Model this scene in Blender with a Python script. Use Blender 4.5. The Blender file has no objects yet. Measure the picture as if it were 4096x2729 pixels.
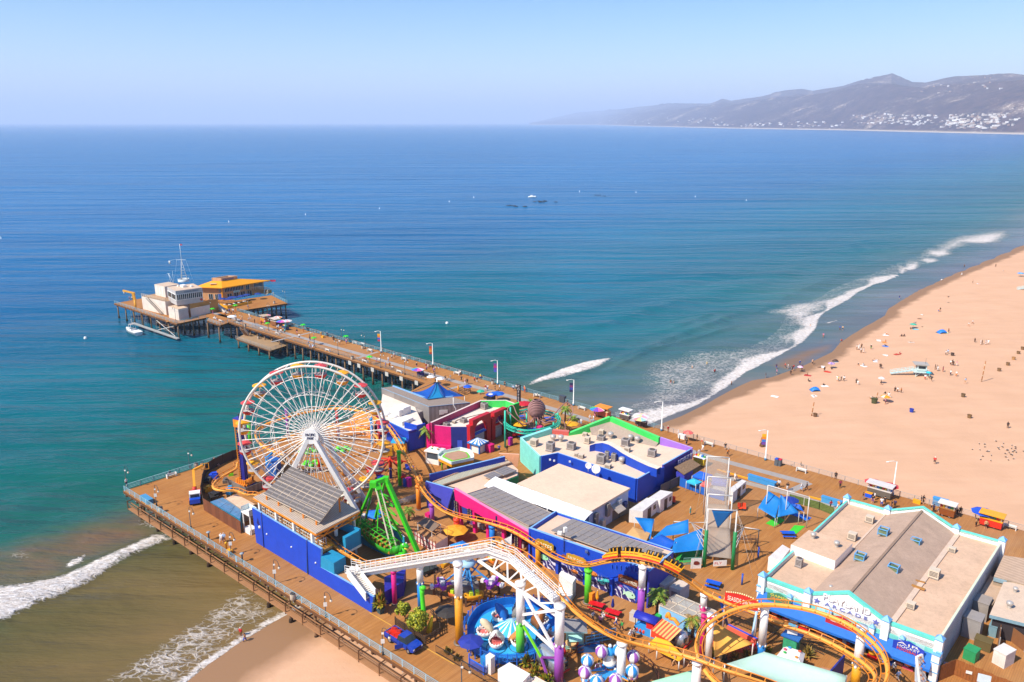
import bpy,bmesh,math,random
import numpy as np
from mathutils import Vector as V,Matrix
rnd=random.Random(7)
C=bpy.context.scene.collection
from math import sin,cos,pi,atan2,hypot
R=math.radians;LS=np.linspace;EN=enumerate
def NM(v):return v.normalized()
def Z(z):return V((0,0,z))
def AT(v):return atan2(v.y,v.x)
def dk(p):return V((p[0],p[1],6.))
IW,IH,FPX,HOR,CZ,DK=4096.,2729.,3186.,489.,75.,6.
PIT=math.atan((IH/2-HOR)/FPX)
cam=bpy.data.cameras.new('camera');camo=bpy.data.objects.new('camera',cam);C.objects.link(camo)
cam.sensor_width=36;cam.lens=36*FPX/IW;cam.clip_start=1;cam.clip_end=300000
camo.location=(0,0,CZ);camo.rotation_euler=(pi/2-PIT,0,0)
bpy.context.scene.camera=camo
REG=dict(S1=(400,950,.38265),S2=(1200,1150,.38265),S3=(900,1400,.38259),S4=(450,1700,.38259),S5=(950,1950,.38259),S6=(1500,1500,.35072),T1=(1650,1800,.35072),T2=(1500,2150,.36934),T3=(2100,1600,.35072),T4=(2050,2050,.35072),T5=(2200,2250,.30554),T6=(2600,1750,.38272),U1=(2700,2150,.42481),U2=(3300,2050,.43308),U3=(2900,1800,.50807),U4=(2600,900,.63551),U5=(3200,1150,.38063),U6=(2100,250,.8479),U7=(0,1900,.55225),W1=(1450,1550,.2551),W2=(1900,1500,.22321),W3=(3250,2350,.27613),W4=(1900,2400,.33985),V1=(450,1050,.20408),V2=(750,1050,.20408),V3=(1280,1750,.20408),V4=(900,1650,.2551),N=(0,0,1.))
def px(k,x,y):
 a,b,s=REG[k];return a+x*s,b+y*s
cp,sp=cos(PIT),sin(PIT)
def ray(k,x,y):
 x,y=px(k,x,y);u=(x-IW/2)/FPX;v=(IH/2-y)/FPX
 return V((u,cp+v*sp,-sp+v*cp))
def Q(k,x,y,z=DK):
 d=ray(k,x,y);return Z(CZ)+d*((z-CZ)/d.z)
def QD(k,x,y,dist):
 d=ray(k,x,y);return Z(CZ)+d*(dist/hypot(d.x,d.y))
def onv(k,x,y,a,b):
 d=ray(k,x,y);n=V((b.y-a.y,a.x-b.x,0));t=n.dot(a)/n.dot(d)
 return Z(CZ)+d*t
def zat(X,k,y):
 row=REG[k][1]+y*REG[k][2];v=(IH/2-row)/FPX
 return CZ+X.y*(v*cp-sp)/(cp+v*sp)
def L2(a,b,t):return a+(b-a)*t
def up(p,z):return V((p.x,p.y,z))
AX=V((cos(R(-41)),sin(R(-41)),0));BX=V((-AX.y,AX.x,0))
def lin(c):
 if isinstance(c,str):
  c=[int(c[i:i+2],16)/255 for i in(0,2,4)]
  c=[x/12.92 if x<=.04045 else((x+.055)/1.055)**2.4 for x in c]
 return(c[0],c[1],c[2],1)
MATS={}
def nd(nt,t,ins=None,**kw):
 n=nt.nodes.new(t)
 for k,v in kw.items():setattr(n,k,v)
 for k,v in(ins or{}).items():
  s=n.inputs[k]
  if isinstance(v,bpy.types.NodeSocket):nt.links.new(v,s)
  else:s.default_value=v
 return n
def newmat(name):
 m=bpy.data.materials.new(name);m.use_nodes=True
 nt=m.node_tree;b=nt.nodes['Principled BSDF'];return m,nt,b
def mth(nt,op,a,b=None,c=None,clamp=False):
 n=nt.nodes.new('ShaderNodeMath');n.operation=op;n.use_clamp=clamp
 for i,x in EN((a,b,c)):
  if x is None:continue
  if isinstance(x,bpy.types.NodeSocket):nt.links.new(x,n.inputs[i])
  else:n.inputs[i].default_value=x
 return n.outputs[0]
def mixc(nt,f,a,b,mode='MIX'):
 n=nt.nodes.new('ShaderNodeMix');n.data_type='RGBA';n.blend_type=mode
 for s,x in((n.inputs[0],f),(n.inputs[6],a),(n.inputs[7],b)):
  if isinstance(x,bpy.types.NodeSocket):nt.links.new(x,s)
  else:s.default_value=x
 return n.outputs[2]
def wpos(nt,rot=0,sc=(1,1,1)):
 g=nt.nodes.new('ShaderNodeNewGeometry')
 return nd(nt,'ShaderNodeMapping',{'Vector':g.outputs['Position'],'Rotation':(0,0,rot),'Scale':sc}).outputs[0]
def noise(nt,vec,scale,detail=3,rough=.55,dist=0):
 return nd(nt,'ShaderNodeTexNoise',{'Vector':vec,'Scale':scale,'Detail':detail,'Roughness':rough,'Distortion':dist}).outputs['Fac']
def ramp(nt,f,stops):
 n=nt.nodes.new('ShaderNodeValToRGB');e=n.color_ramp.elements
 while len(e)<len(stops):e.new(.5)
 for el,(p,c)in zip(e,stops):el.position=p;el.color=lin(c)
 nt.links.new(f,n.inputs[0]);return n.outputs[0]
def M(col,rough=.55,metal=0,var=.16,vs=.9,bump=0,bs=8,di=.25,spec=.4,emit=0,alpha=1,trans=0):
 key=(str(col),rough,metal,var,vs,bump,bs,di,spec,emit,alpha,trans)
 if key in MATS:return MATS[key]
 m,nt,b=newmat('paint_%s'%(col if isinstance(col,str)else len(MATS)))
 c=lin(col);pos=wpos(nt)
 n1=noise(nt,pos,vs,5,.65);n2=noise(nt,pos,vs*7,3)
 f=mth(nt,'ADD',mth(nt,'MULTIPLY',n1,.65),mth(nt,'MULTIPLY',n2,.35))
 f=mth(nt,'MULTIPLY_ADD',f,2.0,-.5,True)
 dk=tuple(x*(1-var*1.6)for x in c[:3])+(1,);lt=tuple(min(1,x*(1+var*.5))for x in c[:3])+(1,)
 col1=mixc(nt,f,dk,lt)
 if di:
  n3=noise(nt,wpos(nt,.4,(1,1,.25)),2.3,6,.7)
  d=mth(nt,'MULTIPLY',mth(nt,'MULTIPLY_ADD',n3,4,-2.2,True),di)
  col1=mixc(nt,d,col1,(c[0]*.45+.03,c[1]*.42+.025,c[2]*.38+.02,1))
 nt.links.new(col1,b.inputs['Base Color'])
 b.inputs['Roughness'].default_value=rough;b.inputs['Metallic'].default_value=metal
 b.inputs['Specular IOR Level'].default_value=spec;b.inputs['Alpha'].default_value=alpha
 if trans:b.inputs['Transmission Weight'].default_value=trans
 if bump:
  bp=nd(nt,'ShaderNodeBump',{'Strength':bump,'Distance':.05,'Height':noise(nt,pos,bs,4)})
  nt.links.new(bp.outputs[0],b.inputs['Normal'])
 if emit:b.inputs['Emission Color'].default_value=c;b.inputs['Emission Strength'].default_value=emit
 MATS[key]=m;return m
def STR(c1,c2,period,rot=0,axis=0,duty=.5,rough=.6,key=None,var=.1):
 k=('stripe',str(c1),str(c2),period,rot,axis,duty)
 if k in MATS:return MATS[k]
 m,nt,b=newmat('striped_paint');p=wpos(nt,rot)
 s=nd(nt,'ShaderNodeSeparateXYZ',{'Vector':p}).outputs[axis]
 f=mth(nt,'FRACT',mth(nt,'DIVIDE',s,period));f=mth(nt,'LESS_THAN',f,duty)
 n=noise(nt,p,1.1,5,.65)
 col=mixc(nt,f,lin(c2),lin(c1));col=mixc(nt,mth(nt,'MULTIPLY_ADD',n,1.4,-.5,True),mixc(nt,1,col,(1-var*2.5,)*3+(1,),'MULTIPLY'),col)
 nt.links.new(col,b.inputs['Base Color']);b.inputs['Roughness'].default_value=rough
 MATS[k]=m;return m
class B:
 def __init__(s):s.v=[];s.f=[];s.mi=[];s.m=[];s.sm=[]
 def _mi(s,m):
  if m not in s.m:s.m.append(m)
  return s.m.index(m)
 def add(s,vs,fs,m,smooth=False):
  o=len(s.v);s.v+=[V(v)for v in vs];k=s._mi(m)
  for f in fs:s.f.append([o+i for i in f]);s.mi.append(k);s.sm.append(smooth)
  return s
 def quad(s,a,b,c,d,m):return s.add([a,b,c,d],[(0,1,2,3)],m)
 def poly(s,pts,m):return s.add(pts,[tuple(range(len(pts)))],m)
 def pz(s,pts,z0,z1,m,top=None,bot=True):
  n=len(pts);a=sum(pts[i][0]*pts[(i+1)%n][1]-pts[(i+1)%n][0]*pts[i][1]for i in range(n))
  if a<0:pts=list(reversed(pts))
  f0=z0 if callable(z0)else(lambda p:z0);f1=z1 if callable(z1)else(lambda p:z1)
  vs=[V((p[0],p[1],f0(p)))for p in pts]+[V((p[0],p[1],f1(p)))for p in pts]
  s.add(vs,[(i,(i+1)%n,n+(i+1)%n,n+i)for i in range(n)]+([tuple(range(n-1,-1,-1))]if bot else[]),m)
  return s.add(vs[n:],[tuple(range(n))],top or m)
 def slab(s,pts,th,m,mtop=None):
  n=len(pts);nrm=Z(0)
  for i in range(n):
   a,b=pts[i],pts[(i+1)%n];nrm+=V(a).cross(V(b))
  if nrm.z<0:pts=list(reversed(pts))
  lo=[V(p)-Z(th)for p in pts]
  s.add([V(p)for p in pts]+lo,[((i+1)%n,i,n+i,n+(i+1)%n)for i in range(n)]+[tuple(range(2*n-1,n-1,-1))],m)
  return s.add([V(p)for p in pts],[tuple(range(n))],mtop or m)
 def box(s,c,size,m,rz=0,top=None,ax=None):
  x,y=(V((cos(rz),sin(rz),0)),V((-sin(rz),cos(rz),0)))
  if ax:x,y=ax
  c=V(c);a=x*(size[0]/2);b=y*(size[1]/2)
  return s.pz([c-a-b,c+a-b,c+a+b,c-a+b],c.z,c.z+size[2],m,top)
 def tb(s,pts,r,m,n=8,closed=False,caps=True,smooth=True):
  pts=[V(p)for p in pts];N=len(pts);rs=r if isinstance(r,(list,tuple))else[r]*N
  vs=[];prev=None
  for i,p in EN(pts):
   if closed:t=pts[(i+1)%N]-pts[i-1]
   else:t=pts[min(i+1,N-1)]-pts[max(i-1,0)]
   t.normalize()
   if prev is None:
    h=Z(1)if abs(t.z)<.9 else V((1,0,0))
    u=h.cross(t).normalized()
   else:
    u=prev-t*prev.dot(t)
    u=u.normalized()if u.length>1e-6 else V((1,0,0)).cross(t).normalized()
   prev=u;w=t.cross(u)
   for j in range(n):
    a=2*pi*j/n;vs.append(p+(u*cos(a)+w*sin(a))*rs[i])
  fs=[]
  for i in range(N if closed else N-1):
   for j in range(n):
    k=(j+1)%n;i2=(i+1)%N
    fs.append((i*n+j,i*n+k,i2*n+k,i2*n+j))
  if caps and not closed:fs+=[tuple(range(n-1,-1,-1)),tuple((N-1)*n+j for j in range(n))]
  return s.add(vs,fs,m,smooth)
 def cyl(s,c,r,h,m,n=14,r2=None,top=None):
  c=V(c);s.tb([c,c+Z(h)],[r,r if r2 is None else r2],m,n)
  return s
 def bar(s,a,b,w,m,h=None):
  a=V(a);b=V(b);t=NM(b-a);h=h or w
  u=t.cross(Z(1))
  u=V((1,0,0))if u.length<1e-4 else u.normalized()
  q=u.cross(t).normalized();u=u*(w/2);q=q*(h/2)
  vs=[a-u-q,a+u-q,a+u+q,a-u+q,b-u-q,b+u-q,b+u+q,b-u+q]
  return s.add(vs,[(0,1,5,4),(1,2,6,5),(2,3,7,6),(3,0,4,7),(3,2,1,0),(4,5,6,7)],m)
 def lt(s,c,prof,m,n=16,ms=None,smooth=True,sector=None):
  c=V(c)
  for i in range(len(prof)-1):
   (r0,z0),(r1,z1)=prof[i],prof[i+1];mm=ms[i]if ms else m
   for j in range(n):
    a,b=2*pi*j/n,2*pi*(j+1)/n
    mj=mm[j%len(mm)]if isinstance(mm,(list,tuple))else mm
    p=[c+V((r0*cos(a),r0*sin(a),z0)),c+V((r0*cos(b),r0*sin(b),z0)),c+V((r1*cos(b),r1*sin(b),z1)),c+V((r1*cos(a),r1*sin(a),z1))]
    if r0<1e-6:p=[p[0],p[2],p[3]]
    elif r1<1e-6:p=p[:3]
    s.add(p,[tuple(range(len(p)))],mj,smooth)
  return s
 def ball(s,c,r,m,n=12,k=7,sc=(1,1,1)):
  c=V(c);vs=[];fs=[]
  for i in range(k+1):
   t=pi*i/k
   for j in range(n):
    a=2*pi*j/n;vs.append(c+V((r*sc[0]*sin(t)*cos(a),r*sc[1]*sin(t)*sin(a),r*sc[2]*cos(t))))
  for i in range(k):
   for j in range(n):fs.append((i*n+j,(i+1)*n+j,(i+1)*n+(j+1)%n,i*n+(j+1)%n))
  return s.add(vs,fs,m,True)
 def sheet(s,rows,m,smooth=True,th=0):
  k=len(rows[0]);vs=[p for r in rows for p in r]
  fs=[(i*k+j,i*k+j+1,(i+1)*k+j+1,(i+1)*k+j)for i in range(len(rows)-1)for j in range(k-1)]
  return s.add(vs,fs,m,smooth)
 def merge(s,o):
  for i,m in EN(o.m):
   pass
  off=len(s.v);s.v+=o.v
  for f,k,sm in zip(o.f,o.mi,o.sm):s.f.append([off+i for i in f]);s.mi.append(s._mi(o.m[k]));s.sm.append(sm)
  return s
 def __call__(s,name,parent=None,label=None,cat=None,group=None,kind=None,loc=None,solid=0,weld=True):
  me=bpy.data.meshes.new(name)
  if loc is None:
   if parent is not None:loc=Z(0)
   else:
    xs=[v.x for v in s.v];ys=[v.y for v in s.v]
    loc=V(((min(xs)+max(xs))/2,(min(ys)+max(ys))/2,min(v.z for v in s.v)))
  base=V(loc)
  p=parent;off=Z(0)
  while p is not None:off=off+p.location;p=p.parent
  tot=base if parent is None else off
  me.from_pydata([v-tot for v in s.v],[],s.f)
  for m in s.m:me.materials.append(m)
  me.polygons.foreach_set('material_index',s.mi);me.polygons.foreach_set('use_smooth',s.sm)
  bm=bmesh.new();bm.from_mesh(me)
  if weld:bmesh.ops.remove_doubles(bm,verts=bm.verts,dist=.0005)
  if len(bm.faces)<60000:bmesh.ops.recalc_face_normals(bm,faces=bm.faces)
  bm.to_mesh(me);bm.free();me.update()
  o=bpy.data.objects.new(name,me);C.objects.link(o)
  if parent is None:o.location=base
  else:o.parent=parent
  if solid:
   md=o.modifiers.new('thickness','SOLIDIFY');md.thickness=solid;md.offset=0
  tag(o,label,cat,group,kind);s.__init__();return o
def tag(o,label=None,cat=None,group=None,kind=None):
 for k,v in(('label',label),('category',cat),('group',group),('kind',kind)):
  if v:o[k]=v
 return o
def tg(name,loc,label,cat,group=None):
 o=bpy.data.objects.new(name,None);C.objects.link(o);o.location=V(loc);o.empty_display_size=.5
 return tag(o,label,cat,group)
KIDS={}
def kids(o):return[c for c in C.objects if c.parent==o]
def dup(o,loc=None,rz=None,label=None,parent=None,ch=None):
 c=o.copy();C.objects.link(c)
 if parent:c.parent=parent
 if loc is not None:c.location=V(loc)
 if rz is not None:c.rotation_euler=(0,0,rz)
 if label:c['label']=label
 for k in(ch if ch is not None else kids(o)):dup(k,parent=c)
 return c
def text(body,origin,xdir,updir,size,m,name='lettering',parent=None,depth=.04,align='CENTER',width=None,bold=0,spacing=1.0):
 cu=bpy.data.curves.new('lettering','FONT');cu.body=body;cu.size=size;cu.extrude=depth/2;cu.align_x=align;cu.align_y='CENTER';cu.offset=bold;cu.space_character=spacing
 ob=bpy.data.objects.new('lettering',cu);C.objects.link(ob);bpy.context.view_layer.update()
 me=bpy.data.meshes.new_from_object(ob.evaluated_get(bpy.context.evaluated_depsgraph_get()));bpy.data.objects.remove(ob)
 x=V(xdir).normalized();u=V(updir);u=(u-x*u.dot(x)).normalized();n=x.cross(u)
 sx=1
 if width:
  xs=[v.co.x for v in me.vertices];sx=width/max(.01,max(xs)-min(xs))
 off=Z(0);p=parent
 while p is not None:off+=p.location;p=p.parent
 for v in me.vertices:v.co=V(origin)-off+x*(v.co.x*sx)+u*v.co.y+n*v.co.z
 me.materials.clear();me.materials.append(m)
 o=bpy.data.objects.new(name,me);C.objects.link(o);o.parent=parent;return o
def smp(pts,k=6,closed=False):
 out=[];n=len(pts);pts=[V(p)for p in pts]
 for i in range(n if closed else n-1):
  g=lambda j:pts[j%n]if closed else pts[max(0,min(n-1,j))]
  a,b,c,d=g(i-1),g(i),g(i+1),g(i+2)
  for q in range(k):
   t=q/k
   out.append(.5*((2*b)+(c-a)*t+(2*a-5*b+4*c-d)*t*t+(3*b-a-3*c+d)*t**3))
 if not closed:out.append(pts[-1])
 return out
def rsm(pts,step):
 out=[pts[0]];acc=0
 for a,b in zip(pts,pts[1:]):
  l=(b-a).length
  while l>0 and acc+l>=step:
   a=a+(b-a)*((step-acc)/l);l=(b-a).length;acc=0;out.append(a.copy())
  acc+=l
 return out
b=B()
sc=bpy.context.scene
w=bpy.data.worlds.new('World');sc.world=w;w.use_nodes=True
nt=w.node_tree;bg=nt.nodes['Background']
SUN_EL,SUN_AZ=47.,math.degrees(atan2(-.54,-.84))
sky=nt.nodes.new('ShaderNodeTexSky');sky.sky_type='NISHITA';sky.sun_disc=False
sky.sun_elevation=R(SUN_EL);sky.sun_rotation=R(90-SUN_AZ);sky.altitude=70;sky.air_density=1.0;sky.dust_density=.6;sky.ozone_density=2.5
hs_=nd(nt,'ShaderNodeHueSaturation',{'Saturation':1.3,'Value':.92,'Color':sky.outputs[0]});ez=nd(nt,'ShaderNodeSeparateXYZ',{'Vector':nd(nt,'ShaderNodeTexCoord').outputs['Generated']}).outputs[2];air_=ramp(nt,mth(nt,'MULTIPLY',ez,2.2,None,True),[(0,(1.06,1.0,.85)),(.12,(.88,.89,.86)),(.32,(.60,.76,.92)),(.6,(.48,.68,.92)),(1,(.75,.85,1.))]);nt.links.new(mixc(nt,1,hs_.outputs[0],air_,'MULTIPLY'),bg.inputs[0]);bg.inputs[1].default_value=.15
sl=bpy.data.lights.new('sun','SUN');sl.energy=4.9;sl.angle=R(.5);sl.color=(1,.93,.82)
so=bpy.data.objects.new('sun',sl);C.objects.link(so);so.location=(-60,-40,120)
sd=V((cos(R(SUN_AZ))*cos(R(SUN_EL)),sin(R(SUN_AZ))*cos(R(SUN_EL)),sin(R(SUN_EL))))
so.rotation_euler=sd.to_track_quat('Z','Y').to_euler()
sc.view_settings.view_transform='Standard';sc.view_settings.look='None';sc.view_settings.exposure=.44;sc.view_settings.gamma=1
sc.cycles.use_denoising=True;sc.cycles.volume_bounces=1;sc.cycles.max_bounces=6
sc.cycles.transparent_max_bounces=16;sc.cycles.caustics_reflective=False;sc.cycles.caustics_refractive=False
shore_px=[('N',749,2729)]+[('U7',x,y)for x,y in((1500,1385),(1740,1215),(1990,1065),(2085,1012))]+[('U4',x,y)for x,y in((20,1270),(200,1205),(330,1140),(560,1015),(640,980),(760,962),(850,930),(960,890),(1150,800),(1200,740),(1260,700),(1340,650),(1480,572),(1500,530),(1580,480),(1700,410),(1800,368),(1900,320),(2050,262),(2200,200),(2354,135))]
SH=[Q(k,x,y,0)for k,x,y in shore_px]
d0=NM(SH[0]-SH[1]);d1=V((cos(R(50)),sin(R(50)),0))
SH=[SH[0]+d0*400]+SH+[SH[-1]+d1*500,SH[-1]+d1*9000]
SHN=np.array([[p.x,p.y]for p in SH])
def pdi(P,L):
 best=np.full(len(P),1e9);sg=np.zeros(len(P))
 for a,b in zip(L[:-1],L[1:]):
  e=b-a;l2=(e*e).sum();t=np.clip(((P-a)@e)/l2,0,1)
  q=a+t[:,None]*e;dd=np.hypot(P[:,0]-q[:,0],P[:,1]-q[:,1])
  cr=e[0]*(P[:,1]-a[1])-e[1]*(P[:,0]-a[0])
  k=dd<best-1e-6;best[k]=dd[k];sg[k]=np.sign(cr[k])
 return best*sg
def inp(P,L):
 r=np.zeros(len(P),bool);n=len(L);x,y=P[:,0],P[:,1]
 for i in range(n):
  (x1,y1),(x2,y2)=L[i],L[(i+1)%n]
  if y1==y2:continue
  c=((y1>y)!=(y2>y))&(x<(x2-x1)*(y-y1)/(y2-y1)+x1);r^=c
 return r
def sdpoly(P,L):
 L=np.array(L);ins=inp(P,L);d=np.full(len(P),1e9)
 for a,b in zip(L,np.roll(L,-1,0)):
  e=b-a;t=np.clip(((P-a)@e)/max(1e-9,(e*e).sum()),0,1);q=a+t[:,None]*e
  d=np.minimum(d,np.hypot(P[:,0]-q[:,0],P[:,1]-q[:,1]))
 return np.where(ins,d,-d)
def wp(k,pts):return np.array([list(Q(k,x,y,0))[:2]for x,y in pts])
def sand_z(s):return np.where(s>0,np.minimum(2.6,.075*s),np.maximum(-4,.05*s))
def QS(k,x,y):
 z=0.
 for _ in range(4):
  p=Q(k,x,y,z);s=-pdi(np.array([[p.x,p.y]]),SHN)[0];z=float(sand_z(np.array([s]))[0])
 return Q(k,x,y,max(z,0))
def axis_lines(lo,hi,step,far,grow):
 a=list(np.arange(lo,hi+step/2,step));s=step;x=hi
 while x<far:s*=grow;x+=s;a.append(x)
 s=step;x=lo;b=[]
 while x>-far:s*=grow;x-=s;b.append(x)
 return np.array(b[::-1]+a)
def gridmesh(name,xs,ys,zf,keep=None):
 X,Y=np.meshgrid(xs,ys);P=np.stack([X.ravel(),Y.ravel()],1);nx,ny=len(xs),len(ys)
 Z=zf(P);i=np.arange(nx*ny).reshape(ny,nx)
 F=np.stack([i[:-1,:-1],i[:-1,1:],i[1:,1:],i[1:,:-1]],-1).reshape(-1,4)
 if keep is not None:
  kp=keep(P);F=F[kp[F].any(1)]
 me=bpy.data.meshes.new(name);me.vertices.add(len(P));me.vertices.foreach_set('co',np.column_stack([P,Z]).astype(np.float32).ravel())
 me.loops.add(F.size);me.loops.foreach_set('vertex_index',F.ravel().astype(np.int32))
 me.polygons.add(len(F));me.polygons.foreach_set('loop_start',np.arange(0,F.size,4,dtype=np.int32));me.polygons.foreach_set('loop_total',np.full(len(F),4,np.int32))
 me.update();me.validate();me.polygons.foreach_set('use_smooth',np.ones(len(me.polygons),bool))
 o=bpy.data.objects.new(name,me);C.objects.link(o);return o,P
def fattr(me,name,val):
 a=me.attributes.new(name,'FLOAT','POINT');a.data.foreach_set('value',np.asarray(val,np.float32))
ff=[(0,1252),(300,1132),(480,1022),(600,930),(800,830),(960,740),(1045,650),(1060,590),(1100,550),(1250,470),(1300,430),(1400,380),(1480,355),(1600,300),(1750,240),(1920,165),(2100,110),(2340,30)]
fb=[(2250,28),(2060,40),(1900,70),(1780,110),(1700,160),(1690,215),(1600,185),(1560,175),(1590,230),(1630,270),(1480,318),(1340,312),(1420,348),(1330,390),(1200,405),(1100,408),(1150,440),(1000,475),(880,485),(700,545),(790,590),(690,608),(830,655),(750,700),(600,740),(200,782),(100,830),(-100,860),(-150,1200)]
FRONT=wp('U4',ff)
FOAMS=[(wp('U4',ff+fb),.56,13.,0),(wp('U4',[(700,545),(880,490),(1000,478),(1160,445),(1290,428),(1250,470),(1100,550),(1060,590),(1040,640),(960,735),(830,790),(760,700),(900,640),(800,560)]),.72,9,0),(wp('U4',[(2340,30),(2060,42),(1900,75),(1780,120),(1700,170),(1640,250),(1600,298),(1750,236),(1920,162),(2100,108)]),.73,10,0),(wp('N',[(2110,1545),(2180,1528),(2260,1508),(2330,1490),(2400,1466),(2446,1436),(2440,1432),(2380,1444),(2310,1460),(2240,1484),(2170,1512),(2125,1532)]),.93,1.5,0),(wp('U4',[(1095,622),(1130,610),(1185,595),(1180,603),(1130,620)]),.85,1,0),(wp('U4',[(1930,240),(1958,234),(1950,239)]),.9,1,0),(wp('U7',[(-200,830),(0,800),(230,765),(450,720),(620,650),(780,570),(1000,470),(1120,415),(1260,425),(1250,458),(1100,522),(950,592),(800,682),(640,792),(430,892),(250,962),(0,1082),(-200,1160)]),.88,2.2,0),(wp('U7',[(440,660),(530,600),(622,563),(600,630),(520,662)]),.9,1.2,0),(wp('U7',[(950,350),(1000,305),(1130,320),(1200,380),(1150,400),(1030,390)]),.55,3,0),(wp('U7',[(-100,560),(200,480),(560,420),(760,350),(1000,300),(1100,360),(800,480),(500,600),(250,720),(0,780),(-100,800)]),.36,5,0),(wp('U7',[(560,1560),(760,1430),(1100,1230),(1440,1000),(1640,850),(1760,760),(1900,830),(2085,1005),(1990,1062),(1740,1212),(1500,1382),(1300,1560)]),.56,4,0),(wp('U7',[(-200,1250),(600,1180),(1000,1240),(1150,1180),(900,1400),(600,1560),(-200,1700)]),.30,6,0)]
def sst(x,a,b):
 t=np.clip((x-a)/(b-a),0,1);return t*t*(3-2*t)
xs=axis_lines(-150,190,.9,120000,1.16);ys=axis_lines(70,380,.9,120000,1.16)
xs=xs[xs>-120001];ys=ys[ys>-400]
SEA={};RIDGES=[(wp('N',a),h_,w_)for a,h_,w_ in(([(2446,1436),(2560,1400),(2700,1350),(2860,1290),(2980,1245)],.8,3.5),([(2400,1500),(2600,1400),(2700,1372),(2860,1330),(2990,1290)],.6,2.5),([(2620,1340),(2760,1290),(2900,1240)],.6,4),([(3380,990),(3520,965),(3660,945)],1.0,6),([(2300,1330),(2500,1270),(2750,1190)],.4,5))]
def seaz(P):
 d=pdi(P,SHN);foam=np.zeros(len(P));near=np.hypot(P[:,0],P[:,1])<900
 for L,s,soft,_ in FOAMS:
  sd_=np.full(len(P),-1e9);lo=L.min(0)-20;hi=L.max(0)+20
  k=near&(P>lo).all(1)&(P<hi).all(1);sd_[k]=sdpoly(P[k],L)
  foam=np.maximum(foam,s*sst(sd_,-soft,soft))
 k=near;fd=np.full(len(P),-99.);fd[k]=pdi(P[k],FRONT)
 FW=1.3+1.2*np.sin(P[:,0]*.11+P[:,1]*.05)+.8*np.sin(P[:,1]*.23);hem=near&(d>-.5)&(d<3)&(P[:,0]<-25)&(P[:,1]<130);foam=np.where(hem,np.maximum(foam,.85*sst(d,-.5,.2)*(1-sst(d,.7,2.2))),foam)
 inr=near&(P[:,1]>180)&(P[:,0]<345)&(P[:,0]>20)
 foam=np.where(inr&(fd>-.6)&(fd<12),np.maximum(foam,sst(fd,-.6,.4)*(.93-.45*sst(fd,.5+FW,2.5+FW*2.2))),foam)
 z=np.zeros(len(P))
 cr=np.sin(P[:,0]*.021+P[:,1]*.013)*6+np.sin(P[:,0]*.05-P[:,1]*.03)*3
 amp=np.where(near,.32*np.exp(-((d-60)/45)**2)*np.clip(d/20,0,1),0)
 z+=amp*np.sin((d+cr)*2*pi/23)
 z+=np.where(near,.09*np.sin(P[:,1]*.55+P[:,0]*.12+3*np.sin(P[:,0]*.06)+2*np.sin(P[:,1]*.07))*np.clip(d/25,0,1),0)
 L=FOAMS[6][0];k=near&(P[:,0]<-30);sd_=np.full(len(P),-99.);sd_[k]=sdpoly(P[k],L);z+=.75*sst(sd_,-1.5,4)
 L=FOAMS[3][0];k=near&(P[:,0]<60)&(P[:,1]>180);sd_=np.full(len(P),-99.);sd_[k]=sdpoly(P[k],L);z+=.6*sst(sd_,-2.5,1.5)
 for L,hgt,wd in RIDGES:
  k=near&(P[:,0]>-30);rd=np.full(len(P),99.);rd[k]=pdi(P[k],L);e=np.minimum(np.hypot(*(P-L[0]).T),np.hypot(*(P-L[-1]).T));z+=hgt*np.exp(-(np.where(rd>0,rd/wd,rd/(wd*.45)))**2)*np.clip(e/15,0,1)
 z+=.12*foam*np.where(near,np.random.RandomState(3).rand(len(P)),0)
 z=np.where(d<6,z*np.clip(d/6,0,1),z)
 br=np.zeros(len(P));L=wp('U7',[(-200,560),(60,545),(200,490),(420,470),(600,400),(900,330),(1020,285),(1200,380),(900,520),(500,640),(250,780),(-200,820)])
 k=near&(P[:,0]<-20)&(P[:,1]<200);sd_=np.full(len(P),-99.);sd_[k]=sdpoly(P[k],L);br=sst(sd_,-5,6)
 bar=np.zeros(len(P));L=wp('U4',[(800,890),(850,850),(1000,790),(1130,758),(1125,780),(1020,820),(940,875),(860,905)])
 k=near&(P[:,0]>60);sd_=np.full(len(P),-99.);sd_[k]=sdpoly(P[k],L);bar=sst(sd_,-2.5,2.5)
 SEA.update(d=d,foam=foam,brown=br,bar=bar);return z
sea,SP=gridmesh('water',xs,ys,seaz,lambda P:pdi(P,SHN)>-6)
for k,v in SEA.items():fattr(sea.data,k,v)
tag(sea,kind='structure')
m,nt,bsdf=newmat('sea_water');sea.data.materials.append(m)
at=lambda n:nd(nt,'ShaderNodeAttribute',attribute_name=n).outputs['Fac']
d=at('d');pos=wpos(nt);big=noise(nt,wpos(nt,.3,(.35,1,1)),.035,4,.6);mid=noise(nt,wpos(nt,.25,(.3,1,1)),.22,4,.6)
dd=mth(nt,'ADD',d,mth(nt,'MULTIPLY_ADD',big,60,-30));dd=mth(nt,'ADD',dd,mth(nt,'MULTIPLY_ADD',mid,14,-7))
dn=mth(nt,'POWER',mth(nt,'DIVIDE',mth(nt,'MAXIMUM',dd,0),600,None,True),.5)
x=nd(nt,'ShaderNodeSeparateXYZ',{'Vector':pos}).outputs[0]
right=mth(nt,'MULTIPLY_ADD',x,1/50,.4,True)
SEA_L=[(0,(.24,.145,.055)),(.14,(.20,.135,.052)),(.25,(.12,.10,.038)),(.31,(.012,.105,.075)),(.40,(.002,.105,.10)),(.52,(.001,.115,.16)),(.68,(.001,.105,.24)),(1,(.001,.122,.30))]
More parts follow.
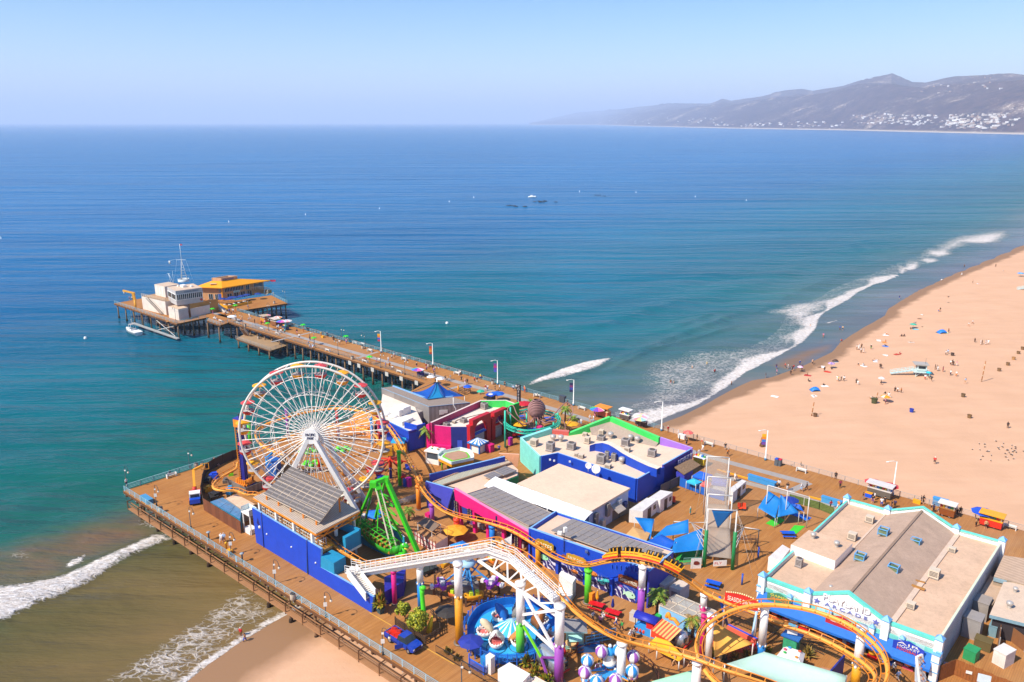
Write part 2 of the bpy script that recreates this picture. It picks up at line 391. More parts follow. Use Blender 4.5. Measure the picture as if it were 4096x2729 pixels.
SEA_R=[(0,(.16,.155,.16)),(.12,(.15,.165,.16)),(.22,(.075,.15,.145)),(.31,(.012,.125,.145)),(.42,(.003,.115,.17)),(.55,(.001,.13,.22)),(.72,(.001,.115,.265)),(1,(.001,.126,.31))]  # shallow stops grey-blue: sky reflection on thin swash put into the colour
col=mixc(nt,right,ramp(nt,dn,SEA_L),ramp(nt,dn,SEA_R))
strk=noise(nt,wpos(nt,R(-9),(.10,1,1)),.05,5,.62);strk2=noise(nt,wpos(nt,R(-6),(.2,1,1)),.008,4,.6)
col=mixc(nt,mth(nt,'MULTIPLY_ADD',mth(nt,'ADD',mth(nt,'MULTIPLY',strk,.6),mth(nt,'MULTIPLY',strk2,.5)),3.2,-1.25,True),mixc(nt,1,col,(.62,.74,.80,1),'MULTIPLY'),mixc(nt,1,col,(1.25,1.15,1.12,1),'MULTIPLY'))  # brightness of ripples and wind-ruffled patches put into the water colour as streaks
col=mixc(nt,mth(nt,'MULTIPLY',at('brown'),mth(nt,'MULTIPLY_ADD',mid,2.2,-.35,True)),col,(.17,.10,.055,1))
col=mixc(nt,at('bar'),col,(.24,.145,.085,1))
pf=wpos(nt,R(-49),(.55,1,1))
wv=nd(nt,'ShaderNodeTexNoise',{'Vector':pf,'Scale':.55,'Detail':3}).outputs['Color']
pw=nd(nt,'ShaderNodeVectorMath',{0:pf,1:nd(nt,'ShaderNodeVectorMath',{0:wv,'Scale':3.2},operation='SCALE').outputs[0]},operation='ADD').outputs[0]
vo=nd(nt,'ShaderNodeTexVoronoi',{'Vector':pw,'Scale':.95},feature='DISTANCE_TO_EDGE').outputs['Distance']
vo2=nd(nt,'ShaderNodeTexVoronoi',{'Vector':pw,'Scale':2.4},feature='DISTANCE_TO_EDGE').outputs['Distance']
nb=noise(nt,pf,.16,5,.65)
lace=mth(nt,'SUBTRACT',1,mth(nt,'MINIMUM',mth(nt,'MULTIPLY',vo,3.0),mth(nt,'MULTIPLY_ADD',vo2,6.0,.15)),None,True)
fo=at('foam');lv=mth(nt,'ADD',mth(nt,'MULTIPLY',lace,.55),mth(nt,'MULTIPLY',nb,.62))
fm=mth(nt,'ADD',lv,mth(nt,'MULTIPLY_ADD',fo,1.55,-1.42));fm=mth(nt,'MULTIPLY',fm,2.1,None,True)
fm=mth(nt,'MULTIPLY',fm,mth(nt,'MULTIPLY',fo,6,None,True))
tex=noise(nt,pf,1.6,5,.75)
fcol=mixc(nt,mth(nt,'MULTIPLY_ADD',tex,2.4,-.75,True),(.50,.40,.31,1),(.95,.91,.86,1))
col=mixc(nt,fm,col,fcol)
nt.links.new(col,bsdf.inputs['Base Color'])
nt.links.new(mth(nt,'MULTIPLY_ADD',fm,.55,.22),bsdf.inputs['Roughness']);bsdf.inputs['IOR'].default_value=1.33;bsdf.inputs['Specular IOR Level'].default_value=.15
h1=noise(nt,wpos(nt,R(-8),(.22,1,1)),.085,5,.62);h2=noise(nt,wpos(nt,R(-14),(.4,1,1)),.55,4,.65);h3=noise(nt,wpos(nt,R(-6),(.12,1,1)),.014,4,.6)
h4=noise(nt,wpos(nt,R(-10),(.16,1,1)),.035,4,.6);h=mth(nt,'ADD',mth(nt,'MULTIPLY_ADD',h1,4.2,mth(nt,'MULTIPLY',h4,9)),mth(nt,'ADD',mth(nt,'MULTIPLY',h2,.55),mth(nt,'MULTIPLY',h3,15)))
h=mth(nt,'ADD',mth(nt,'MULTIPLY',h,mth(nt,'MULTIPLY_ADD',d,1/45,.06,True)),mth(nt,'MULTIPLY',mth(nt,'MULTIPLY',fm,tex),.5))
bp=nd(nt,'ShaderNodeBump',{'Strength':.75,'Distance':1.,'Height':h});nt.links.new(bp.outputs[0],bsdf.inputs['Normal'])
sx=axis_lines(-60,330,2.0,5000,1.18);sy=axis_lines(40,330,2.0,7000,1.18)
SD={}
def sandz(P):
 s=-pdi(P,SHN);SD['s']=s;far=np.hypot(P[:,0],P[:,1])
 rn=np.random.RandomState(5).rand(len(P))
 return sand_z(s)+np.where((s>14)&(far<600),.10*np.sin(P[:,0]*.5+2*np.sin(P[:,1]*.2))*np.sin(P[:,1]*.4)+.12*rn,0)
sand,_=gridmesh('beach_sand',sx[sx>-500],sy[sy>-200],sandz,lambda P:pdi(P,SHN)<40)
fattr(sand.data,'s',SD['s']);tag(sand,kind='structure')
m,nt,bsdf=newmat('sand');sand.data.materials.append(m)
s=nd(nt,'ShaderNodeAttribute',attribute_name='s').outputs['Fac'];pos=wpos(nt)
n1=noise(nt,pos,.09,5,.6);n2=noise(nt,pos,1.2,4,.7);n3=noise(nt,wpos(nt,R(45),(.15,1,1)),.35,4,.6)
xx=nd(nt,'ShaderNodeSeparateXYZ',{'Vector':pos}).outputs[0]
sc_=mth(nt,'ADD',s,mth(nt,'MULTIPLY_ADD',n1,8,-4))
lsh=mth(nt,'MULTIPLY_ADD',xx,-1/25,.6,True)
wet=mth(nt,'SUBTRACT',1,mth(nt,'DIVIDE',mth(nt,'SUBTRACT',sc_,mth(nt,'MULTIPLY_ADD',lsh,3,3.5)),mth(nt,'MULTIPLY_ADD',lsh,2.5,2.5)),None,True)
dry=mixc(nt,mth(nt,'MULTIPLY_ADD',mth(nt,'ADD',mth(nt,'MULTIPLY',n1,.5),mth(nt,'MULTIPLY',n3,.5)),2,-.5,True),(.58,.335,.195,1),(.70,.415,.255,1))
dry=mixc(nt,mth(nt,'MULTIPLY',mth(nt,'MULTIPLY_ADD',n2,4,-2.3,True),.3),dry,(.45,.28,.17,1))
col=mixc(nt,wet,dry,(.30,.165,.085,1));nt.links.new(col,bsdf.inputs['Base Color'])
nt.links.new(mth(nt,'MULTIPLY_ADD',wet,-.3,.95),bsdf.inputs['Roughness']);bsdf.inputs['Specular IOR Level'].default_value=.12
bp=nd(nt,'ShaderNodeBump',{'Strength':.5,'Distance':.12,'Height':mth(nt,'ADD',mth(nt,'MULTIPLY',n2,mth(nt,'SUBTRACT',1,wet)),mth(nt,'MULTIPLY',n3,.6))});nt.links.new(bp.outputs[0],bsdf.inputs['Normal'])
cx=[0,60,500,1000,1500,2000,2354];cy=[287,285,300,312,320,332,340]
rx=[0,60,150,260,450,560,700,800,870,920,965,1000,1100,1200,1290,1340,1400,1480,1560,1700,1760,1860,1950,2000,2100,2200,2354,2700,3200,4200]
ry=[286,279,258,236,220,206,194,194,192,172,181,175,160,135,125,132,120,108,82,76,95,97,74,65,60,62,70,72,80,95]
fx=[0,500,820,1000,1100,1200,1300,1400,1560,1700,1760,1850,2000,2200,2354,2800,4200];fy=[288,240,215,205,188,170,155,145,118,100,112,122,102,88,78,100,130]
rs=np.random.RandomState(11)
def fbm(x,y,o=5):
 r=0;a=1;
 for i in range(o):
  c_,s_=cos(i*1.3),sin(i*1.3);u=(x*c_-y*s_)*2**i;v=(x*s_+y*c_)*2**i
  r=r+a*np.sin(u+1.7*np.sin(v*.8+i))*np.sin(v+1.3*np.sin(u*.7+2*i));a*=.52
 return r
def htop(k,x,y,dist):return QD(k,x,y,dist).z
cols=np.arange(20,4200,7.);NR=46;vs=[]
for c_ in cols:
 yc=np.interp(c_,cx,cy)if c_<2354 else 340+(c_-2354)*.012
 p=Q('U6',c_,yc,0);r0=min(hypot(p.x,p.y),24000.);dr=ray('U6',c_,yc);az=atan2(dr.x,dr.y)
 rf,rb=r0*1.22+300,r0*1.55+900
 hf=max(4,htop('U6',c_,np.interp(c_,fx,fy),rf));hb=max(6,htop('U6',c_,np.interp(c_,rx,ry),rb))
 for j in range(NR):
  if j<24:t=j/23;r=r0+(rf-r0)*t;h=hf*(t**.85)
  elif j<40:t=(j-23)/16;r=rf+(rb-rf)*t;h=hf+(hb-hf)*t-.10*min(hf,hb)*sin(pi*t)
  else:t=(j-39)/6;r=rb*(1+.25*t);h=hb*(1-t)
  env=min(1,j/5)*(.12 if j in(22,23,24,38,39,40)else 1)
  X,Y=r*sin(az),r*cos(az)
  q=float(fbm(np.array(X/900),np.array(Y/900)))
  vs.append((X,Y,max(-2 if j==0 else 1.5,h+env*h*.11*q)))
fs=[(i*NR+j,(i+1)*NR+j,(i+1)*NR+j+1,i*NR+j+1)for i in range(len(cols)-1)for j in range(NR-1)]
m,nt,bsdf=newmat('hillside');pos=wpos(nt)
n1=noise(nt,pos,.0022,8,.68);n2=noise(nt,pos,.012,6,.7);n3=noise(nt,pos,.045,4,.7)
zc=nd(nt,'ShaderNodeSeparateXYZ',{'Vector':pos}).outputs[2]
col=mixc(nt,mth(nt,'MULTIPLY_ADD',n2,3,-1,True),(.022,.012,.022,1),(.11,.06,.055,1))  # purple cast of the distant haze put into the brush colours
col=mixc(nt,mth(nt,'MULTIPLY_ADD',n1,6,-3.35,True),col,(.27,.17,.10,1))
col=mixc(nt,mth(nt,'MULTIPLY_ADD',mth(nt,'ADD',mth(nt,'MULTIPLY',n3,.6),mth(nt,'MULTIPLY',n1,.5)),14,-8.6,True),col,(.55,.45,.36,1))
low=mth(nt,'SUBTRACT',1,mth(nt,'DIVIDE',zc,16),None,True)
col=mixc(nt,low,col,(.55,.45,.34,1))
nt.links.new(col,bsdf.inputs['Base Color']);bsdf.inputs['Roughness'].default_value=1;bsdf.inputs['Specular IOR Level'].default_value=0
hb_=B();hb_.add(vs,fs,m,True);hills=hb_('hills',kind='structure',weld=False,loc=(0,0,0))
hv=np.array(vs).reshape(len(cols),NR,3);tb=B();tm=[M('DDD3C6',di=0),M('C4B6A6',di=0),M('EFE9E0',di=0),M('A5836C',di=0)]
def town(ca,cb,ja,jb,n,s0,s1):
 for _ in range(n):
  ci=int(np.clip((rnd.uniform(ca,cb)-20)/7,0,len(cols)-2));j=rnd.randint(ja,jb);t=rnd.random();u=rnd.random()
  p=V(hv[ci,j])*(1-t)+V(hv[ci+1,j+1])*t;p.z+=-2
  tb.box(p,(rnd.uniform(s0,s1),rnd.uniform(s0,s1),rnd.uniform(7,15)),rnd.choice(tm),rnd.random()*3)
town(1540,2260,2,5,190,9,26);town(1960,2240,1,4,70,12,38);town(2240,3000,2,5,50,10,26);town(900,1500,1,2,70,10,30);town(300,1000,2,7,30,14,34);town(1850,2354,19,39,30,10,26)
tb('distant_town',label='white houses scattered over the foot of the far hills',cat='town',kind='stuff',weld=False,loc=(0,0,0))
hz=B();S_=118000
hz.add([(-S_,-3000,-6),(S_,-3000,-6),(S_,S_,-6),(-S_,S_,-6),(-S_,-3000,1250),(S_,-3000,1250),(S_,S_,1250),(-S_,S_,1250)],[(0,3,2,1),(4,5,6,7),(0,1,5,4),(1,2,6,5),(2,3,7,6),(3,0,4,7)],bpy.data.materials.new('haze'))
hm=hz.m[0];hm.use_nodes=True;hn=hm.node_tree;hn.nodes.remove(hn.nodes['Principled BSDF'])
pv=nd(hn,'ShaderNodeVolumePrincipled',{'Color':(.77,.86,1.0,1),'Density':7e-5,'Anisotropy':0.})
hn.links.new(pv.outputs[0],hn.nodes['Material Output'].inputs['Volume'])
hz('haze',kind='stuff',loc=(0,0,0),label='thin bluish haze lying over the bay towards the hills',cat='haze')
def planks(name,c1,c2,rot,gap=.55):
 m,nt,b=newmat(name);p=wpos(nt,rot)
 st=noise(nt,nd(nt,'ShaderNodeMapping',{'Vector':p,'Scale':(3.2,.10,1)}).outputs[0],1,3,.7)
 st2=noise(nt,nd(nt,'ShaderNodeMapping',{'Vector':p,'Scale':(1.6,.2,1)}).outputs[0],1,4,.6)
 bl=noise(nt,p,.11,5,.65);br=nd(nt,'ShaderNodeTexBrick',{'Vector':nd(nt,'ShaderNodeMapping',{'Vector':p,'Rotation':(0,0,R(90))}).outputs[0],'Scale':1.,'Mortar Size':.016,'Brick Width':4.8,'Row Height':.26,'Color1':(.75,.75,.75,1),'Color2':(1,1,1,1),'Mortar':(.35,.33,.3,1)})
 f=mth(nt,'ADD',mth(nt,'MULTIPLY',st,.45),mth(nt,'ADD',mth(nt,'MULTIPLY',st2,.4),mth(nt,'MULTIPLY',bl,.5)))
 col=mixc(nt,mth(nt,'MULTIPLY_ADD',f,1.8,-.75,True),lin(c1),lin(c2))
 col=mixc(nt,gap,col,br.outputs['Color'],'MULTIPLY')
 wo=noise(nt,p,.045,4,.6);east=nd(nt,'ShaderNodeSeparateXYZ',{'Vector':p}).outputs[0]
 col=mixc(nt,mth(nt,'MULTIPLY',mth(nt,'MULTIPLY_ADD',wo,6,-3.0,True),.28),col,lin('A98A6E'))
 sp_=mth(nt,'MULTIPLY_ADD',noise(nt,p,.7,6,.75),7,-4.5,True)
 col=mixc(nt,mth(nt,'MULTIPLY',sp_,.5),col,(.07,.045,.03,1))
 nt.links.new(col,b.inputs['Base Color']);b.inputs['Roughness'].default_value=.8;b.inputs['Specular IOR Level'].default_value=.15
 return m
DECK=planks('deck_planks','9A5E2B','C48C50',R(41));WOODD=M('6B4527',.85,vs=2);WOODL=M('9C6B43',.85,vs=2);CONC=M('A39A92',.9,vs=.5,di=.4)
FRa,FRb=Q('S4',110,690),Q('N',1700,2729);FD=NM(FRb-FRa)
C0=FRa;C1=Q('N',1510,1640)
PLa,PRa=Q('N',909,1287),Q('N',951,1245)
deck_pts=[C0,FRb+FD*90,Q('N',4096,2123)+AX*120,PRa,PLa,Q('N',1701,1533),C1]
db=B();db.pz(deck_pts,DK-.55,DK,WOODD,DECK);deck=db('pier_deck',kind='structure',loc=(0,0,0))
HA,HB,HC=Q('S1',145,690),Q('S1',800,905),Q('S1',1140,832);HD=HA+(HC-HB)*2.3;HE=HC+(HD-HA)*.55
RA,RB=Q('S1',1960,690),Q('S1',1440,770);RC=Q('S1',1790,605);RD=RB+(RC-RA)*1.25+(RB-RA)*1.1
eb=B();eb.pz([HA,HB,HC,HC+(HD-HA)*.8,HD],DK-.6,DK-.004,WOODD,DECK);eb('harbour_deck',kind='structure',loc=(0,0,0))
eb=B();eb.pz([RA,RB,RB+(RB-RA)*1.3,RC+(RB-RA)*2.2,RC],DK-.6,DK+.004,WOODD,DECK);eb('restaurant_deck',kind='structure',loc=(0,0,0))
NO=[Q('S1',1118,872),Q('S1',1256,920),Q('S1',1335,893),Q('S1',1190,838),HC]
eb=B();eb.pz([NO[0],NO[1],NO[2],PRa,HE,HC],DK-.5,DK+.008,WOODD,DECK);eb('landing_deck',kind='structure',loc=(0,0,0))
LZ=3.2;LP=[Q('S1',1420,1060,LZ),Q('S1',1780,1185,LZ),Q('S1',1957,1128,LZ),Q('S1',1560,985,LZ)]
eb=B();eb.pz(LP,LZ-.45,LZ,WOODD,M('A78763',.9,vs=.8));eb('lower_platform',kind='structure',loc=(0,0,0))
def strip(name,path,w,z,m,h=.004):
 b=B()
 for a,c in zip(path,path[1:]):
  n=V((-(c-a).y,(c-a).x,0)).normalized()*(w/2)
  b.pz([a-n,c-n,c+n,a+n],z,z+h,m)
 return b(name,kind='structure',loc=(0,0,0))
strip('walkway',[Q('S1',1170,785),Q('S1',1560,893),Q('S2',700,718),Q('S2',1560,965),Q('S2',2352,1182),Q('U3',0,90),Q('U3',650,262)],1.9,DK+.002,CONC,.006)
strip('cross_walkway',[Q('U3',500,330),Q('U3',665,258)],1.5,DK+.004,CONC,.006)
strip('cross_walkway',[Q('S2',585,742),Q('S2',815,674)],1.0,DK+.004,CONC,.006);strip('cross_walkway',[Q('S2',-300,570),Q('S2',160,460)],1.0,DK+.004,CONC,.006);strip('cross_walkway',[Q('S2',1560,1062),Q('S2',1720,1018)],1.2,DK+.004,CONC,.006)
strip('side_walkway',[Q('U3',-80,190),Q('U3',180,262),Q('U3',480,340),Q('U3',880,455)],1.6,DK+.002,M('AB9C8C',.9,di=.4),.006)
YEL=M('F0A818',.6)
strip('yellow_kerb',[Q('U3',-60,158),Q('U3',240,246)],.3,DK+.004,YEL,.22);strip('yellow_kerb',[Q('U3',660,370),Q('U3',800,407)],.3,DK+.004,YEL,.22)
strip('painted_line',[Q('T2',-60,815),Q('T2',180,955)],.16,DK+.003,M('D9A040',.7));strip('painted_line',[Q('T2',520,1180),Q('T2',860,1375)],.16,DK+.003,M('D9A040',.7))
bb=B();BEAM=M('5A3B24',.9)
L_pier=(Q('N',1701,1533)-PLa).length
for t in np.arange(1,L_pier+14,4.4):
 a=PLa+AX*t;bb.bar(up(a-BX*.1,DK-.85),up(a+BX*15.8,DK-.85),.35,BEAM,.5)
for o in(.4,5.4,10.4,15.2):bb.bar(up(PLa+BX*o,DK-.68),up(PLa+AX*(L_pier+10)+BX*o,DK-.68),.25,BEAM,.22)
FB=V((-FD.y,FD.x,0))
for t in np.arange(.8,120,4.3):bb.bar(up(C0+FD*t+FB*.1,DK-.85),up(C0+FD*t+FB*26,DK-.85),.35,BEAM,.5)
for o in(.5,5):bb.bar(up(C0+FD*.3+FB*o,DK-.68),up(C0+FD*120+FB*o,DK-.68),.25,BEAM,.25)
bb('deck_beams',kind='structure',loc=(0,0,0))
PW=M('8A6A4C',.9,vs=1.5,di=.5);PM_=M('3A2A1C',1,vs=3)
def pile_proto(col=PW):
 b=B();b.tb([(0,0,-1.5),(0,0,5.45)],[.26,.24],col,9)
 r=tg('pier_pile',(0,0,0),'round timber pile','pile');b('shaft',r)
 b=B();b.tb([(0,0,-.6),(0,0,.5),(0,0,.9)],[.37,.36,.27],PM_,9);b('mussel_band',r);return r
pp=pile_proto();ppk=kids(pp);used=[0]
def pile(p,label,group,hs=1.):
 if not used[0]:o=pp;used[0]=1;o.location=V((p.x,p.y,0));o['label']=label
 else:o=dup(pp,(p.x,p.y,0),rnd.random()*6,label,ch=ppk)
 o.scale=(1,1,hs);o['group']=group
for i,t in EN(np.arange(1,L_pier+6,4.4)):
 for j,o in EN((.5,5.4,10.4,15.3)):
  pile(PLa+AX*t+BX*o,['timber pile in the sunlit outer row under the long pier','timber pile in the shaded second row under the long pier','timber pile in the dark third row under the long pier','timber pile in the far row under the long pier'][j],'piles of the long pier')
fp=[('S4',315,990),('S4',480,1100),('S4',650,1240),('S4',825,1360),('S4',1008,1485),('S5',330,1250),('S5',562,1408),('S5',825,1560)]
for i,a in EN(fp):pile(QS(*a),'barnacled pile number %d from the corner, below the walkway railing'%(i+1)if 0 else['pile nearest the platform corner, standing in open surf','pile at the shoreward tip of the white breaker','pile just landward of the white breaker','pile in brown water below the deck railing, fourth from the corner','pile in brown water where thin foam begins','pile in the lacy foam at the water edge','pile on wet sand just above the foam line','pale pile on dry sand near the bottom of the picture'][i],'front row piles')
for i in range(9):
 for o in(5.5,10.5,16):pile(C0+FD*(3+i*6)+FB*o,'shadowed pile set back beneath the amusement deck','inner piles under the amusement deck')
for i in range(6):pile(C0+(C1-C0)*((i+.3)/6.2)-FB*0+V((.8,-.8,0)),'pile below the seaward side of the amusement deck','piles on the seaward side')
hx,hy=(HB-HA),(HD-HA)
for i in range(8):
 for j in range(4):pile(HA+hx*(.02+i*.137)+hy*(.03+j*.2),'pile along the front of the harbour office platform' if j==0 else 'pile in the shade beneath the harbour office platform','piles of the harbour platform')
for i in range(6):
 for j in range(4):pile(RA+(RB-RA)*(.03+i*.19)+(RC-RA)*(.05+j*.3),'dark pile along the front of the restaurant platform' if j==0 else 'dark pile deep beneath the restaurant platform','piles of the restaurant platform')
for i in range(4):pile(LP[0]+(LP[1]-LP[0])*(.05+i*.3)+(LP[3]-LP[0])*.05,'pile carrying the outer edge of the low fishing platform','piles of the fishing platform',.56)
for k in((.03,.9),(.5,.9),(.95,.9)):pile(LP[0]+(LP[1]-LP[0])*k[0]+(LP[3]-LP[0])*k[1],'pile at the back of the low fishing platform','piles of the fishing platform',.56)
for k in((1120,880),(1240,925)):pile(Q('S1',*k),'pile under the small landing beside the harbour office','piles of the landing')
wq=None
for i,(x,y)in EN(((520,790),(615,820),(757,862),(907,908),(1058,955),(1217,1000))):
 p=Q('S2',x,y,5.3);b.box(p-Z(.55),(1.35,.08,1.2),M('C9C0B4',.7),ax=(AX,BX))
 b('fascia_panel',None,'pale square panel on the pier edge, number %s from the sea end'%['one','two','three','four','five','six'][i],'panel','square panels on the pier edge')
RAIL=M('8FB3BC',.5,vs=2);RAILW=M('C9C4B8',.6)
def railing(path,label,step=2.4,h=1.1,m=RAIL,rails=(.3,.57,.84,1.1),drop=0.,r=.035,gaps=None,name='railing',pm=None):
 root=tg(name,path[0],label,'railing');b=B()
 for z in rails:
  b.tb([p+Z(z)for p in path],r*(1.4 if z==rails[-1]else 1),m,5)
 b('rails',root);pm=pm or m;proto=None
 pts=[]
 for a,c in zip(path,path[1:]):
  n=max(1,round((c-a).length/step));pts+=[a+(c-a)*(i/n)for i in range(n)]
 pts.append(path[-1])
 for p in pts[:100]:
  if proto is None:
   b=B();b.box(p+Z(-drop),(.1,.1,h+drop),pm);proto=b('post',root);o0=p
  else:
   c=dup(proto,ch=[],parent=root);c.location=p-o0
 return root
LB=M('A9D3E4',.5)
railing([C0+FD*.3+FB*.15,C0+FD*40+FB*.15],'pale blue pier railing along the front walkway, seaward half',2.2,drop=.8,pm=LB)
railing([C0+FD*40.2+FB*.15,C0+FD*100+FB*.15],'pale blue pier railing along the front walkway, shoreward half',2.2,drop=.8,pm=LB)
railing([C0+(C1-C0)*.01+FB*.2,C0+(C1-C0)*.97+FD*.2],'pale blue railing on the seaward side of the amusement deck',2.6)
railing([PLa+BX*.2,PLa+AX*(L_pier-2)+BX*.2],'grey rail fence along the near side of the long pier',2.4,m=M('A59C92',.7))
railing([PRa-BX*.2,PRa+AX*(Q('N',2640,1730)-PRa).length-BX*.2],'pale teal rail fence along the far side of the long pier',2.6)
railing([PRa+AX*(Q('N',2640,1730)-PRa).length-BX*.2,PRa+AX*290-BX*.2],'grey pipe railing between the boardwalk and the beach',2.6,m=M('A8A199',.6))
railing([HA+V((.3,0,0)),HB+V((0,.3,0))],'grey railing along the front of the harbour office platform',2.6)
railing([HB+V((0,.3,0)),L2(HB,HC,.9)],'railing at the landward end of the harbour office platform',2.6)
railing([L2(RA,RC,.02),L2(RA,RC,.98)],'railing at the right end of the restaurant platform',2.6)
railing([L2(RB,PRa,0),PRa+AX*18-BX*.3],'blue grey railing beside the restaurant ramp',2.2,m=M('6F8C9C'))
railing([NO[0],NO[1],NO[2]],'railing round the small landing with two benches',2.2)
railing([LP[0],LP[1],LP[2]],'railing round the low fishing platform',2.4,m=M('A59C92',.7))
t0=3.4;r=tg('under_deck_walk',C0+FD*t0,'brown service walk slung below the front edge of the deck','service walk')
o=FB*-.45
b.pz([C0+FD*t0-FB*.9,C0+FD*95-FB*.9,C0+FD*95-FB*.02,C0+FD*t0-FB*.02],3.55,3.75,M('A87850',.85,vs=1.2));b('walk_planks',r)
for z,oo,rr in((4.7,-.25,.11),(4.25,-.55,.07),(4.75,-.75,.05)):b.tb([up(C0+FD*t0+FB*oo,z),up(C0+FD*95+FB*oo,z)],rr,M('9A6A40',.7,di=.5),6)
b('pipe',r);pr=None
for t in np.arange(t0,95,4.3):
 p=C0+FD*t
 if pr is None:
  b.bar(up(p-FB*.85,3.4),up(p-FB*.85,5.3),.14,WOODD);b.bar(up(p-FB*.95,3.5),up(p+FB*.2,3.5),.16,WOODD);b.bar(up(p-FB*.85,5.2),up(p+FB*.2,5.25),.14,WOODD);pr=b('hanger',r);p0=p
 else:c=dup(pr,ch=[],parent=r);c.location=p-p0
DKM=M('3F464B',.5,.3);GLS=M('E9DDC8',.3,di=0);WH=M('EDE9E0',.5)
def hooklamp(p,dirv,h=4.3,label=None,sign=None,group='hooked street lamps'):
 r=tg('street_lamp',p,label,'lamp',group);d=V(dirv).normalized();b=B()
 b.tb([p,p+Z(.5),p+Z(.55),p+Z(h*.86)],[.17,.14,.07,.055],DKM,8)
 pts=[p+Z(h*.84)]+[p+Z(h*.84)+d*(.75*(1-cos(a)))+Z(.72*sin(a))for a in LS(.1,pi,9)]
 b.tb(pts,.04,DKM,6);b('pole',r)
 e=p+Z(h*.84)+d*1.5;b=B();b.lt(e-Z(.55),[(0,0),(.17,.08),(.2,.25),(.12,.42),(.06,.55),(0,.56)],GLS,10,ms=[GLS,GLS,GLS,DKM,DKM]);b('lantern',r)
 b=B();b.box(p+d*.12+Z(h*.74),(.3,.12,.22),WH,0);b('camera_box',r)
 if sign:b=B();b.box(p+V((.05,-.1,h*.42)),(.5,.05,.65),WH,R(10));b('notice_plate',r)
 return r
for k,x,y,l,s_ in(('S4',150,640,'hooked lamp at the outer corner of the deck',0),('S4',808,455,'hooked lamp beside the bin on the seaward railing',0),('S4',462,845,'hooked lamp with a notice near the blue chest',1),('S4',822,1083,'hooked lamp opposite the brown hoarding',0),('S4',1243,1362,'hooked lamp with a notice by the yellow standpipe',1),('S5',395,1008,'hooked lamp opposite the middle of the blue wall',1),('S5',925,1358,'hooked lamp opposite the low end of the blue wall',1),('T2',88,1272,'hooked lamp beside the blue pickup truck',1),('T2',940,1650,'hooked lamp at the bottom edge near the black fence',0)):
 hooklamp(Q(k,x,y),AX,4.4,l,s_)
for k,x,y,l in(('S2',152,610,'thin dark lamp on the long pier beside a green palm cutout, near rail'),('S2',400,705,'thin dark lamp on the near rail of the long pier, by a bench'),('S2',845,842,'thin dark lamp on the near rail opposite the first banner pole'),('S2',1097,915,'thin dark lamp on the near rail beside a white bench'),('S2',1415,975,'thin dark lamp left of the blue tent peak'),('S2',437,565,'thin dark lamp on the far rail with a white plate'),('S2',682,640,'thin dark lamp on the far rail beside the concrete bin'),('V2',425,985,'thin dark lamp outside the harbour office'),('V2',1092,1275,'thin dark lamp near the white parasol'),('V2',1597,1345,'thin dark lamp beside the striped parasols'),('V2',1575,1050,'thin dark lamp on the far rail behind the carts'),('V2',1922,770,'thin dark lamp at the right corner of the restaurant platform'),('V2',1200,975,'thin dark lamp in front of the restaurant terrace'),('V1',1242,1140,'thin dark lamp beside the harbour shed')):
 hooklamp(Q(k,x,y),AX if x%2 else-AX,5.2,l,0,'lamps along the long pier')
def banner_pole(p,label,cols,h=6.9,arm=True):
 r=tg('banner_pole',p,label,'lamp post','tall white lamp posts');b=B()
 b.tb([p,p+Z(.9),p+Z(.92),p+Z(h)],[.2,.2,.13,.08],WH,10)
 b('pole',r);b=B();b.tb([p+Z(.02),p+Z(.55)],.24,M('4E8FB5'),10);b('base_band',r)
 if arm:
  b=B();b.tb([p+Z(h-.1),p+V((-.6,.15,h+.05)),p+V((-1.5,.35,h-.15))],.05,WH,6);b.ball(p+V((-1.6,.37,h-.25)),.22,WH,8,5,(1.5,.8,.5));b('lamp_arm',r)
 if cols:
  b=B();x=V((-.98,.2,0));n=len(cols);top=h-.9;H=2.4
  for i,c in EN(cols):
   z1=top-H*i/n;z0=top-H*(i+1)/n;q=p+x*.2+V((0,.03,0))
   b.slab([up(q,z0+p.z),up(q+x*.85,z0+p.z),up(q+x*.85,z1+p.z),up(q,z1+p.z)],.002,M(c))if 0 else b.add([up(q,z0+p.z),up(q+x*.85,z0+p.z),up(q+x*.85,z1+p.z),up(q,z1+p.z)],[(0,1,2,3)],M(c,di=.1))
  b('banner',r,solid=.03)
 return r
banner_pole(Q('S2',850,682),'white lamp post with an orange and blue banner, farthest of the bannered posts',['E9A21C','E07A2A','3C56B8','B8304A'])
banner_pole(Q('S2',1390,822),'white lamp post with a rust orange banner on the long pier',['B5402A','C46A2C','C98A3A','A93A28'])
banner_pole(Q('S2',2065,1018),'white lamp post with a purple and red banner on the long pier',['7A3A8C','B03468','6A3AA0','4A57B5'])
banner_pole(Q('S6',2262,352),'white lamp post with a dark navy banner behind the octopus ride',['2C2F55','7A3A6C','3C4A9C','2C2F55'])
banner_pole(Q('T3',1555,355),'plain white lamp post beside the green gable and the surf',None,7.2)
banner_pole(Q('U3',317,82),'white lamp post with a yellow and blue banner by the beach rail',['F2B21A','E58A2A','4A7AC8','7A4AA0'],6.8)
banner_pole(Q('U3',1318,357),'white lamp post with cameras beside the red parasol cart',None,7.0)
for k,x,y,l in(('S4',1010,1206,'mushroom light post left of the strolling couple'),('S4',1360,1432,'mushroom light post opposite the blue wall corner')):
 p=Q(k,x,y);r=tg('bollard_light',p,l,'light post','mushroom light posts');b.tb([p,p+Z(1.35)],.13,DKM,8);b('post',r)
 b.lt(p+Z(1.35),[(.13,0),(.33,.12),(.36,.2),(.2,.3),(0,.32)],M('9AA3A6'),10);b('cap',r)
BW=M('E5E0D6',.6);BG_=M('B5ADA0',.7)
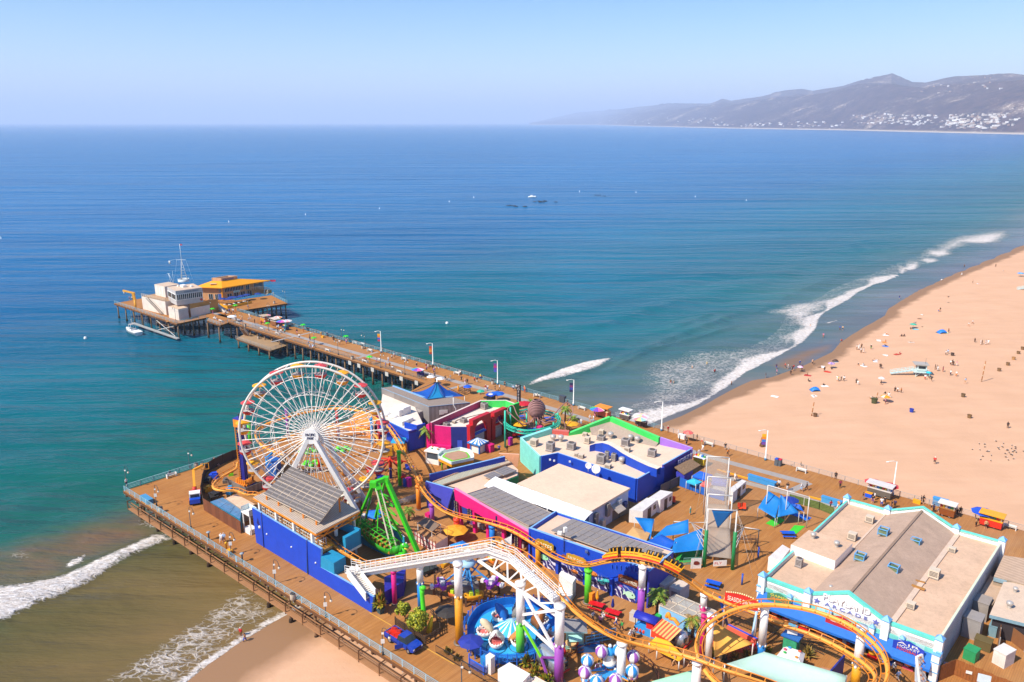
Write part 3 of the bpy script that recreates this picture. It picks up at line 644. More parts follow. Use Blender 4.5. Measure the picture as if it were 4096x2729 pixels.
def bench_proto(backed=True):
 r=tg('bench',(0,0,0),'bench','bench');
 for s_ in(-1,1):b=B();b.box((s_*.95,0,0),(.14,.55,.78),BW);b('end_frame',r)
 b=B();b.box((0,0,.42),(1.76,.42,.06),BG_);b('seat',r)
 b=B();b.box((0,.24,.5),(1.76,.05,.32),BW);b('backrest',r);return r
bp_=bench_proto();bk=kids(bp_);bu=[0]
def bench(p,label,rz=R(-41)):
 if not bu[0]:o=bp_;bu[0]=1;o.location=p;o.rotation_euler=(0,0,rz);o['label']=label
 else:o=dup(bp_,p,rz,label,ch=bk)
 o['group']='white benches along the pier'
for k,x,y,l,rz in(('S4',620,545,'white bench by the seaward railing of the amusement deck',48),('S2',292,668,'white bench on the near rail, left of the cross strip',139),('S2',575,592,'white bench on the far rail, leftmost of three near a bin',-41),('S2',652,605,'white bench on the far rail, just behind the concrete bin',-41),('S2',730,672,'white bench on the far rail, left of the first banner pole',-41),('S2',680,783,'white bench with a seated pair on the near rail',139),('S2',1042,892,'white bench on the near rail near the rainbow parasol',139),('S2',1088,762,'white bench on the far rail between two banner poles',-41),('S2',1640,912,'white bench on the far rail where a pair lean',-41),('S6',1848,255,'white bench on the far rail above the octopus ride',-41),('T3',648,112,'white bench on the far rail beside the surf',-41),('T3',2095,522,'white bench on the beach rail behind the purple roof edge',-41),('U3',600,175,'white bench on the beach rail with a person standing behind',-41),('U3',2240,622,'white bench on the beach rail right of the blue parasol',-41),('V2',545,1120,'white bench with a sitter on the small landing',139),('V2',657,1165,'white bench on the small landing, right one',139),('V2',995,1205,'white bench on the near rail by the white parasol',139),('V2',1465,1320,'white bench in front of the striped carts',139),('V2',1765,1415,'white bench on the near rail above the ramp',139)):
 bench(Q(k,x,y),l,R(rz))
BIN=M('C3B29C',.9,di=.35)
def bin_(p,label,s=1.,m=BIN,dark=True):
 r=tg('litter_bin',p,label,'litter bin','concrete litter bins');b=B();b.lt(p,[(.36*s,0),(.42*s,.1*s),(.42*s,.85*s),(.38*s,.95*s)],m,12);b('drum',r)
 b=B();b.lt(p+Z(.95*s),[(.38*s,0),(.36*s,.14*s),(.16*s,.2*s),(.15*s,.05*s),(0,.04*s)],M('4A4540'),12);b('lid',r);return r
for k,x,y,l in(('S4',875,445,'concrete bin beside the hooked lamp on the seaward rail'),('S4',506,912,'concrete bin with a dark lid near the corner of the deck'),('S5',580,1172,'concrete bin with a dark lid opposite the blue wall'),('S2',546,754,'concrete bin on the near rail by the cross strip'),('S2',655,643,'concrete bin on the far rail among benches'),('S2',1343,832,'concrete bin on the far rail left of the rust banner'),('S2',2015,1014,'concrete bin on the far rail left of the purple banner'),('V2',1135,1264,'concrete bin near the stairs to the fishing platform'),('V2',1702,812,'concrete bin on the restaurant platform'),('V2',255,2000,'x')):
 if l!='x':bin_(Q(k,x,y),l)
p=Q('S1',1657,1062,LZ);bin_(p,'concrete bin on the low fishing platform')
PG=M('39D41E',.5,di=0)
for i,(k,x,y,l,c)in EN((('S1',1420,775,'green palm cutout in front of the restaurant terrace','E8772A'),('S1',1182,812,'green palm cutout on a pink pole outside the harbour office','E26AA0'),('S1',1757,968,'green palm cutout on a yellow pole above the ramp','E9A21C'),('S1',2127,985,'green palm cutout under a yellow pennant on the far rail','E8772A'),('S1',2242,1125,'green palm cutout on the near rail left of the wheel','3F7F9C'),('S2',485,585,'green palm cutout on a purple pole by the far rail','B05AA8'),('S2',732,808,'green palm cutout on a rainbow pole by the near rail','F0A818'))):
 p=Q(k,x,y);r=tg('palm_cutout',p,l,'palm sign','green palm cutouts');
 b.tb([p,p+Z(1.2),p+Z(2.3)],.1,M(c,di=0),7);b('pole',r);t=p+Z(2.3)
 for a in range(7):
  an=a*2*pi/7+.3;d=V((cos(an),sin(an),0));s_=V((-d.y,d.x,0))
  rows=[]
  for q in range(5):
   f=q/4;c_=t+d*(f*1.05)+Z(.28*sin(f*2.6)-.35*f*f+.1);wd=.28*sin(pi*(.15+.8*f));rows.append([c_-s_*wd,c_+Z(.06),c_+s_*wd])
  b.sheet(rows,PG,False)
 b('fronds',r,solid=.03)
def wpy(b,k,a,c,pts,th,m,mtop=None):
 P_=[onv(k,x,y,a,c)for x,y in pts];n=V((-(c-a).y,(c-a).x,0)).normalized()
 if n.y<0:n=-n
 k_=len(P_);bk=[p+n*th for p in P_]
 b.add(P_+bk,[tuple(range(k_))]+[tuple(range(2*k_-1,k_-1,-1))],m)
 b.add(P_+bk,[(i,(i+1)%k_,k_+(i+1)%k_,k_+i)for i in range(k_)],mtop or m)
 return P_
def wall(b,a,c,z0,z1a,z1b,th,m,cap=None,inside=1):
 n=V((-(c-a).y,(c-a).x,0)).normalized()*th*inside
 pts=[a,c,c+n,a+n];zz=[z1a,z1b,z1b,z1a]
 vs=[up(p,z0)for p in pts]+[up(p,z)for p,z in zip(pts,zz)]
 b.add(vs,[(0,1,5,4),(1,2,6,5),(2,3,7,6),(3,0,4,7),(3,2,1,0)],m);b.add(vs,[(4,5,6,7)],cap or m)
GREY=M('8C8480',.45,vs=.4,di=.3);FRAME=M('C9B49C',.5)
def solar(name,A,Bp,Cp,D,nu,nv,label,mc=GREY,gap=.05,root=None,gu=None):
 r=root or tg(name,(A+Bp+Cp+D)/4,label,'solar panels');b=B();f=B()
 P_=lambda u,v:(A*(1-u)+Bp*u)*(1-v)+(D*(1-u)+Cp*u)*v
 th=Z(.07);du=gap/((Bp-A).length);dv=gap/((D-A).length)
 f.slab([P_(0,0)-th,P_(1,0)-th,P_(1,1)-th,P_(0,1)-th],.08,FRAME)
 for i in range(nu):
  for j in range(nv):
   u0,u1,v0,v1=i/nu+du/2*(2.2 if gu and i%gu==0 else 1),(i+1)/nu-du/2,j/nv+dv/2,(j+1)/nv-dv/2
   b.slab([P_(u0,v0),P_(u1,v0),P_(u1,v1),P_(u0,v1)],.05,mc)
 b('panel_field',r);f('mounting_frame',r);return r
def acu(p,s,label,rz=R(-41),kind=0):
 r=tg('rooftop_unit',p,label,'air conditioner','rooftop air conditioners');w,h=s[0]*.72,s[1]*.72
 m1=M('A79E98',.5,di=.4)if kind==0 else M('D9C7AE',.6,di=.4);b=B()
 b.box(p,(w*1.1,w*.95,.15),M('8C8076'),rz);b.box(p+Z(.15),(w,w*.85,h-.15),m1,rz);b('cabinet',r)
 x,y=V((cos(rz),sin(rz),0)),V((-sin(rz),cos(rz),0));g=B();dk=M('5F5650',.7)
 for d,hw in((-y,w*.85/2),(-x,w/2),(x,w/2)):
  c=p+d*(hw+.012);t=V((-d.y,d.x,0));ww=(w if d==-y else w*.85)*.4
  for q in range(4):g.add([up(c-t*ww,p.z+h*(.3+.15*q)),up(c+t*ww,p.z+h*(.3+.15*q)),up(c+t*ww,p.z+h*(.38+.15*q)),up(c-t*ww,p.z+h*(.38+.15*q))],[(0,1,2,3)],dk)
 g('grille',r)
 if kind==0:g=B();g.lt(p+Z(h),[(w*.36,0),(w*.36,.08),(w*.3,.09),(w*.28,.03),(0,.03)],dk,12);g('fan',r)
 return r
def vent(p,label,s=1.):
 r=tg('roof_vent',p,label,'roof vent','round roof vents');b=B();b.lt(p,[(.3*s,0),(.3*s,.5*s)],M('B9AFA2'),10);b('pipe',r)
 b=B();b.lt(p+Z(.5*s),[(.34*s,0),(.48*s,.1*s),(.48*s,.5*s),(.3*s,.62*s),(0,.66*s)],M('C6BEB4',.4,.3),10);b('hood',r);return r
BLUE=M('1548C0',.5,vs=.5,di=.12,bump=.2,bs=3);BLUE2=M('2A45B0',.55,di=.12);NAVY=M('1B2470',.55,di=.1);LBLUE=M('86B4E0',.6,di=.1);PURP=M('3A2F9C',.55,di=.1)
ROOFB=M('E2BFA2',.85,vs=.25,var=.12,di=.45);ROOFW=M('EBD9C6',.85,vs=.4,di=.45);TEAL=M('1E86A8',.5,di=.1);MINT=M('7FD9C8',.6,di=.2);PINK=M('E01E78',.5,di=.08);MAG=M('B42C62',.55,di=.12);RED=M('C4202A',.5,di=.1)
GRN=M('3FD25C',.55,di=.12);ORG=M('F08A1E',.55,di=.1);WHT=M('F0EBE2',.6,di=.18);DARK=M('211D1E',.6,di=0);GLASS=M('20343C',.15,di=0,spec=.6)
WA,WB=Q('S5',195,575),Q('S5',1400,1310);r=tg('blue_wall',(WA+WB)/2,'long bright blue wall facing the sea walk, stepping down to a low end','wall')
wpy(b,'S5',WA,WB,[(197,577),(150,210),(720,552),(722,905),(733,912)][:4][:3]+[(725,905)],.35,BLUE,LBLUE);b('wall_panel',r)
wpy(b,'S5',WA,WB,[(733,912),(728,556),(872,643),(866,834),(1418,1146),(1400,1310)],.35,BLUE,LBLUE);b('wall_panel',r)
n_=V((.4,-.6,0))*.15
for x,y,x2,y2 in((276,630,247,262),(737,915,722,552)):
 a=onv('S5',x,y,WA,WB)+n_;c=onv('S5',x2,y2,WA,WB)+n_;b.tb([a,c],.09,NAVY,6)
b('drain_pipe',r);
for x,y in((305,485),(815,785),(562,620)):b.ball(onv('S5',x,y,WA,WB)+n_,.16,WH,8,5)
b('wall_lamp',r)
c_=onv('S5',215,375,WA,WB)+n_*.3;ux=NM(WB-WA);b.poly([c_+Z(1.1),c_+ux*.55+Z(-.1),c_+Z(-.4),c_-ux*.45+Z(-.1)],NAVY);b('diamond_opening',r);b.ball(c_+ux*.45+Z(-.55),.3,WH,8,6,(1,.6,1));b('flood_lamp',r)
ZR=14.2;t0,t1,t2=Q('S5',165,100,ZR),Q('S5',820,480,ZR),Q('S5',1278,245,ZR);t3=t0+(t2-t1)
st=tg('coaster_station',up((t0+t2)/2,DK),'open coaster station with a ribbed tin roof and orange trusses behind the blue wall','building')
TIN=STR('D6C2AC','B5A08B',.32,atan2((t1-t0).y,(t1-t0).x),0,.55,.5)
b.slab([t0,t1,t2,t3],.18,M('C7B299'),TIN);b('roof',st)
for a,c in((t0,t1),(t1,t2),(t2,t3),(t3,t0)):b.bar(up(a,ZR-.3),up(c,ZR-.3),.22,ORG)
for k in range(6):
 a=L2(t1,t2,k/6);c=L2(t1,t2,(k+1)/6);b.bar(up(a,ZR-.3-.7*(k%2)),up(c,ZR-.3-.7*((k+1)%2)),.12,ORG)
b.bar(up(t1,ZR-1.0),up(t2,ZR-1.0),.16,ORG);b('truss',st)
for k in range(4):
 for e in(.03,.55,.97):p=L2(L2(t0,t1,.08+.28*k),L2(t3,t2,.08+.28*k),e);b.box(dk(p),(.42,.42,ZR-DK-.2),WHT,R(-41));b('post',st)
def SP(u,v,z):return up(L2(L2(t0,t1,u),L2(t3,t2,u),v),z)
b.slab([SP(.02,.02,11),SP(1.02,.02,11),SP(1.02,.30,11),SP(.02,.30,11)],.4,M('B98F5E'),M('A8783C'));b.slab([SP(.02,.46,11),SP(1.0,.46,11),SP(1.,.85,11),SP(.02,.85,11)],.4,M('6A5A4C'));b('platform',st)
ya=M('F2A81E',.6)
b.bar(SP(.02,.29,11.05),SP(1.02,.29,11.05),.3,ya);b.bar(SP(.02,.08,11.05),SP(1.02,.08,11.05),.35,ya)
b('edge_stripe',st);g=B()
for i in range(26):
 u=.04+i*.037;a=SP(u,.12,11.);c=SP(u,.25,11.);g.bar(up(a,12.2),up(c,12.2),.07,WHT);g.bar(up(a,11),up(a,12.2),.07,WHT);g.bar(up(c,11),up(c,12.2),.07,WHT)
for z in(11.6,12.2):g.bar(SP(.03,.12,z),SP(1,.12,z),.06,WHT)
g('queue_gates',st)
BLT=M('2390B8',.55,di=.15)
b.pz([SP(1.04,.0,0),SP(1.22,.02,0),SP(1.22,.28,0),SP(1.04,.26,0)],DK,10.6,BLT)
b.pz([SP(.80,.72,0),SP(1.10,.80,0),SP(1.10,.84,0),SP(.80,.76,0)],9.6,12.3,BLT);b.pz([SP(1.06,.48,0),SP(1.10,.48,0),SP(1.10,.84,0),SP(1.06,.84,0)],9.6,12.1,BLT)
b.pz([SP(.80,.46,0),SP(1.10,.46,0),SP(1.10,.84,0),SP(.8,.84,0)],9.2,9.6,WHT);b('blue_parapet',st)
sA,sB,sC,sD=Q('N',1053,1975,15.0),Q('N',1279,2088,15.0),Q('N',1376,1964,18.0),Q('N',1164,1864,18.0)
LINE=STR('6E6660','9A8E84',.62,-atan2((sD-sA).y,(sD-sA).x),0,.7,.45)
sr=solar('solar_array',sA,sB,sC,sD,9,4,'large tilted solar array on orange props above the station roof',LINE,.12)
for u in(.06,.28,.5,.72,.94):
 q=L2(sA,sB,u);b.bar(up(q,ZR),up(q,q.z-.1),.22,ORG)
 q=L2(sD,sC,u)*.92+L2(sA,sB,u)*.08;b.bar(up(q,ZR),up(q,q.z-.15),.22,ORG);b.bar(up(L2(sA,sB,u),ZR+.2),up(q,q.z-.3),.14,ORG)
b('prop',sr)
HO=[Q('S4',958,892),Q('S4',1345,1138)];r=tg('hoarding',HO[0],'brown timber hoarding around the storage yard beside the sea walk','fence')
nn=V((.65,.75,0));
for i in range(9):
 a,c=L2(HO[0],HO[1],i/9),L2(HO[0],HO[1],(i+1)/9);b.pz([a,a+(c-a)*.985,a+(c-a)*.985+nn*.1,a+nn*.1],DK,8.35+(i%2)*.04,M('6E3F26' if i%2 else '7A472B',.8,vs=2.5))
b('boarding',r)
ZP=8.3;pq=[Q('S4',1022,805,ZP),Q('S4',1150,762,ZP),Q('S4',1352,882,ZP),Q('S4',1335,990,ZP)]
r=tg('storage_shed',pq[0]*0+dk(pq[3]),'flat shed with a glossy blue grey roof and a teal end wall behind the hoarding','shed');b.pz([pq[0],pq[1],pq[2],pq[3]],DK,ZP-.02,TEAL,TEAL);b('wall',r)
GB=M('5F8FB5',.12,vs=.35,var=.35,di=.3,spec=.8)
for i in range(3):b.slab([L2(pq[0],pq[3],i/3+.005)+Z(.06),L2(pq[1],pq[2],i/3+.005)+Z(.06),L2(pq[1],pq[2],(i+1)/3-.005)+Z(.06),L2(pq[0],pq[3],(i+1)/3-.005)+Z(.06)],.06,GB)
b('roof',r)
q4=[Q('S4',1182,768,8.6),Q('S4',1292,722,8.6),Q('S4',1490,828,8.6),Q('S4',1352,884,8.6)]
r=tg('flat_shed',dk(q4[0]),'low shed with a stained cream roof between the hoarding and the station','shed');b.pz(q4,DK,8.6,M('9C8C7C'),M('E6C2A2',.9,var=.3,di=.7));b('shell',r)
r=tg('white_stair',Q('S4',1440,1130),'small white stair landing with rails at the tall end of the blue wall','stair');pz=Q('S4',1440,1060,7.0)
b.box(Q('S4',1445,1120),(2.0,1.4,.9),WHT,R(-41));b('steps',r);pt=Q('S4',1430,920,9.6);b.box(pt,(2.6,1.6,.25),WHT,R(-41))
for s_ in(-1,1):b.box(pt+AX*s_*1.25+Z(.25),(.06,1.6,.9),M('D8E2E2',.3),R(-41));b.box(up(pt+AX*s_*1.1-BX*.6,DK),(.18,.18,3.6),WHT)
b.box(pt+BX*.75+Z(.25),(2.6,.06,.9),M('D8E2E2',.3),R(-41));b('landing',r)
fpth=[Q('S4',*p)for p in((962,890),(932,745),(950,620),(985,500),(1060,452),(1160,402),(1260,360),(1335,338),(1420,310))]
r=tg('mesh_fence',fpth[3],'dark mesh fence curving round the works yard at the sea end of the deck','fence');MESH=M('4A4038',.9,vs=3)
for a,c in zip(fpth,fpth[1:]):wall(b,a,c,DK,DK+2.,DK+2.,.05,MESH)
b('mesh',r)
for p in fpth:b.box(p,(.12,.12,2.2),M('3A322C'),0);b('post',r)
ZG=11.6;g0,g1,g2,g3,g4,g5=Q('W1',297,8,ZG),Q('W1',1040,302,ZG),Q('W1',1690,238,ZG),Q('W1',1420,152,ZG),Q('W1',1030,192,ZG),Q('W1',470,-15,ZG)
r=tg('grey_building',up((g0+g2)/2,DK),'grey metal clad building with a flat gravel roof beside the blue tent','building')
CLAD=STR('9B928C','8A817B',.9,R(-41),0,.5,.6);b.pz([g0,g1,g2,g3,g4,g5],DK,ZG,CLAD,M('9C8A7C',.9,vs=3,var=.3,di=.5));b('wall',r)
for a,c in((g5,g4),(g4,g3)):wall(b,a,c,ZG-.3,ZG+.25,ZG+.25,.3,LBLUE)
for a,c in((g0,g1),(g1,g2)):b.bar(up(a,ZG),up(c,ZG),.12,M('8FA9BC'))
b('roof_trim',r);BD=M('D9B394')
for x,y,w_,h_ in((408,215,1.1,1.7),(508,255,1.1,1.7),(608,300,1.1,1.7),(1240,390,1.1,1.1),(1305,378,.9,.8)):
 f,e=(g0,g1)if x<1000 else(g1,g2);c=onv('W1',x,y,f,e);t=NM(e-f);n=V((t.y,-t.x,0));b.box(c+n*.06-Z(h_/2),(w_,.1,h_),BD if x<1000 else M('DCD8D0'),AT(t));b('boarded_window' if x<1000 else 'wall_unit',r)
c=onv('W1',890,520,g0,g1);t=NM(g1-g0);b.box(up(c,7)+V((t.y,-t.x,0))*.5,(3,1.,2.9),M('AAA098'),AT(t));b('door_box',r)
tl,tf1,tf2,trr=Q('S6',425,195,11.6),Q('S6',600,277,11.9),Q('S6',790,252,11.9),Q('S6',1020,243,11.0)
tbk=(tl+trr)/2+BX*4;tp=(tl+trr)*.5-BX*.3;tp=up(tp,zat(tp,'S6',78));TB1=M('1552A8',.5,di=.1);TB2=M('1E86B8',.45,di=.1)
r=tg('tent_canopy',up((tl+trr)/2,DK),'peaked blue tensile tent rising behind the grey building','tent')
def mem(b,p,q,top,m,sag=.5,n=8):
 rows=[]
 for i in range(n+1):
  f=i/n;rows.append([(L2(p,q,j/n)*(1-f)+top*f)-Z(sag*4*f*(1-f)*1.0)for j in range(n+1)])
 b.sheet(rows,m,True)
for p,q,m_ in((tl,tf1,TB1),(tf1,tf2,TB2),(tf2,trr,TB1),(trr,tbk,TB1),(tbk,tl,TB1)):mem(b,p,q,tp,m_,.8);b('membrane',r,solid=.04)
[b.tb([tp,q],.07,M('2A3A48'),6)for q in(tl,tf1,tf2,trr)];b.tb([dk(tp),tp+Z(.5)],.15,WH,8);b('mast',r)
[b.tb([dk(q),q],.09,WH,6)for q in(tl,trr,tbk)];b('corner_post',r)
ZK=11.4;k0,k1,k2,k3=Q('S6',600,832),Q('S6',870,857),Q('S6',1052,862),Q('S6',1462,665)
kb0,kb1=Q('W1',1058,545,12.2),Q('W1',1845,205,12.2);kb2=Q('W2',560,475,12.2);kb3=Q('W2',775,520,12.4)
r=tg('pink_building',(k0+k3)/2,'pink, navy and red arcade building with twin red arches and a cream roof','building')
k4=dk(k3)+(kb3-kb2)*.3;foot=[k0,k1,k2,k3,dk(kb3),dk(kb2),dk(kb1),dk(kb0)]
fc_=sum(foot,Z(0))/8;b.pz([L2(fc_,p,.97)for p in foot],ZK-1.2,ZK-.6,M('C8A890'),ROOFW,False);b('roof',r)
wall(b,k0,k1,DK,ZK+.1,ZK,.3,PINK,M('F2B8C8'));wall(b,dk(kb0),k0,DK,12.0,ZK+.1,.3,PINK,M('F2B8C8'));b('pink_wall',r)
wall(b,k1,k2,DK,ZK,ZK+.1,.3,M('23307E',.55,di=.1),M('D8C4C0'));b('navy_wall',r)
wall(b,dk(kb1),dk(kb0),DK,12.3,12.2,.5,MAG,M('E8D0C4'));b('back_parapet',r)
wall(b,dk(kb2),dk(kb1),DK,12.6,12.3,.5,GRN,M('E8D8C4'));wall(b,dk(kb3),dk(kb2),DK,12.3,12.6,.5,GRN,M('E8D8C4'));b('green_parapet',r)
t=NM(k3-k2);n=V((t.y,-t.x,0));Lk=(k3-k2).length;MAGD=M('8E1F6E',.55)
wall(b,k2,k3,DK,ZK-.8,ZK-.8,.3,MAGD);b('recessed_wall',r)
def arch(u0,u1,ztop,opens):
 b=B();a=k2+t*(Lk*u0);w_=Lk*(u1-u0);d=n*.9;hw=w_*.30;cx_=w_*.52;N_=10;zc=ztop-1.6-hw*.55
 out=[(0,DK),(0,ztop-1.1),(w_*.14,ztop-1.1),(w_*.14,ztop),(w_,ztop),(w_,DK),(cx_+hw,DK)]
 out+=[(cx_+hw*cos(q),zc+hw*.9*sin(q))for q in LS(0,pi,N_)]+[(cx_-hw,DK)]
 fr=[up(a+t*x_,z)+d for x_,z in out];bk=[up(a+t*x_,z)-n*.25 for x_,z in out];k_=len(out)
 b.add(fr+bk,[tuple(range(k_)),tuple(range(2*k_-1,k_-1,-1))]+[(i,(i+1)%k_,k_+(i+1)%k_,k_+i)for i in range(k_)],RED);b('red_arch',r)
 b=B();c=a+t*cx_;b.box(up(c+n*.25,DK),(hw*1.7,.12,3.6),M('D8CCC8',.5,vs=3,var=.5),AT(t));b('ticket_window',r)
 b=B();b.box(up(c+n*.5,DK+3.1),(hw*1.8,.6,.35),M('D22A22')if opens else M('2458B8'),AT(t));b('window_awning',r)
arch(0,.56,12.9,0);arch(.6,1.02,12.4,1)
a_,c_=dk(k3),dk(kb3);wall(b,a_,c_,DK,12.2,12.9,.5,M('2E9A3A',.55),GRN,-1);b('green_facade',r)
x_=NM(c_-a_);nn_=V((x_.y,-x_.x,0));text('MARIASOL' if 0 else 'MEXICAN',up((a_+c_)/2,11.2)+nn_*.12,x_,(0,0,1),1.1,M('D8F0D0'),'sign_letters',r,width=(c_-a_).length*.6)
b.pz([k0+V((.2,-.3,0)),k1+V((0,-.1,0)),k1+V((0,-.9,0)),k0+V((.3,-1.0,0))],DK,7.2,PINK);b('plinth',r)
c=L2(k1,k2,.55);tt=NM(k2-k1);b.box(dk(c)+V((tt.y,-tt.x,0))*.08,(1.1,.1,2.3),M('3F5AC8'),AT(tt));b('door',r)
ZKR=ZK-.6
for k,x,y,s_,l,kd in(('W1',1912,335,(1.9,2.0),'large grey roof unit at the green end of the pink building',0),('W1',1320,598,(1.7,.9),'low grey roof unit by the front edge of the pink building',0),('W1',1585,545,(1.8,1.3),'grey roof unit beside the red arch',0),('W1',1440,560,(1.1,.8),'small tan roof box on the pink building',1)):acu(Q(k,x,y,ZKR),s_,l,R(-41),kd)
p=Q('W1',1465,435,ZKR);b.tb([p,p+Z(1.6),p+V((-.5,0,2.4)),p+V((-.5,0,4.2))],.13,M('D9D2C8'),8);b('flue_pipe',None,'crooked white flue pipe on the roof of the pink building','pipe')
ZL=10.6;e0,e1,e2,e3=Q('W1',370,520,ZL),Q('W1',726,692,ZL),Q('W1',848,655,ZL),Q('W1',985,585,ZL+.6);ee=Q('W1',250,460,ZL);eg=up(L2(g0,g1,.72),ZL)
r=tg('low_blue_building',dk(e1),'low blue building with a cream roof in front of the grey shed','building')
b.pz([ee,e0,e1,e2,e3,eg,up(L2(g0,g1,.02),ZL)],DK,ZL-.5,BLUE,ROOFW);b('shell',r)
wall(b,dk(ee),dk(e0),ZL-.6,ZL,ZL,.3,BLUE,LBLUE);wall(b,dk(e0),dk(e1),ZL-.6,ZL,ZL,.3,BLUE,LBLUE);wall(b,dk(e1),dk(e2),ZL-.6,ZL,ZL,.3,PURP);b('parapet',r)
wall(b,up(Q('W1',655,565,11.2),DK),up(Q('W1',850,610,11.2),DK),ZL-.6,11.4,11.3,.4,BLUE);wall(b,up(Q('W1',850,610,11.2),DK),up(Q('W1',985,585,11.2),DK),DK,11.3,11.5,.4,BLUE2);b('raised_wall',r)
f0,f1=Q('W1',440,870,8.6),Q('W1',650,880,8.6);b.slab([f0,f1,f1+V((.4,1.6,.7)),f0+V((.4,1.6,.7))],.1,M('2AA3CC'));b('canopy',r)
b.box(up(L2(f0,f1,.55)+V((.3,1.2,0)),DK),(3.2,.6,2.3),M('E8A81E'),R(-30));b('counter',r)
for i,(x,y,s_)in EN(((360,440,(2.6,2.,.9)),(480,470,(2.4,1.8,.7)),(560,420,(3.,2.2,1.5)),(640,400,(2.6,2.4,1.7)),(600,560,(3.,2.,.9)),(700,520,(2.4,1.6,.8)))):
 p=Q('W1',x,y,ZL-.5);b.ball(p+Z(s_[2]*.3),1,WHT,10,6,(s_[0]*.5,s_[1]*.5,s_[2]*.7))if i<2 else b.box(p,s_,WHT,R(-38));b('covered_stack',None,['rounded white tarp on the blue building roof, nearest the wheel','second rounded white tarp on the blue building roof','boxy white tarp against the grey wall, left of two','boxy white tarp against the grey wall, right of two','flat white tarp in the middle of the blue building roof','small white tarp near the grey door box'][i],'tarp','white covered stacks')
r=tg('white_kiosk',Q('W1',1090,1150),'white snack kiosk with a painted white hip roof beside the pink wall','kiosk')
kz=8.9;kq=[Q('W1',965,988,kz),Q('W1',1080,918,kz),Q('W1',1305,958,kz),Q('W1',1200,1032,kz)];c_=(kq[0]+kq[2])/2
ins=[L2(c_,p,.82)for p in kq];b.pz([up(p,0)for p in ins],DK,7.1,WHT);b('counter',r)
b.pz([up(L2(c_,p,.74),0)for p in kq],7.1,kz-.1,M('4A5560',.3));b('glazing',r)
[b.box(dk(p),(.18,.18,kz-DK),WHT)for p in ins];b('corner_post',r)
ap=c_+Z(.6);[b.add([kq[i],kq[(i+1)%4],ap],[(0,1,2)],WHT)for i in range(4)];b.slab([p-Z(.01)for p in kq],.25,WHT);b('roof',r)
for i,(u,v_,cc)in EN(((.3,.4,'3FA34A'),(.6,.3,'E8772A'),(.7,.7,'D23A5A'),(.35,.75,'F0A818'))):q=L2(L2(kq[0],kq[1],u),L2(kq[3],kq[2],u),v_)+Z(.42);b.ball(q,.28,M(cc),8,4,(1,1,.3));b('painted_spot',r)
oz=8.9;op=[Q('W1',*p,oz)for p in((1192,1080),(1250,1030),(1535,972),(1690,1010),(1740,1080),(1740,1130),(1400,1200),(1190,1100))];oc=sum(op,Z(0))/8
r=tg('octagonal_canopy',dk(oc),'eight sided canopy with an orange fascia and lime rim on green legs','canopy')
b.pz(op,oz-.75,oz-.1,M('F2A21E',.55),WHT);b('fascia',r);
for i in range(8):
 a,c=op[i],op[(i+1)%8];wall(b,a,c,oz-.1,oz+.5,oz+.5,.12,M('DCE4E0',.4))
b('rim',r);i1=[L2(oc,p,.78)for p in op];i2=[L2(oc,p,.66)for p in op];b.pz(i1,oz-.1,oz+.12,M('7CCB2E'));b('lime_ring',r);b.pz(i2,oz+.0,oz+.2,M('B98E72',.9));b('centre_panel',r)
for x,y in((1248,1288),(1335,1265),(1600,1200)):p=Q('W1',x,y);b.tb([p,up(p,oz-.4)],.16,M('7CCB2E'),8);b('leg',r)
hc=(Q('S6',1112,890)+Q('S6',1225,890))/2+V((.1,.9,0));r=tg('striped_hut',hc,'white ticket hut with a blue and white striped pyramid roof','hut');ang=R(-60)
b.box(hc,(2.3,2.1,2.3),WHT,R(-35));b('wall',r);x_,y_=V((cos(R(-35)),sin(R(-35)),0)),V((-sin(R(-35)),cos(R(-35)),0))
for sx_ in(-1,1):
 for sy_ in(-1,1):b.box(hc+x_*sx_*1.15+y_*sy_*1.05,(.28,.28,2.32),M('1F6FC8'),R(-35))
b('corner_trim',r);cs=[hc+x_*sx_*1.75+y_*sy_*1.6+Z(2.3)for sx_,sy_ in((-1,-1),(1,-1),(1,1),(-1,1))];ap=hc+Z(3.2)
for i in range(4):
 p,q=cs[i],cs[(i+1)%4]
 for j in range(6):
  a,c=L2(p,q,j/6),L2(p,q,(j+1)/6);b.add([a,c,ap],[(0,1,2)],WHT if j%2 else M('1F7FD0'))
b.slab([p-Z(.01)for p in cs],.3,M('2A7FC8'));b('roof',r)
G0,G1=Q('T1',700,945),Q('T1',1350,1245);gt=NM(G1-G0);gn=V((-gt.y,gt.x,0));gn=gn if gn.y>0 else-gn
r=tg('pink_arcade',(G0+G1)/2,'open fronted games arcade with a slanting hot pink fascia on splayed pink legs','building')
fp_=wpy(b,'T1',G0,G1,[(470,440),(1395,985),(1378,1075),(1230,1010),(1050,905),(860,800),(690,700),(552,640),(490,600)],.6,PINK,M('F08AB4'))
b('fascia',r)
for(x0,y0),(x1,y1),w_ in(((515,600),(545,858),.55),((690,690),(705,950),.6),((850,780),(855,1030),.6),((1025,890),(1035,1085),.5),((1208,985),(1212,1158),.4),((1345,1050),(1350,1245),.6)):
 a,c=onv('T1',x0,y0,G0,G1),onv('T1',x1,y1,G0,G1);b.bar(a+gn*.3,dk(c)+gn*.3,w_,PINK,.6);b('leg',r)
zl,zr=fp_[0].z,fp_[1].z
W0,W1_=dk(fp_[0]),dk(fp_[1]);RZ=10.9
wall(b,up(L2(W0,W1_,.02)+gn*3.6,DK),up(W1_+gn*3.6,DK),DK,10.4,9.3,.3,M('2B3A78',.6,vs=1.5,var=.4));b('back_wall',r)
b.slab([up(W0+gn*.3,10.1),up(W1_+gn*.3,9.2),up(W1_+gn*4,9.2),up(W0+gn*4,10.1)],.12,M('E88A20'));b('soffit',r)
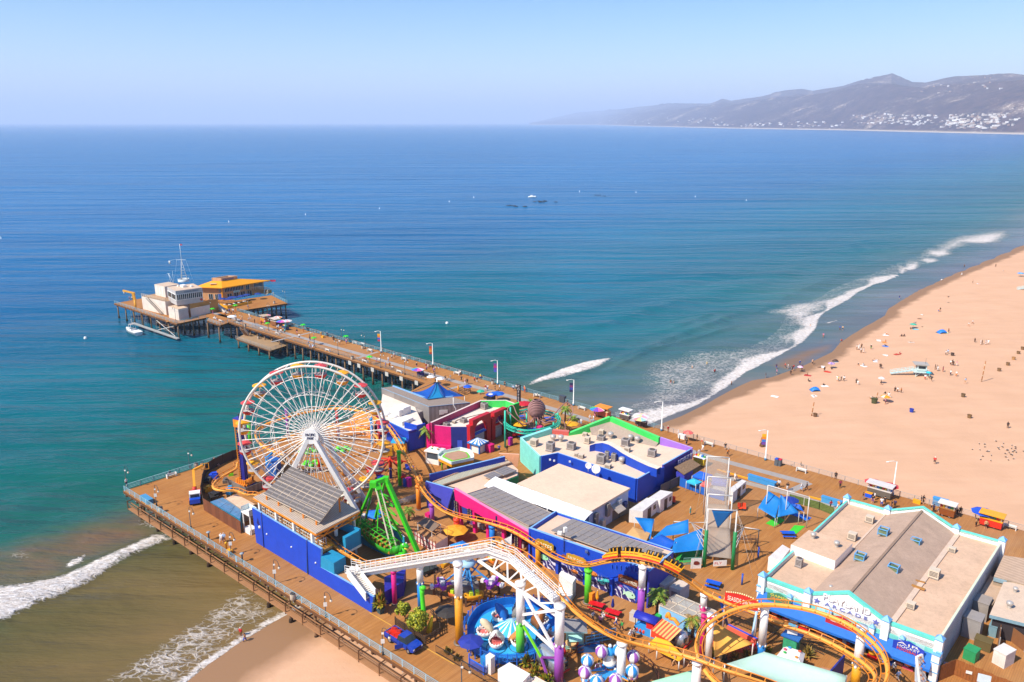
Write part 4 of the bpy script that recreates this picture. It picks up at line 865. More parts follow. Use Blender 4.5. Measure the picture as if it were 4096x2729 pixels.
for i,cc in EN(('3A78C8','D23A5A','F0C030','3FA37A','8A4AB0','2A88C0','E8772A')):
 c=L2(W0,W1_,.12+i*.125)+gn*3.2;b.box(up(c,DK+.9),(1.5,.3,1.6),M(cc,.5,vs=4,var=.7),AT(gt));b('prize_display',r)
 c=c-gn*1.2;b.box(dk(c),(1.7,.5,.9),M('B8B0A8' if i%2 else '6A4A8A'),AT(gt));b('counter',r)
for x,y,t_ in((510,600,'BASKETBALL'),(665,690,'WATER RACE'),(1200,980,'RING TOSS')):
 a=onv('T1',x,y,G0,G1)-gn*.35;b.box(up(a,a.z-2.2),(.5,.16,2.6),M('2A2230'),AT(gt));b('bulb_sign',r);
 for q in range(9):
  for s_ in(-.28,.28):b.ball(a-gn*.05+gt*s_+Z(-2.1+q*.3),.06,M('F4E3B0',di=0),6,4)
 b('sign_bulbs',r)
rs_=[Q('T1',630,500,11.3),Q('T1',1325,862,10.3),Q('T1',1612,735,10.9),Q('T1',925,408,11.9)]
b.slab([up(W0+gn*.5,10.6),up(W1_+gn*.5,9.6),up(rs_[2],10.2)+gn*1.2,up(rs_[3],11.)+gn*1.2],.3,M('B0A498',.8));b('roof',r)
solar('solar_array',rs_[0],rs_[1],rs_[2],rs_[3],12,4,'wide grey solar array directly behind the pink fascia',GREY,.10,gu=3)
zw=11.6;w0,w1=Q('T1',192,272,zw),Q('T1',1045,68,zw);w2,w3=Q('T1',150,362,11.2),Q('T1',462,452,11.2)
r=tg('blue_wing',up((w0+w1)/2,DK),'blue arcade wing with a ribbed glass roof strip and a slanting violet end panel','building')
rr=[Q('T1',225,358,10.4),Q('T1',1060,85,10.4),Q('T1',1205,215,10.4),Q('T1',1195,290,10.2),Q('T1',840,430,10.2),Q('T1',620,500,10.2),Q('T1',455,465,10.4)]
b.pz(rr,DK,10.2,M('2A49A8'),ROOFB);b('shell',r)
wall(b,dk(w0),dk(w1),DK,zw,zw,.4,BLUE2,LBLUE,-1);b('blue_wall',r)
V0,V1_=dk(w2),dk(w3);wpy(b,'T1',V0,V1_,[(145,358),(462,450),(388,700),(330,680),(328,560),(195,490),(170,480),(190,670),(165,660)],.35,M('4A4FC0',.55,di=.08),LBLUE);b('violet_panel',r)
p=Q('T1',445,520,9.5);q_=Q('T1',480,640,7.5);b.box(Q('T1',450,660),(2.6,.3,4.2),ORG,R(-30));b('orange_panel',r)
sk=[Q('T1',235,372,10.5),Q('T1',350,405,10.5),Q('T1',1130,150,10.5),Q('T1',1015,75,10.5)]
n_=44;GLZ=M('8FA79A',.2,di=.3,spec=.7);GLB=M('C8B49C',.6)
for i in range(n_):
 a,c=i/n_,(i+.62)/n_;d_=(i+1)/n_
 b.slab([L2(sk[0],sk[3],a),L2(sk[0],sk[3],c),L2(sk[1],sk[2],c),L2(sk[1],sk[2],a)],.06,GLZ if i<38 else GLB);b.slab([L2(sk[0],sk[3],c)+Z(.05),L2(sk[0],sk[3],d_)+Z(.05),L2(sk[1],sk[2],d_)+Z(.05),L2(sk[1],sk[2],c)+Z(.05)],.12,GLB)
b.bar(sk[1]+Z(.1),sk[2]+Z(.1),.25,M('A88A70'));b.bar(sk[0]+Z(.1),sk[3]+Z(.1),.2,M('D8A884'));b('glass_strip',r)
a,c=up(Q('T1',1000,45,11.6),DK),up(Q('T1',1215,55,11.6),DK);wpy(b,'T1',a,c,[(985,42),(1218,52),(1195,200),(1140,170),(1060,80)],.3,M('F0A878',.6),M('F4C0A0'));b('peach_panel',r)
a,c=Q('T1',1085,345,10.2),Q('T1',1205,295,10.2);wall(b,dk(a),dk(c),DK,10.2,10.2,.1,M('2E9A4E'),None,-1);b('green_wall',r)
p1=[Q('T1',*p,10.9)for p in((805,290),(905,340),(1025,285),(925,240))];solar('solar_array',*p1,4,2,'small grey solar array on the cream roof, left of a pair',GREY,.08)
p1=[Q('T1',*p,10.9)for p in((930,236),(1040,290),(1190,232),(1060,180))];solar('solar_array',*p1,4,3,'small grey solar array on the cream roof, right of a pair',GREY,.08)
zm=11.2;mm=[Q('T1',*p,z)for p,z in(((815,415),10.9),((945,308),11.7),((2057,715),11.3),((1955,820),10.5),((1720,805),10.3),((1600,725),10.5))]
r=tg('white_canopy_roof',dk(mm[2]),'long bright white membrane roof strip beside the cream flat roof','canopy');n_=9
A_,B_,C_,D_=mm[0],mm[3],mm[2],mm[1];rows=[]
for i in range(n_*2+1):
 u=i/(n_*2);rows.append([L2(L2(A_,B_,u),L2(D_,C_,u),v_/4)+Z((.07 if i%2==0 else 0)+.12*sin(pi*v_/4))for v_ in range(5)])
b.sheet(rows,M('F4F2F0',.5,var=.05,di=.06),False);b('membrane',r,solid=.06);
for u in(.05,.35,.65,.97):
 for v_ in(.04,.96):p=L2(L2(A_,B_,u),L2(D_,C_,u),v_);b.tb([dk(p),p],.09,WHT,6)
b('post',r)
zc_=10.8;cr_=[Q('T1',1190,385,zc_),Q('T1',1668,155,zc_),Q('T3',1200,1005,zc_),Q('T3',748,1272,zc_)]
r=tg('cream_roof_hall',dk(cr_[3]),'low hall with a big stained cream roof between the blue building and the white membrane','building')
CRM=STR('E8C4A6','E2BC9C',3.2,atan2((cr_[2]-cr_[1]).y,(cr_[2]-cr_[1]).x)+R(90),0,.9,.9);b.pz(cr_,zc_-.35,zc_,M('D8C4B0'),M('EBC6A8',.9,vs=.22,var=.13,di=.55));b('roof',r)
ci=sum(cr_,Z(0))/4;WB_=M('BCC4DC',.6,di=.3);b.pz([L2(ci,p,.97)for p in cr_],DK,zc_-.34,WB_);b('wall',r)
f,e=L2(ci,cr_[3],.97),L2(ci,cr_[2],.97);tt=NM(e-f);nf=V((tt.y,-tt.x,0));RZT=AT(tt)
for u,z,s_,cc in((.12,7.3,(.8,.5,2.6),'8E857E'),(.16,9.2,(.8,.4,.5),'C8C4BC'),(.42,8.0,(.9,.5,2.3),'8E857E'),(.30,6.1,(1.,.6,1.7),'D8C8B0'),(.72,9,(1.0,.5,.8),'D8D4CC'),(.88,7.5,(.9,.4,1.2),'3A4A80')):
 p=L2(f,e,u)+nf*.32;b.box(up(p,z),s_,M(cc,.6,di=.3),RZT);b('wall_unit',r)
p=L2(f,e,.62);b.slab([up(p-tt*1.2,9.4),up(p+tt*1.2,9.4),up(p+tt*1.2+nf*1.8,8.5),up(p-tt*1.2+nf*1.8,8.5)],.08,M('B4A494'));b('awning',r)
H0,H1=Q('T4',330,605),Q('T4',1405,1040);ht=NM(H1-H0);hn=V((-ht.y,ht.x,0));hn=hn if hn.y>0 else-hn
r=tg('blue_games_hall',(H0+H1)/2,'bright blue games hall with a swirling sea mural and solar panels on its roof','building')
hp=wpy(b,'T4',H0,H1,[(200,185),(1545,655),(1520,760),(1405,1040),(235,565)],.5,BLUE,LBLUE);b('front_wall',r)
Ha,Hb=dk(hp[0]),dk(hp[1]);HZ0,HZ1=hp[0].z,hp[1].z
def HW(x,y,o=.1):return onv('T4',x,y,H0,H1)-hn*o
hd=7.6;b.slab([up(Ha+hn*.4,HZ0-.7),up(Hb+hn*.4,HZ1-.5),up(Hb+hn*hd,HZ1-.5),up(Ha+hn*hd,HZ0-.7)],.3,M('9C8E80'),ROOFB);b('roof',r)
wall(b,Hb,Hb+hn*hd,DK,HZ1-.2,HZ1-.4,.3,M('3A3FA8',.6,di=.1),LBLUE,-1);wall(b,Ha+hn*hd,Ha,DK,HZ0,HZ0,.3,BLUE,LBLUE,-1);wall(b,Hb+hn*hd,Ha+hn*hd,DK,HZ1-.3,HZ0-.3,.3,BLUE,LBLUE,-1);b('side_wall',r)  # right end wall in purple-blue: its shade is put into the paint colour
def mural_mat():
 m,nt,b=newmat('sea_mural');tc=nd(nt,'ShaderNodeNewGeometry').outputs['Position']
 p=nd(nt,'ShaderNodeMapping',{'Vector':tc,'Rotation':(0,0,R(35)),'Scale':(1,.2,1)}).outputs[0]
 w1=nd(nt,'ShaderNodeTexWave',{'Vector':p,'Scale':.85,'Distortion':9.,'Detail':2.,'Detail Scale':1.1},wave_type='RINGS').outputs['Fac']
 f=mth(nt,'MULTIPLY_ADD',w1,5,-3.6,True);z=nd(nt,'ShaderNodeSeparateXYZ',{'Vector':tc}).outputs[2]
 hi=mth(nt,'MULTIPLY',mth(nt,'SUBTRACT',8.6,z),.9,None,True)
 base=mixc(nt,mth(nt,'MULTIPLY',mth(nt,'SUBTRACT',z,7.2),.8,None,True),lin('2A2468'),lin('1A46B0'))
 col=mixc(nt,mth(nt,'MULTIPLY',mth(nt,'MULTIPLY',f,hi),.85),base,(.75,.75,.85,1));nt.links.new(col,b.inputs['Base Color']);b.inputs['Roughness'].default_value=.6;return m
MUR=mural_mat()
for xs_,ys_ in(((322,500,500,322),(455,530,690,598)),((560,800,800,560),(560,640,808,715)),((900,1110,1110,900),(650,745,948,855)),((1170,1400,1400,1170),(745,850,1035,950))):
 q=[HW(x,y,.06)for x,y in zip(xs_,ys_)];b.add(q+[p+hn*.05 for p in q],[(0,1,2,3),(0,4,5,1),(3,2,6,7),(1,5,6,2),(0,3,7,4)],MUR);b('mural_panel',r)
for x,y0,y1 in((528,540,700),(838,640,850),(1140,740,955)):b.bar(HW(x,y0,.3),up(HW(x,y1,.3),DK),.5,BLUE,.5);b('pilaster',r)
for x,y,c,s_ in((715,672,'E8873A',.55),(925,695,'E8873A',.7),(1025,790,'4FD0C8',.6),(1075,775,'4FD0C8',.5),(365,505,'9FE0B0',.8),(640,545,'7FD0E8',.6),(1340,935,'B8E0C0',.9),(1235,830,'B05AA8',.35),(450,490,'B05AA8',.3)):
 c_=HW(x,y,.14);N_=14;o=[c_+ht*(s_*cos(q)*(1.1 if cos(q)>0 else.8))+Z(s_*.62*sin(q))for q in LS(0,2*pi,N_,endpoint=False)]
 tail=[c_-ht*s_*.6,c_-ht*s_*1.3+Z(s_*.5),c_-ht*s_*1.15,c_-ht*s_*1.3-Z(s_*.5)]
 b.poly(o,M(c,.6));b.poly([p-hn*.01 for p in tail],M(c,.6));b.ball(c_+ht*s_*.55+Z(s_*.15)-hn*.03,s_*.1,DARK,6,4);b('painted_fish',r,solid=.03)
for i,x in EN((1140,1190,1240,1300,1350,1400)):b.bar(HW(x,590+(x-1140)*.12,.12),HW(x,635+(x-1140)*.13,.12),.3,M('3F7FE0'),.05)
b('painted_icicle',r)
def sign(par,c,x,u,w_,h_,m,txt,tm,ts,name='sign',depth=.12,crest=True,m2=None):
 x=V(x).normalized();u=V(u);n=x.cross(u);b=B();N_=8
 top=[c+x*(w_*(.5-i/N_))+u*(h_*(.5+(.12 if crest and i%2 else.0)+(.18*sin(pi*i/N_)if crest else 0)))for i in range(N_+1)]
 q=[c-x*w_/2-u*h_/2,c+x*w_/2-u*h_/2]+top;b.add(q+[p+n*depth for p in q],[tuple(range(len(q)-1,-1,-1)),tuple(len(q)+i for i in range(len(q)))]+[(i,(i+1)%len(q),len(q)+(i+1)%len(q),len(q)+i)for i in range(len(q))],m)
 s_=b(name,par);
 for i,tx in EN(txt.split('\n')):k=len(txt.split('\n'));text(tx,c+n*(depth+.03)+u*(ts*1.05*((k-1)/2-i)),x,u,ts,tm,'lettering',par,.03,width=w_*.82)
 return s_
LT=M('FFF4D8',.5,di=0)
sign(r,HW(388,368,.4),ht,(0,0,1),3.4,1.25,M('B08A1E'),'PRIZES',LT,1.0,crest=True);b.bar(HW(430,410,.3),HW(500,440,.3),.5,M('D88A30'),.08);b('signboard_trim',r)
b.bar(HW(575,480,.3),HW(690,520,.3),.7,M('8A4A1E'),.1);b.bar(HW(720,490,.28),HW(815,525,.28),.5,M('D88A30'),.1);b('signboard_trim',r)
sign(r,HW(745,528,.4),ht,(0,0,1),3.6,1.0,M('C0921E'),"FUN 'N' GAMES",LT,.75);sign(r,HW(1343,775,.4),ht,(0,0,1),3.5,1.1,M('7A3A18'),"GAMES 'N' PRIZES",LT,.7)
for x,y in((855,447),(1450,690)):b.box(HW(x,y,.3),(.4,.5,.3),M('5A6AA0'),0);b('wall_lamp',r)
p=HW(595,300,.15);b.tb([p+Z(-2.2),p+Z(1.4)],.06,DKM,6);b.box(p+V((.15,-.1,1.3)),(.5,.5,.75),WH,R(20));b.box(p+V((-.7,0,.8)),(.7,.45,.5),WH,R(-20));b.bar(p+V((-.7,0,1)),p+V((.1,0,1.2)),.06,WH);b('loudspeaker_mast',r)
hs=[Q('T4',432,202,HZ0+.25),Q('T4',985,448,HZ1+.25+.28*(HZ0-HZ1)),Q('T4',1520,395,HZ1+.75),Q('T4',682,68,HZ0+.75)]
hs[1]=L2(hs[0],Hb+hn*.9+Z(HZ1-DK+.15),.92);hs[2]=hs[1]+(hs[3]-hs[0]);hs[1]=up(hs[1],HZ1+.15);hs[2]=up(hs[2],HZ1+.6)
solar('solar_array',*hs,14,3,'long grey solar array on the roof of the mural games hall',GREY,.10,gu=3)
zf=10.3;FHm=M('1746B4',.55,vs=.6,di=.15,bump=.15)
A0,A1,A2,A3,A4,A5=Q('T3',183,635,11.0),Q('T3',375,602,11.0),Q('T3',1272,890,11.0),Q('T3',1500,768,11.0),Q('T3',1580,742,11.0),Q('T3',1898,560,11.0)
A6,A7=Q('T3',1540,520,10.4),Q('T3',1500,530,10.4);g0_,g1_,g2_=Q('T3',497,410,10.3),Q('T3',972,238,12.3),Q('T3',1520,500,10.5)
t0_,t1_=Q('T3',0,430,10.8),Q('T3',308,365,10.8);tL=Q('T3',-10,470,10.8);tl2=Q('S6',1680,745,10.8)
r=tg('food_hall',dk(A2),'large blue food hall with a cream roof, green gable parapet and many roof units','building')
P5=A3
foot=[dk(p)for p in(A0,A1,A2,A3,A4,A5)]+[dk(g2_)+BX*1.0,dk(g1_)+BX*.5,dk(g0_),dk(t1_),dk(tl2)]
b.pz(foot,DK,zf,FHm,M('E9C8AC',.9,vs=.3,var=.12,di=.5));b('shell',r)
for a,c,za,zb,m_ in((A0,A1,11,11.1,FHm),(A1,A2,11.1,10.9,FHm),(A2,A3,10.9,11,FHm)):wall(b,dk(a),dk(c),DK+.02,za,zb,-.3,m_,LBLUE)
b('blue_wall',r);wall(b,dk(A3),dk(A4),DK+.02,10.6,10.6,-.3,FHm);wall(b,dk(A4),dk(A5),DK+.02,11,11,.3,PURP,LBLUE);b('end_wall',r)
cpts=[(735,540,500),(800,530,478),(880,545,470),(950,580,490),(1020,615,530),(1100,660,585),(1180,700,630),(1280,745,680),(1400,800,735),(1500,830,770)]
lo=[Q('T3',x,y+52,zf)for x,y,_ in cpts];hi=[up(p,zat(p,'T3',y2+20))for p,(_,_,y2)in zip(lo,cpts)];bk=[p+BX*1.4 for p in hi]
for i in range(len(lo)-1):b.add([lo[i],lo[i+1],hi[i+1],hi[i]],[(0,1,2,3)],FHm);b.add([hi[i],hi[i+1],bk[i+1],bk[i]],[(0,1,2,3)],M('EBD8C0',.8));b.add([bk[i],bk[i+1],up(bk[i+1],zf),up(bk[i],zf)],[(0,1,2,3)],FHm)
b.add([lo[0],hi[0],bk[0],up(bk[0],zf)],[(0,1,2,3)],FHm);b('curved_wall',r)
def gpar(a,c,za,zb,zta,ztb,m,th,nm,cap=None):
 n=V((-(c-a).y,(c-a).x,0)).normalized();n=n if n.y>-.2 else-n;n=n*th;b=B()
 vs=[dk(a),dk(c),up(c+n,DK),up(a+n,DK),up(a,zta),up(c,ztb),up(c+n,ztb),up(a+n,zta)]
 b.add(vs,[(0,1,5,4),(1,2,6,5),(2,3,7,6),(3,0,4,7)],m);b.add(vs,[(4,5,6,7)],cap or m);return b(nm,r)
ap=up(g1_,zat(g1_,'T3',195));gpar(g0_,g1_,0,0,zat(g0_,'T3',385),ap.z,GRN,.7,'green_gable',M('5BE070'));gpar(g1_,g2_,0,0,ap.z,zat(g2_,'T3',430),GRN,.7,'green_gable',M('5BE070'))
SHN_=M('B09A88',.9,vs=2,di=.3);gm=Q('T3',760,400,zf+.02);b.add([L2(g0_,g1_,.5)+Z(.1),g1_+Z(-.2),g2_+Z(.2),Q('T3',1490,532,zf+.05),Q('T3',985,420,zf+.05),gm],[(0,1,2,3,4,5)],SHN_);b('inner_gable_roof',r)
gpar(g2_+(A5-g2_)*.05,A5+V((.2,.2,0)),0,0,12.0,11.1,M('A070D0',.6,di=.1),.4,'violet_parapet',M('C8A0E8'));gpar(tl2,t1_,0,0,11.2,11.6,MINT,.8,'mint_parapet',M('8FE4D8'));gpar(t1_,g0_,0,0,11.2,11.2,M('C85A50',.6),.9,'red_parapet',M('D87868'))
wall(b,dk(A0),dk(tl2),DK,10.9,11.3,.4,MINT,M('A8EAE0'),1);b('mint_wall',r)
ax_=NM(A5-A4);fn=V((ax_.y,-ax_.x,0));sc_=up(L2(A4,A5,.72),9.7)+fn*.1
b.box(sc_+Z(-.8),((A5-A4).length*.5,.1,1.5),M('2A2A88'),AT(ax_));b('name_board',r);text('EAT&PLAY',sc_+fn*.1-ax_*.25,ax_,(0,0,1),1.5,M('F0E8F0',di=0),'lettering',r,width=(A5-A4).length*.4)
c_=sc_+fn*.08+ax_*((A5-A4).length*.22);[b.tb([c_+Z(-.55),c_+Z(.55)],.06,WH,5),b.tb([c_+ax_*.3+Z(-.55),c_+ax_*.3+Z(.6)],.09,WH,5)];b('cutlery_emblem',r)
[b.box(Q('T3',x,y,10.25),(.35,.3,.3),WH,0)for x,y in((285,690),(510,712),(560,698),(332,702))];b('flood_lamp',r)
for x,y,s_,l,kd in((290,580,(2.1,2.6),'tall grey roof unit near the mint wall corner of the food hall',0),(528,560,(2.2,2.),'squat grey roof unit left of the curved blue wall',0),(868,455,(2.1,1.3),'grey roof unit tucked behind the curved wall top',0),(1145,525,(2.1,2.2),'grey roof unit in front of the shingle gable',0),(1448,640,(2.1,2.),'lone grey roof unit near the violet parapet',0),(868,720,(2.2,2.5),'brown grey roof unit below the curved wall',0),(935,670,(1.1,2.2),'slim upright roof unit, left of two beside the brown unit',0),(1012,695,(1.2,2.2),'slim upright roof unit, right of two beside the brown unit',0),(105,520,(2.,2.),'tan duct box at the left end of the food hall roof',1),(872,400,(1.4,1.7),'cream swamp cooler at the foot of the shingle gable',1),(710,495,(1.5,2.),'cream slatted cooler left of the curved wall top',1),(685,410,(1.3,1.),'small grey box by the green parapet',1),(1165,590,(1.5,1.3),'tan box just right of the curved blue crest',1),(640,660,(1.4,1.1),'low tan box pair on the lower roof, right one',1),(585,640,(1.,.9),'low tan box pair on the lower roof, left one',1),(945,775,(1.6,1.1),'low orange tan box near the long blue parapet',1)):acu(Q('T3',x,y,zf),s_,l,R(-30),kd)
for x,y,l in((975,440,'round vent on the food hall roof in front of the gable'),(1203,470,'round vent, left of two beside the gable slope'),(1280,490,'round vent, right of two beside the gable slope'),(320,470,'round vent, left of two near the red parapet'),(408,475,'round vent, right of two near the red parapet'),(1103,730,'squat round vent near the slim roof units')):vent(Q('T3',x,y,zf),l,1.3)
for x,y,rr_,l in((805,830,.85,'large round white satellite dish on the cream roof edge'),(720,790,.6,'smaller round white dish beside the blue parapet')):
 p=Q('T3',x,y+28,10.8);q=tg('satellite_dish',p,l,'satellite dish','satellite dishes');b.tb([p,p+Z(1.0)],.06,WH,6);b('mast',q);n=V((.1,-.8,.5)).normalized();u=n.cross(Z(1)).normalized();w_=u.cross(n)
 rows=[[p+Z(1.2)+(u*cos(a)+w_*sin(a))*(rr_*k_/4)+n*(.25*(k_/4)**2)for a in LS(0,2*pi,17)]for k_ in range(5)];b.sheet(rows,WHT);b('reflector',q,solid=.04)
r=tg('shingle_shelter',Q('T6',355,470),'violet lean to with a brown shingle roof under the food hall sign','shelter');zz=9.0;q=[Q('T6',355,390,8.6),Q('T6',530,288,8.6),Q('T6',425,222,9.6),Q('T6',255,310,9.6)]
b.slab(q,.15,M('8A6A48',.9,vs=4,var=.4),M('A08060',.95,vs=4,var=.5));b('roof',r);i_=sum(q,Z(0))/4;b.pz([L2(i_,p,.85)for p in(q[0],L2(q[0],q[1],.6),L2(q[3],q[2],.6),q[3])],DK,8.5,M('3F44B8',.6));b('wall',r)
def cabin(k,pts,z,base,label,m=WHT):
 q=[Q(k,*p,z)for p in pts];r=tg('white_cabin',dk(q[0]),label,'cabin','white cabins');b=B();b.pz(q,DK,z,m,M('DDD6CE',.6,di=.3));b('shell',r)
 a,c=q[1],q[2];t_=NM(c-a);n_=V((t_.y,-t_.x,0));L_=(c-a).length
 if L_>2:b=B();b.box(up(L2(a,c,.45)+n_*.03,DK),(L_*.22,.08,2.1),M('3A3A40',.4),AT(t_));b('door',r);b=B();b.box(up(L2(a,c,.82)+n_*.03,DK+1.1),(L_*.16,.08,.8),GLASS,AT(t_));b('window',r)
 return r
cabin('T3',[(1190,1250),(1345,1270),(1510,1140),(1390,1115)],8.5,0,'white site cabin with dark doorway, nearer of two behind the blue sails')
cabin('T3',[(1410,1118),(1545,1140),(1685,1050),(1545,1028)],8.6,0,'white site cabin with a dark doorway and windows, farther of two')
cabin('T6',[(835,530),(870,575),(1008,455),(960,440)],8.3,0,'narrow white cabin pair beside the trapeze towers, right end')
cabin('T6',[(655,520),(805,560),(815,520),(680,492)],7.9,0,'small white cabin inside the blue fence')
cabin('T6',[(1238,1250),(1370,1290),(1465,1165),(1385,1120)],8.4,0,'white container against the wall of the big arcade')
def fpn(path,h,m,label,pm=DKM,nm='panel_fence'):
 r=tg(nm,path[0],label,'fence');b=B()
 for a,c in zip(path,path[1:]):wall(b,a,c,DK+.05,DK+h,DK+h,.06,m)
 b('panel',r)
 for a,c in zip(path,path[1:]):
  n=max(1,round((c-a).length/3))
  for i in range(n+1):p=L2(a,c,i/n);b=B();b.box(p,(.1,.1,h+.1),pm);b('post',r)
 return r
fpn([Q('T6',305,510),Q('T6',580,612),Q('T6',775,668)],1.9,M('1E64C0',.5,di=.1),'solid bright blue fence beside the trapeze rig')
fpn([Q('T6',110,590),Q('T6',300,500)],1.9,M('6E6862',.9,vs=4),'grey mesh fence beside the farther white cabin')
fpn([Q('T3',840,1465),Q('T3',1185,1290)],2.0,M('7A746C',.9,vs=4),'grey mesh fence behind the cream roofed hall')
za=11.4;B0,B1,B2,B3=Q('U1',830,375,za),Q('U2',1060,1190,za),Q('U2',1635,280,za),Q('U3',958,392,za)
bx,by=(B1-B0),(B3-B0);r=tg('big_white_arcade',dk(B0),'long white arcade building with mint copings, a blue awning and a pitched roof','building')
def BP(u,v_,z):return up(B0*(1-u)*(1-v_)+B1*u*(1-v_)+B2*u*v_+B3*(1-u)*v_,z)
def uf(k,x,y,z=11.4):
 p=Q(k,x,y,z);return(up(p,0)-up(B0,0)).dot(up(bx,0))/up(bx,0).length_squared
u1,ua,u2=uf('U1',1245,545),uf('U1',1620,520,13.6),uf('U1',1990,800);hz=onv('U1',1620,515,dk(B0),dk(B1)).z
ua=(u1+u2)/2;ROOFT=M('D9B494',.92,vs=.22,var=.2,di=.6,bump=.2,bs=2);SHING=M('BFA088',.95,vs=.5,var=.2,di=.4,bump=.2,bs=5);COP=M('6FDCC8',.6,di=.25);zr_=10.7
WALLW=M('F6F2EC',.6,vs=.4,var=.03,di=0);b.pz([BP(0,0,0),BP(1,0,0),BP(1,1,0),BP(0,1,0)],DK,zr_,WALLW,ROOFT);b('shell',r)
e0,e1=.006,.994;b.add([BP(u1,e0,zr_+.1),BP(ua,e0,hz-.5),BP(ua,e1,hz-.5),BP(u1,e1,zr_+.1)],[(0,1,2,3)],SHING);b.add([BP(ua,e0,hz-.5),BP(u2,e0,zr_+.1),BP(u2,e1,zr_+.1),BP(ua,e1,hz-.5)],[(0,1,2,3)],SHING);b('pitched_roof',r)
b.bar(BP(ua,e0,hz-.45),BP(ua,e1,hz-.45),.35,M('9C8068'),.12);b.pz([BP(u2,e0,0),BP(u2+.03,e0,0),BP(u2+.03,e1,0),BP(u2,e1,0)],zr_,zr_+.2,M('DCC0A6'));b.pz([BP(u1-.012,.33,0),BP(u1,.33,0),BP(u1,e1,0),BP(u1-.012,e1,0)],zr_,zr_+.2,M('DCC0A6'));b('ridge_and_valley',r)
fnn=V((up(bx,0).y,-up(bx,0).x,0)).normalized()
def pwall(v_,thick,nm):
 b=B();pts=[(-.004,DK),(1.004,DK),(1.004,za),(u2,za),(ua,hz),(u1,za),(-.004,za)];q=[BP(u,v_,z)for u,z in pts];n=-fnn*thick;k_=len(q)
 b.add(q+[p+n for p in q],[tuple(range(k_)),tuple(range(2*k_-1,k_-1,-1))]+[(i,(i+1)%k_,k_+(i+1)%k_,k_+i)for i in range(k_)],WALLW);b(nm,r)
 b=B();o=fnn*(.12 if v_==0 else 0);tp_=[BP(1.004,v_,za),BP(u2,v_,za),BP(ua,v_,hz),BP(u1,v_,za),BP(-.004,v_,za)]
 for a,c in zip(tp_,tp_[1:]):
  w_=[a+o+Z(-.25),c+o+Z(-.25),c+o+Z(.14),a+o+Z(.14)];d_=-fnn*(thick+.2);b.add(w_+[p+d_ for p in w_],[(0,1,2,3),(3,2,6,7),(7,6,5,4),(0,4,5,1)],COP)
 b('coping',r)
pwall(0,.35,'front_wall');pwall(1,.3,'back_wall')
wall(b,BP(0,0,DK),BP(0,1,DK),zr_-.1,za,za,-.3,M('C9D2D0',.7),COP);wall(b,BP(1,0,DK),BP(1,1,DK),DK,za,za,.3,M('C4C8D4',.75,vs=.5,di=.35),M('D9E0C0'));b('side_parapet',r)
k_=[Q('U1',1092,68,12.2),Q('U1',1508,222,12.2),Q('U1',1672,55,12.2),Q('U1',1260,-70,12.2)];b.pz(k_,zr_-.1,12.2,WALLW,ROOFT);b('raised_block',r)
CAPB=M('6FB0E0',.5)
for u,v_ in((0,0),(u1,0),(u2,0),(1,0),(0,1),(u1,1),(u2,1),(1,1)):
 p=BP(u,v_,DK)+fnn*(.1 if v_==0 else-.2);b.box(p,(.95,.95,za-DK+.35),WALLW,R(-41));pl=b('pillar',r);b.lt(up(p,za+.35),[(.78,0),(.78,.12),(0,.75)],CAPB,4,smooth=False);b('pillar_cap',pl)
za0,za1=9.3,8.1
for ua_,ub_ in((-.01,.985),):
 p,q=BP(ua_,0,0),BP(ub_,0,0);vs=[up(p+fnn*.1,za0),up(q+fnn*.1,za0),up(q+fnn*2.,za1),up(p+fnn*2.,za1),up(q+fnn*2.,za1-.35),up(p+fnn*2.,za1-.35),up(p+fnn*.1,za1-.35),up(q+fnn*.1,za1-.35)]
 b.add(vs,[(0,1,2,3),(3,2,4,5),(0,3,5,6),(1,7,4,2)],M('1F6CC4',.6,di=.12))
b('awning',r)
LAT=STR('7FDCCB','BFF0E4',.35,R(-41),0,.5,.6);p,q=BP(-.01,0,0)+fnn*.16,BP(1.01,0,0)+fnn*.16;b.pz([p,q,q-fnn*.1,p-fnn*.1],9.35,10.0,LAT);b('lattice_band',r)
p,q=BP(.02,0,0)+fnn*.03,BP(.985,0,0)+fnn*.03;b.pz([p,q,q-fnn*.02,p-fnn*.02],DK,9.0,M('2A2C3C',.4,vs=1.2,var=.6));b('shopfront',r)
for u in(.1,.2,.3,.41,.52,.63,.74,.86):b.box(BP(u,0,DK)+fnn*.25,(.5,.3,3.2),M('8FA0B8',.6),R(-41));b('shop_pier',r)
for u in(-.012,.18,.42,.66,.82,1.01):
 c=BP(u,0,9.15)+fnn*.35;b.box(c,(.6,.5,1.0),WHT,R(-41));[b.box(c+Z(z),(.72,.62,.12),CAPB,R(-41))for z in(0,.9)];b.lt(c+Z(1.02),[(.5,0),(0,.45)],CAPB,4,smooth=False);b('lantern_box',r)
c=BP(1.0,0,DK)+fnn*.7;b.box(c,(.9,.9,4.0),WHT,R(-41));[b.box(c+Z(z),(1.,1.,.12),CAPB,R(-41))for z in(0,1.4,2.8,3.9)];b('corner_pylon',r)
xd=up(bx,0).normalized();cz=zr_+.9;c=BP(ua,0,cz)+fnn*.1
text('PLAYLAND',c+Z(.35)+fnn*.05,xd,(0,0,1),1.25,M('F6F2EE',.4,di=0),'name_letters',r,.25,width=6.2,bold=.02);text('A R C A D E',c+Z(-.75),xd,(0,0,1),.7,M('8A90C8',.6,di=0),'name_letters',r,.1,width=5.6)
for s_ in(-1,1):q=c+xd*(s_*3.9)+Z(-.75);pts=[q+xd*(sin(a)*rr_)+Z(cos(a)*rr_)for a,rr_ in[(pi*i/5,.5 if i%2==0 else.2)for i in range(10)]];b.poly(pts,M('6A70B8'));b('star',r,solid=.06)
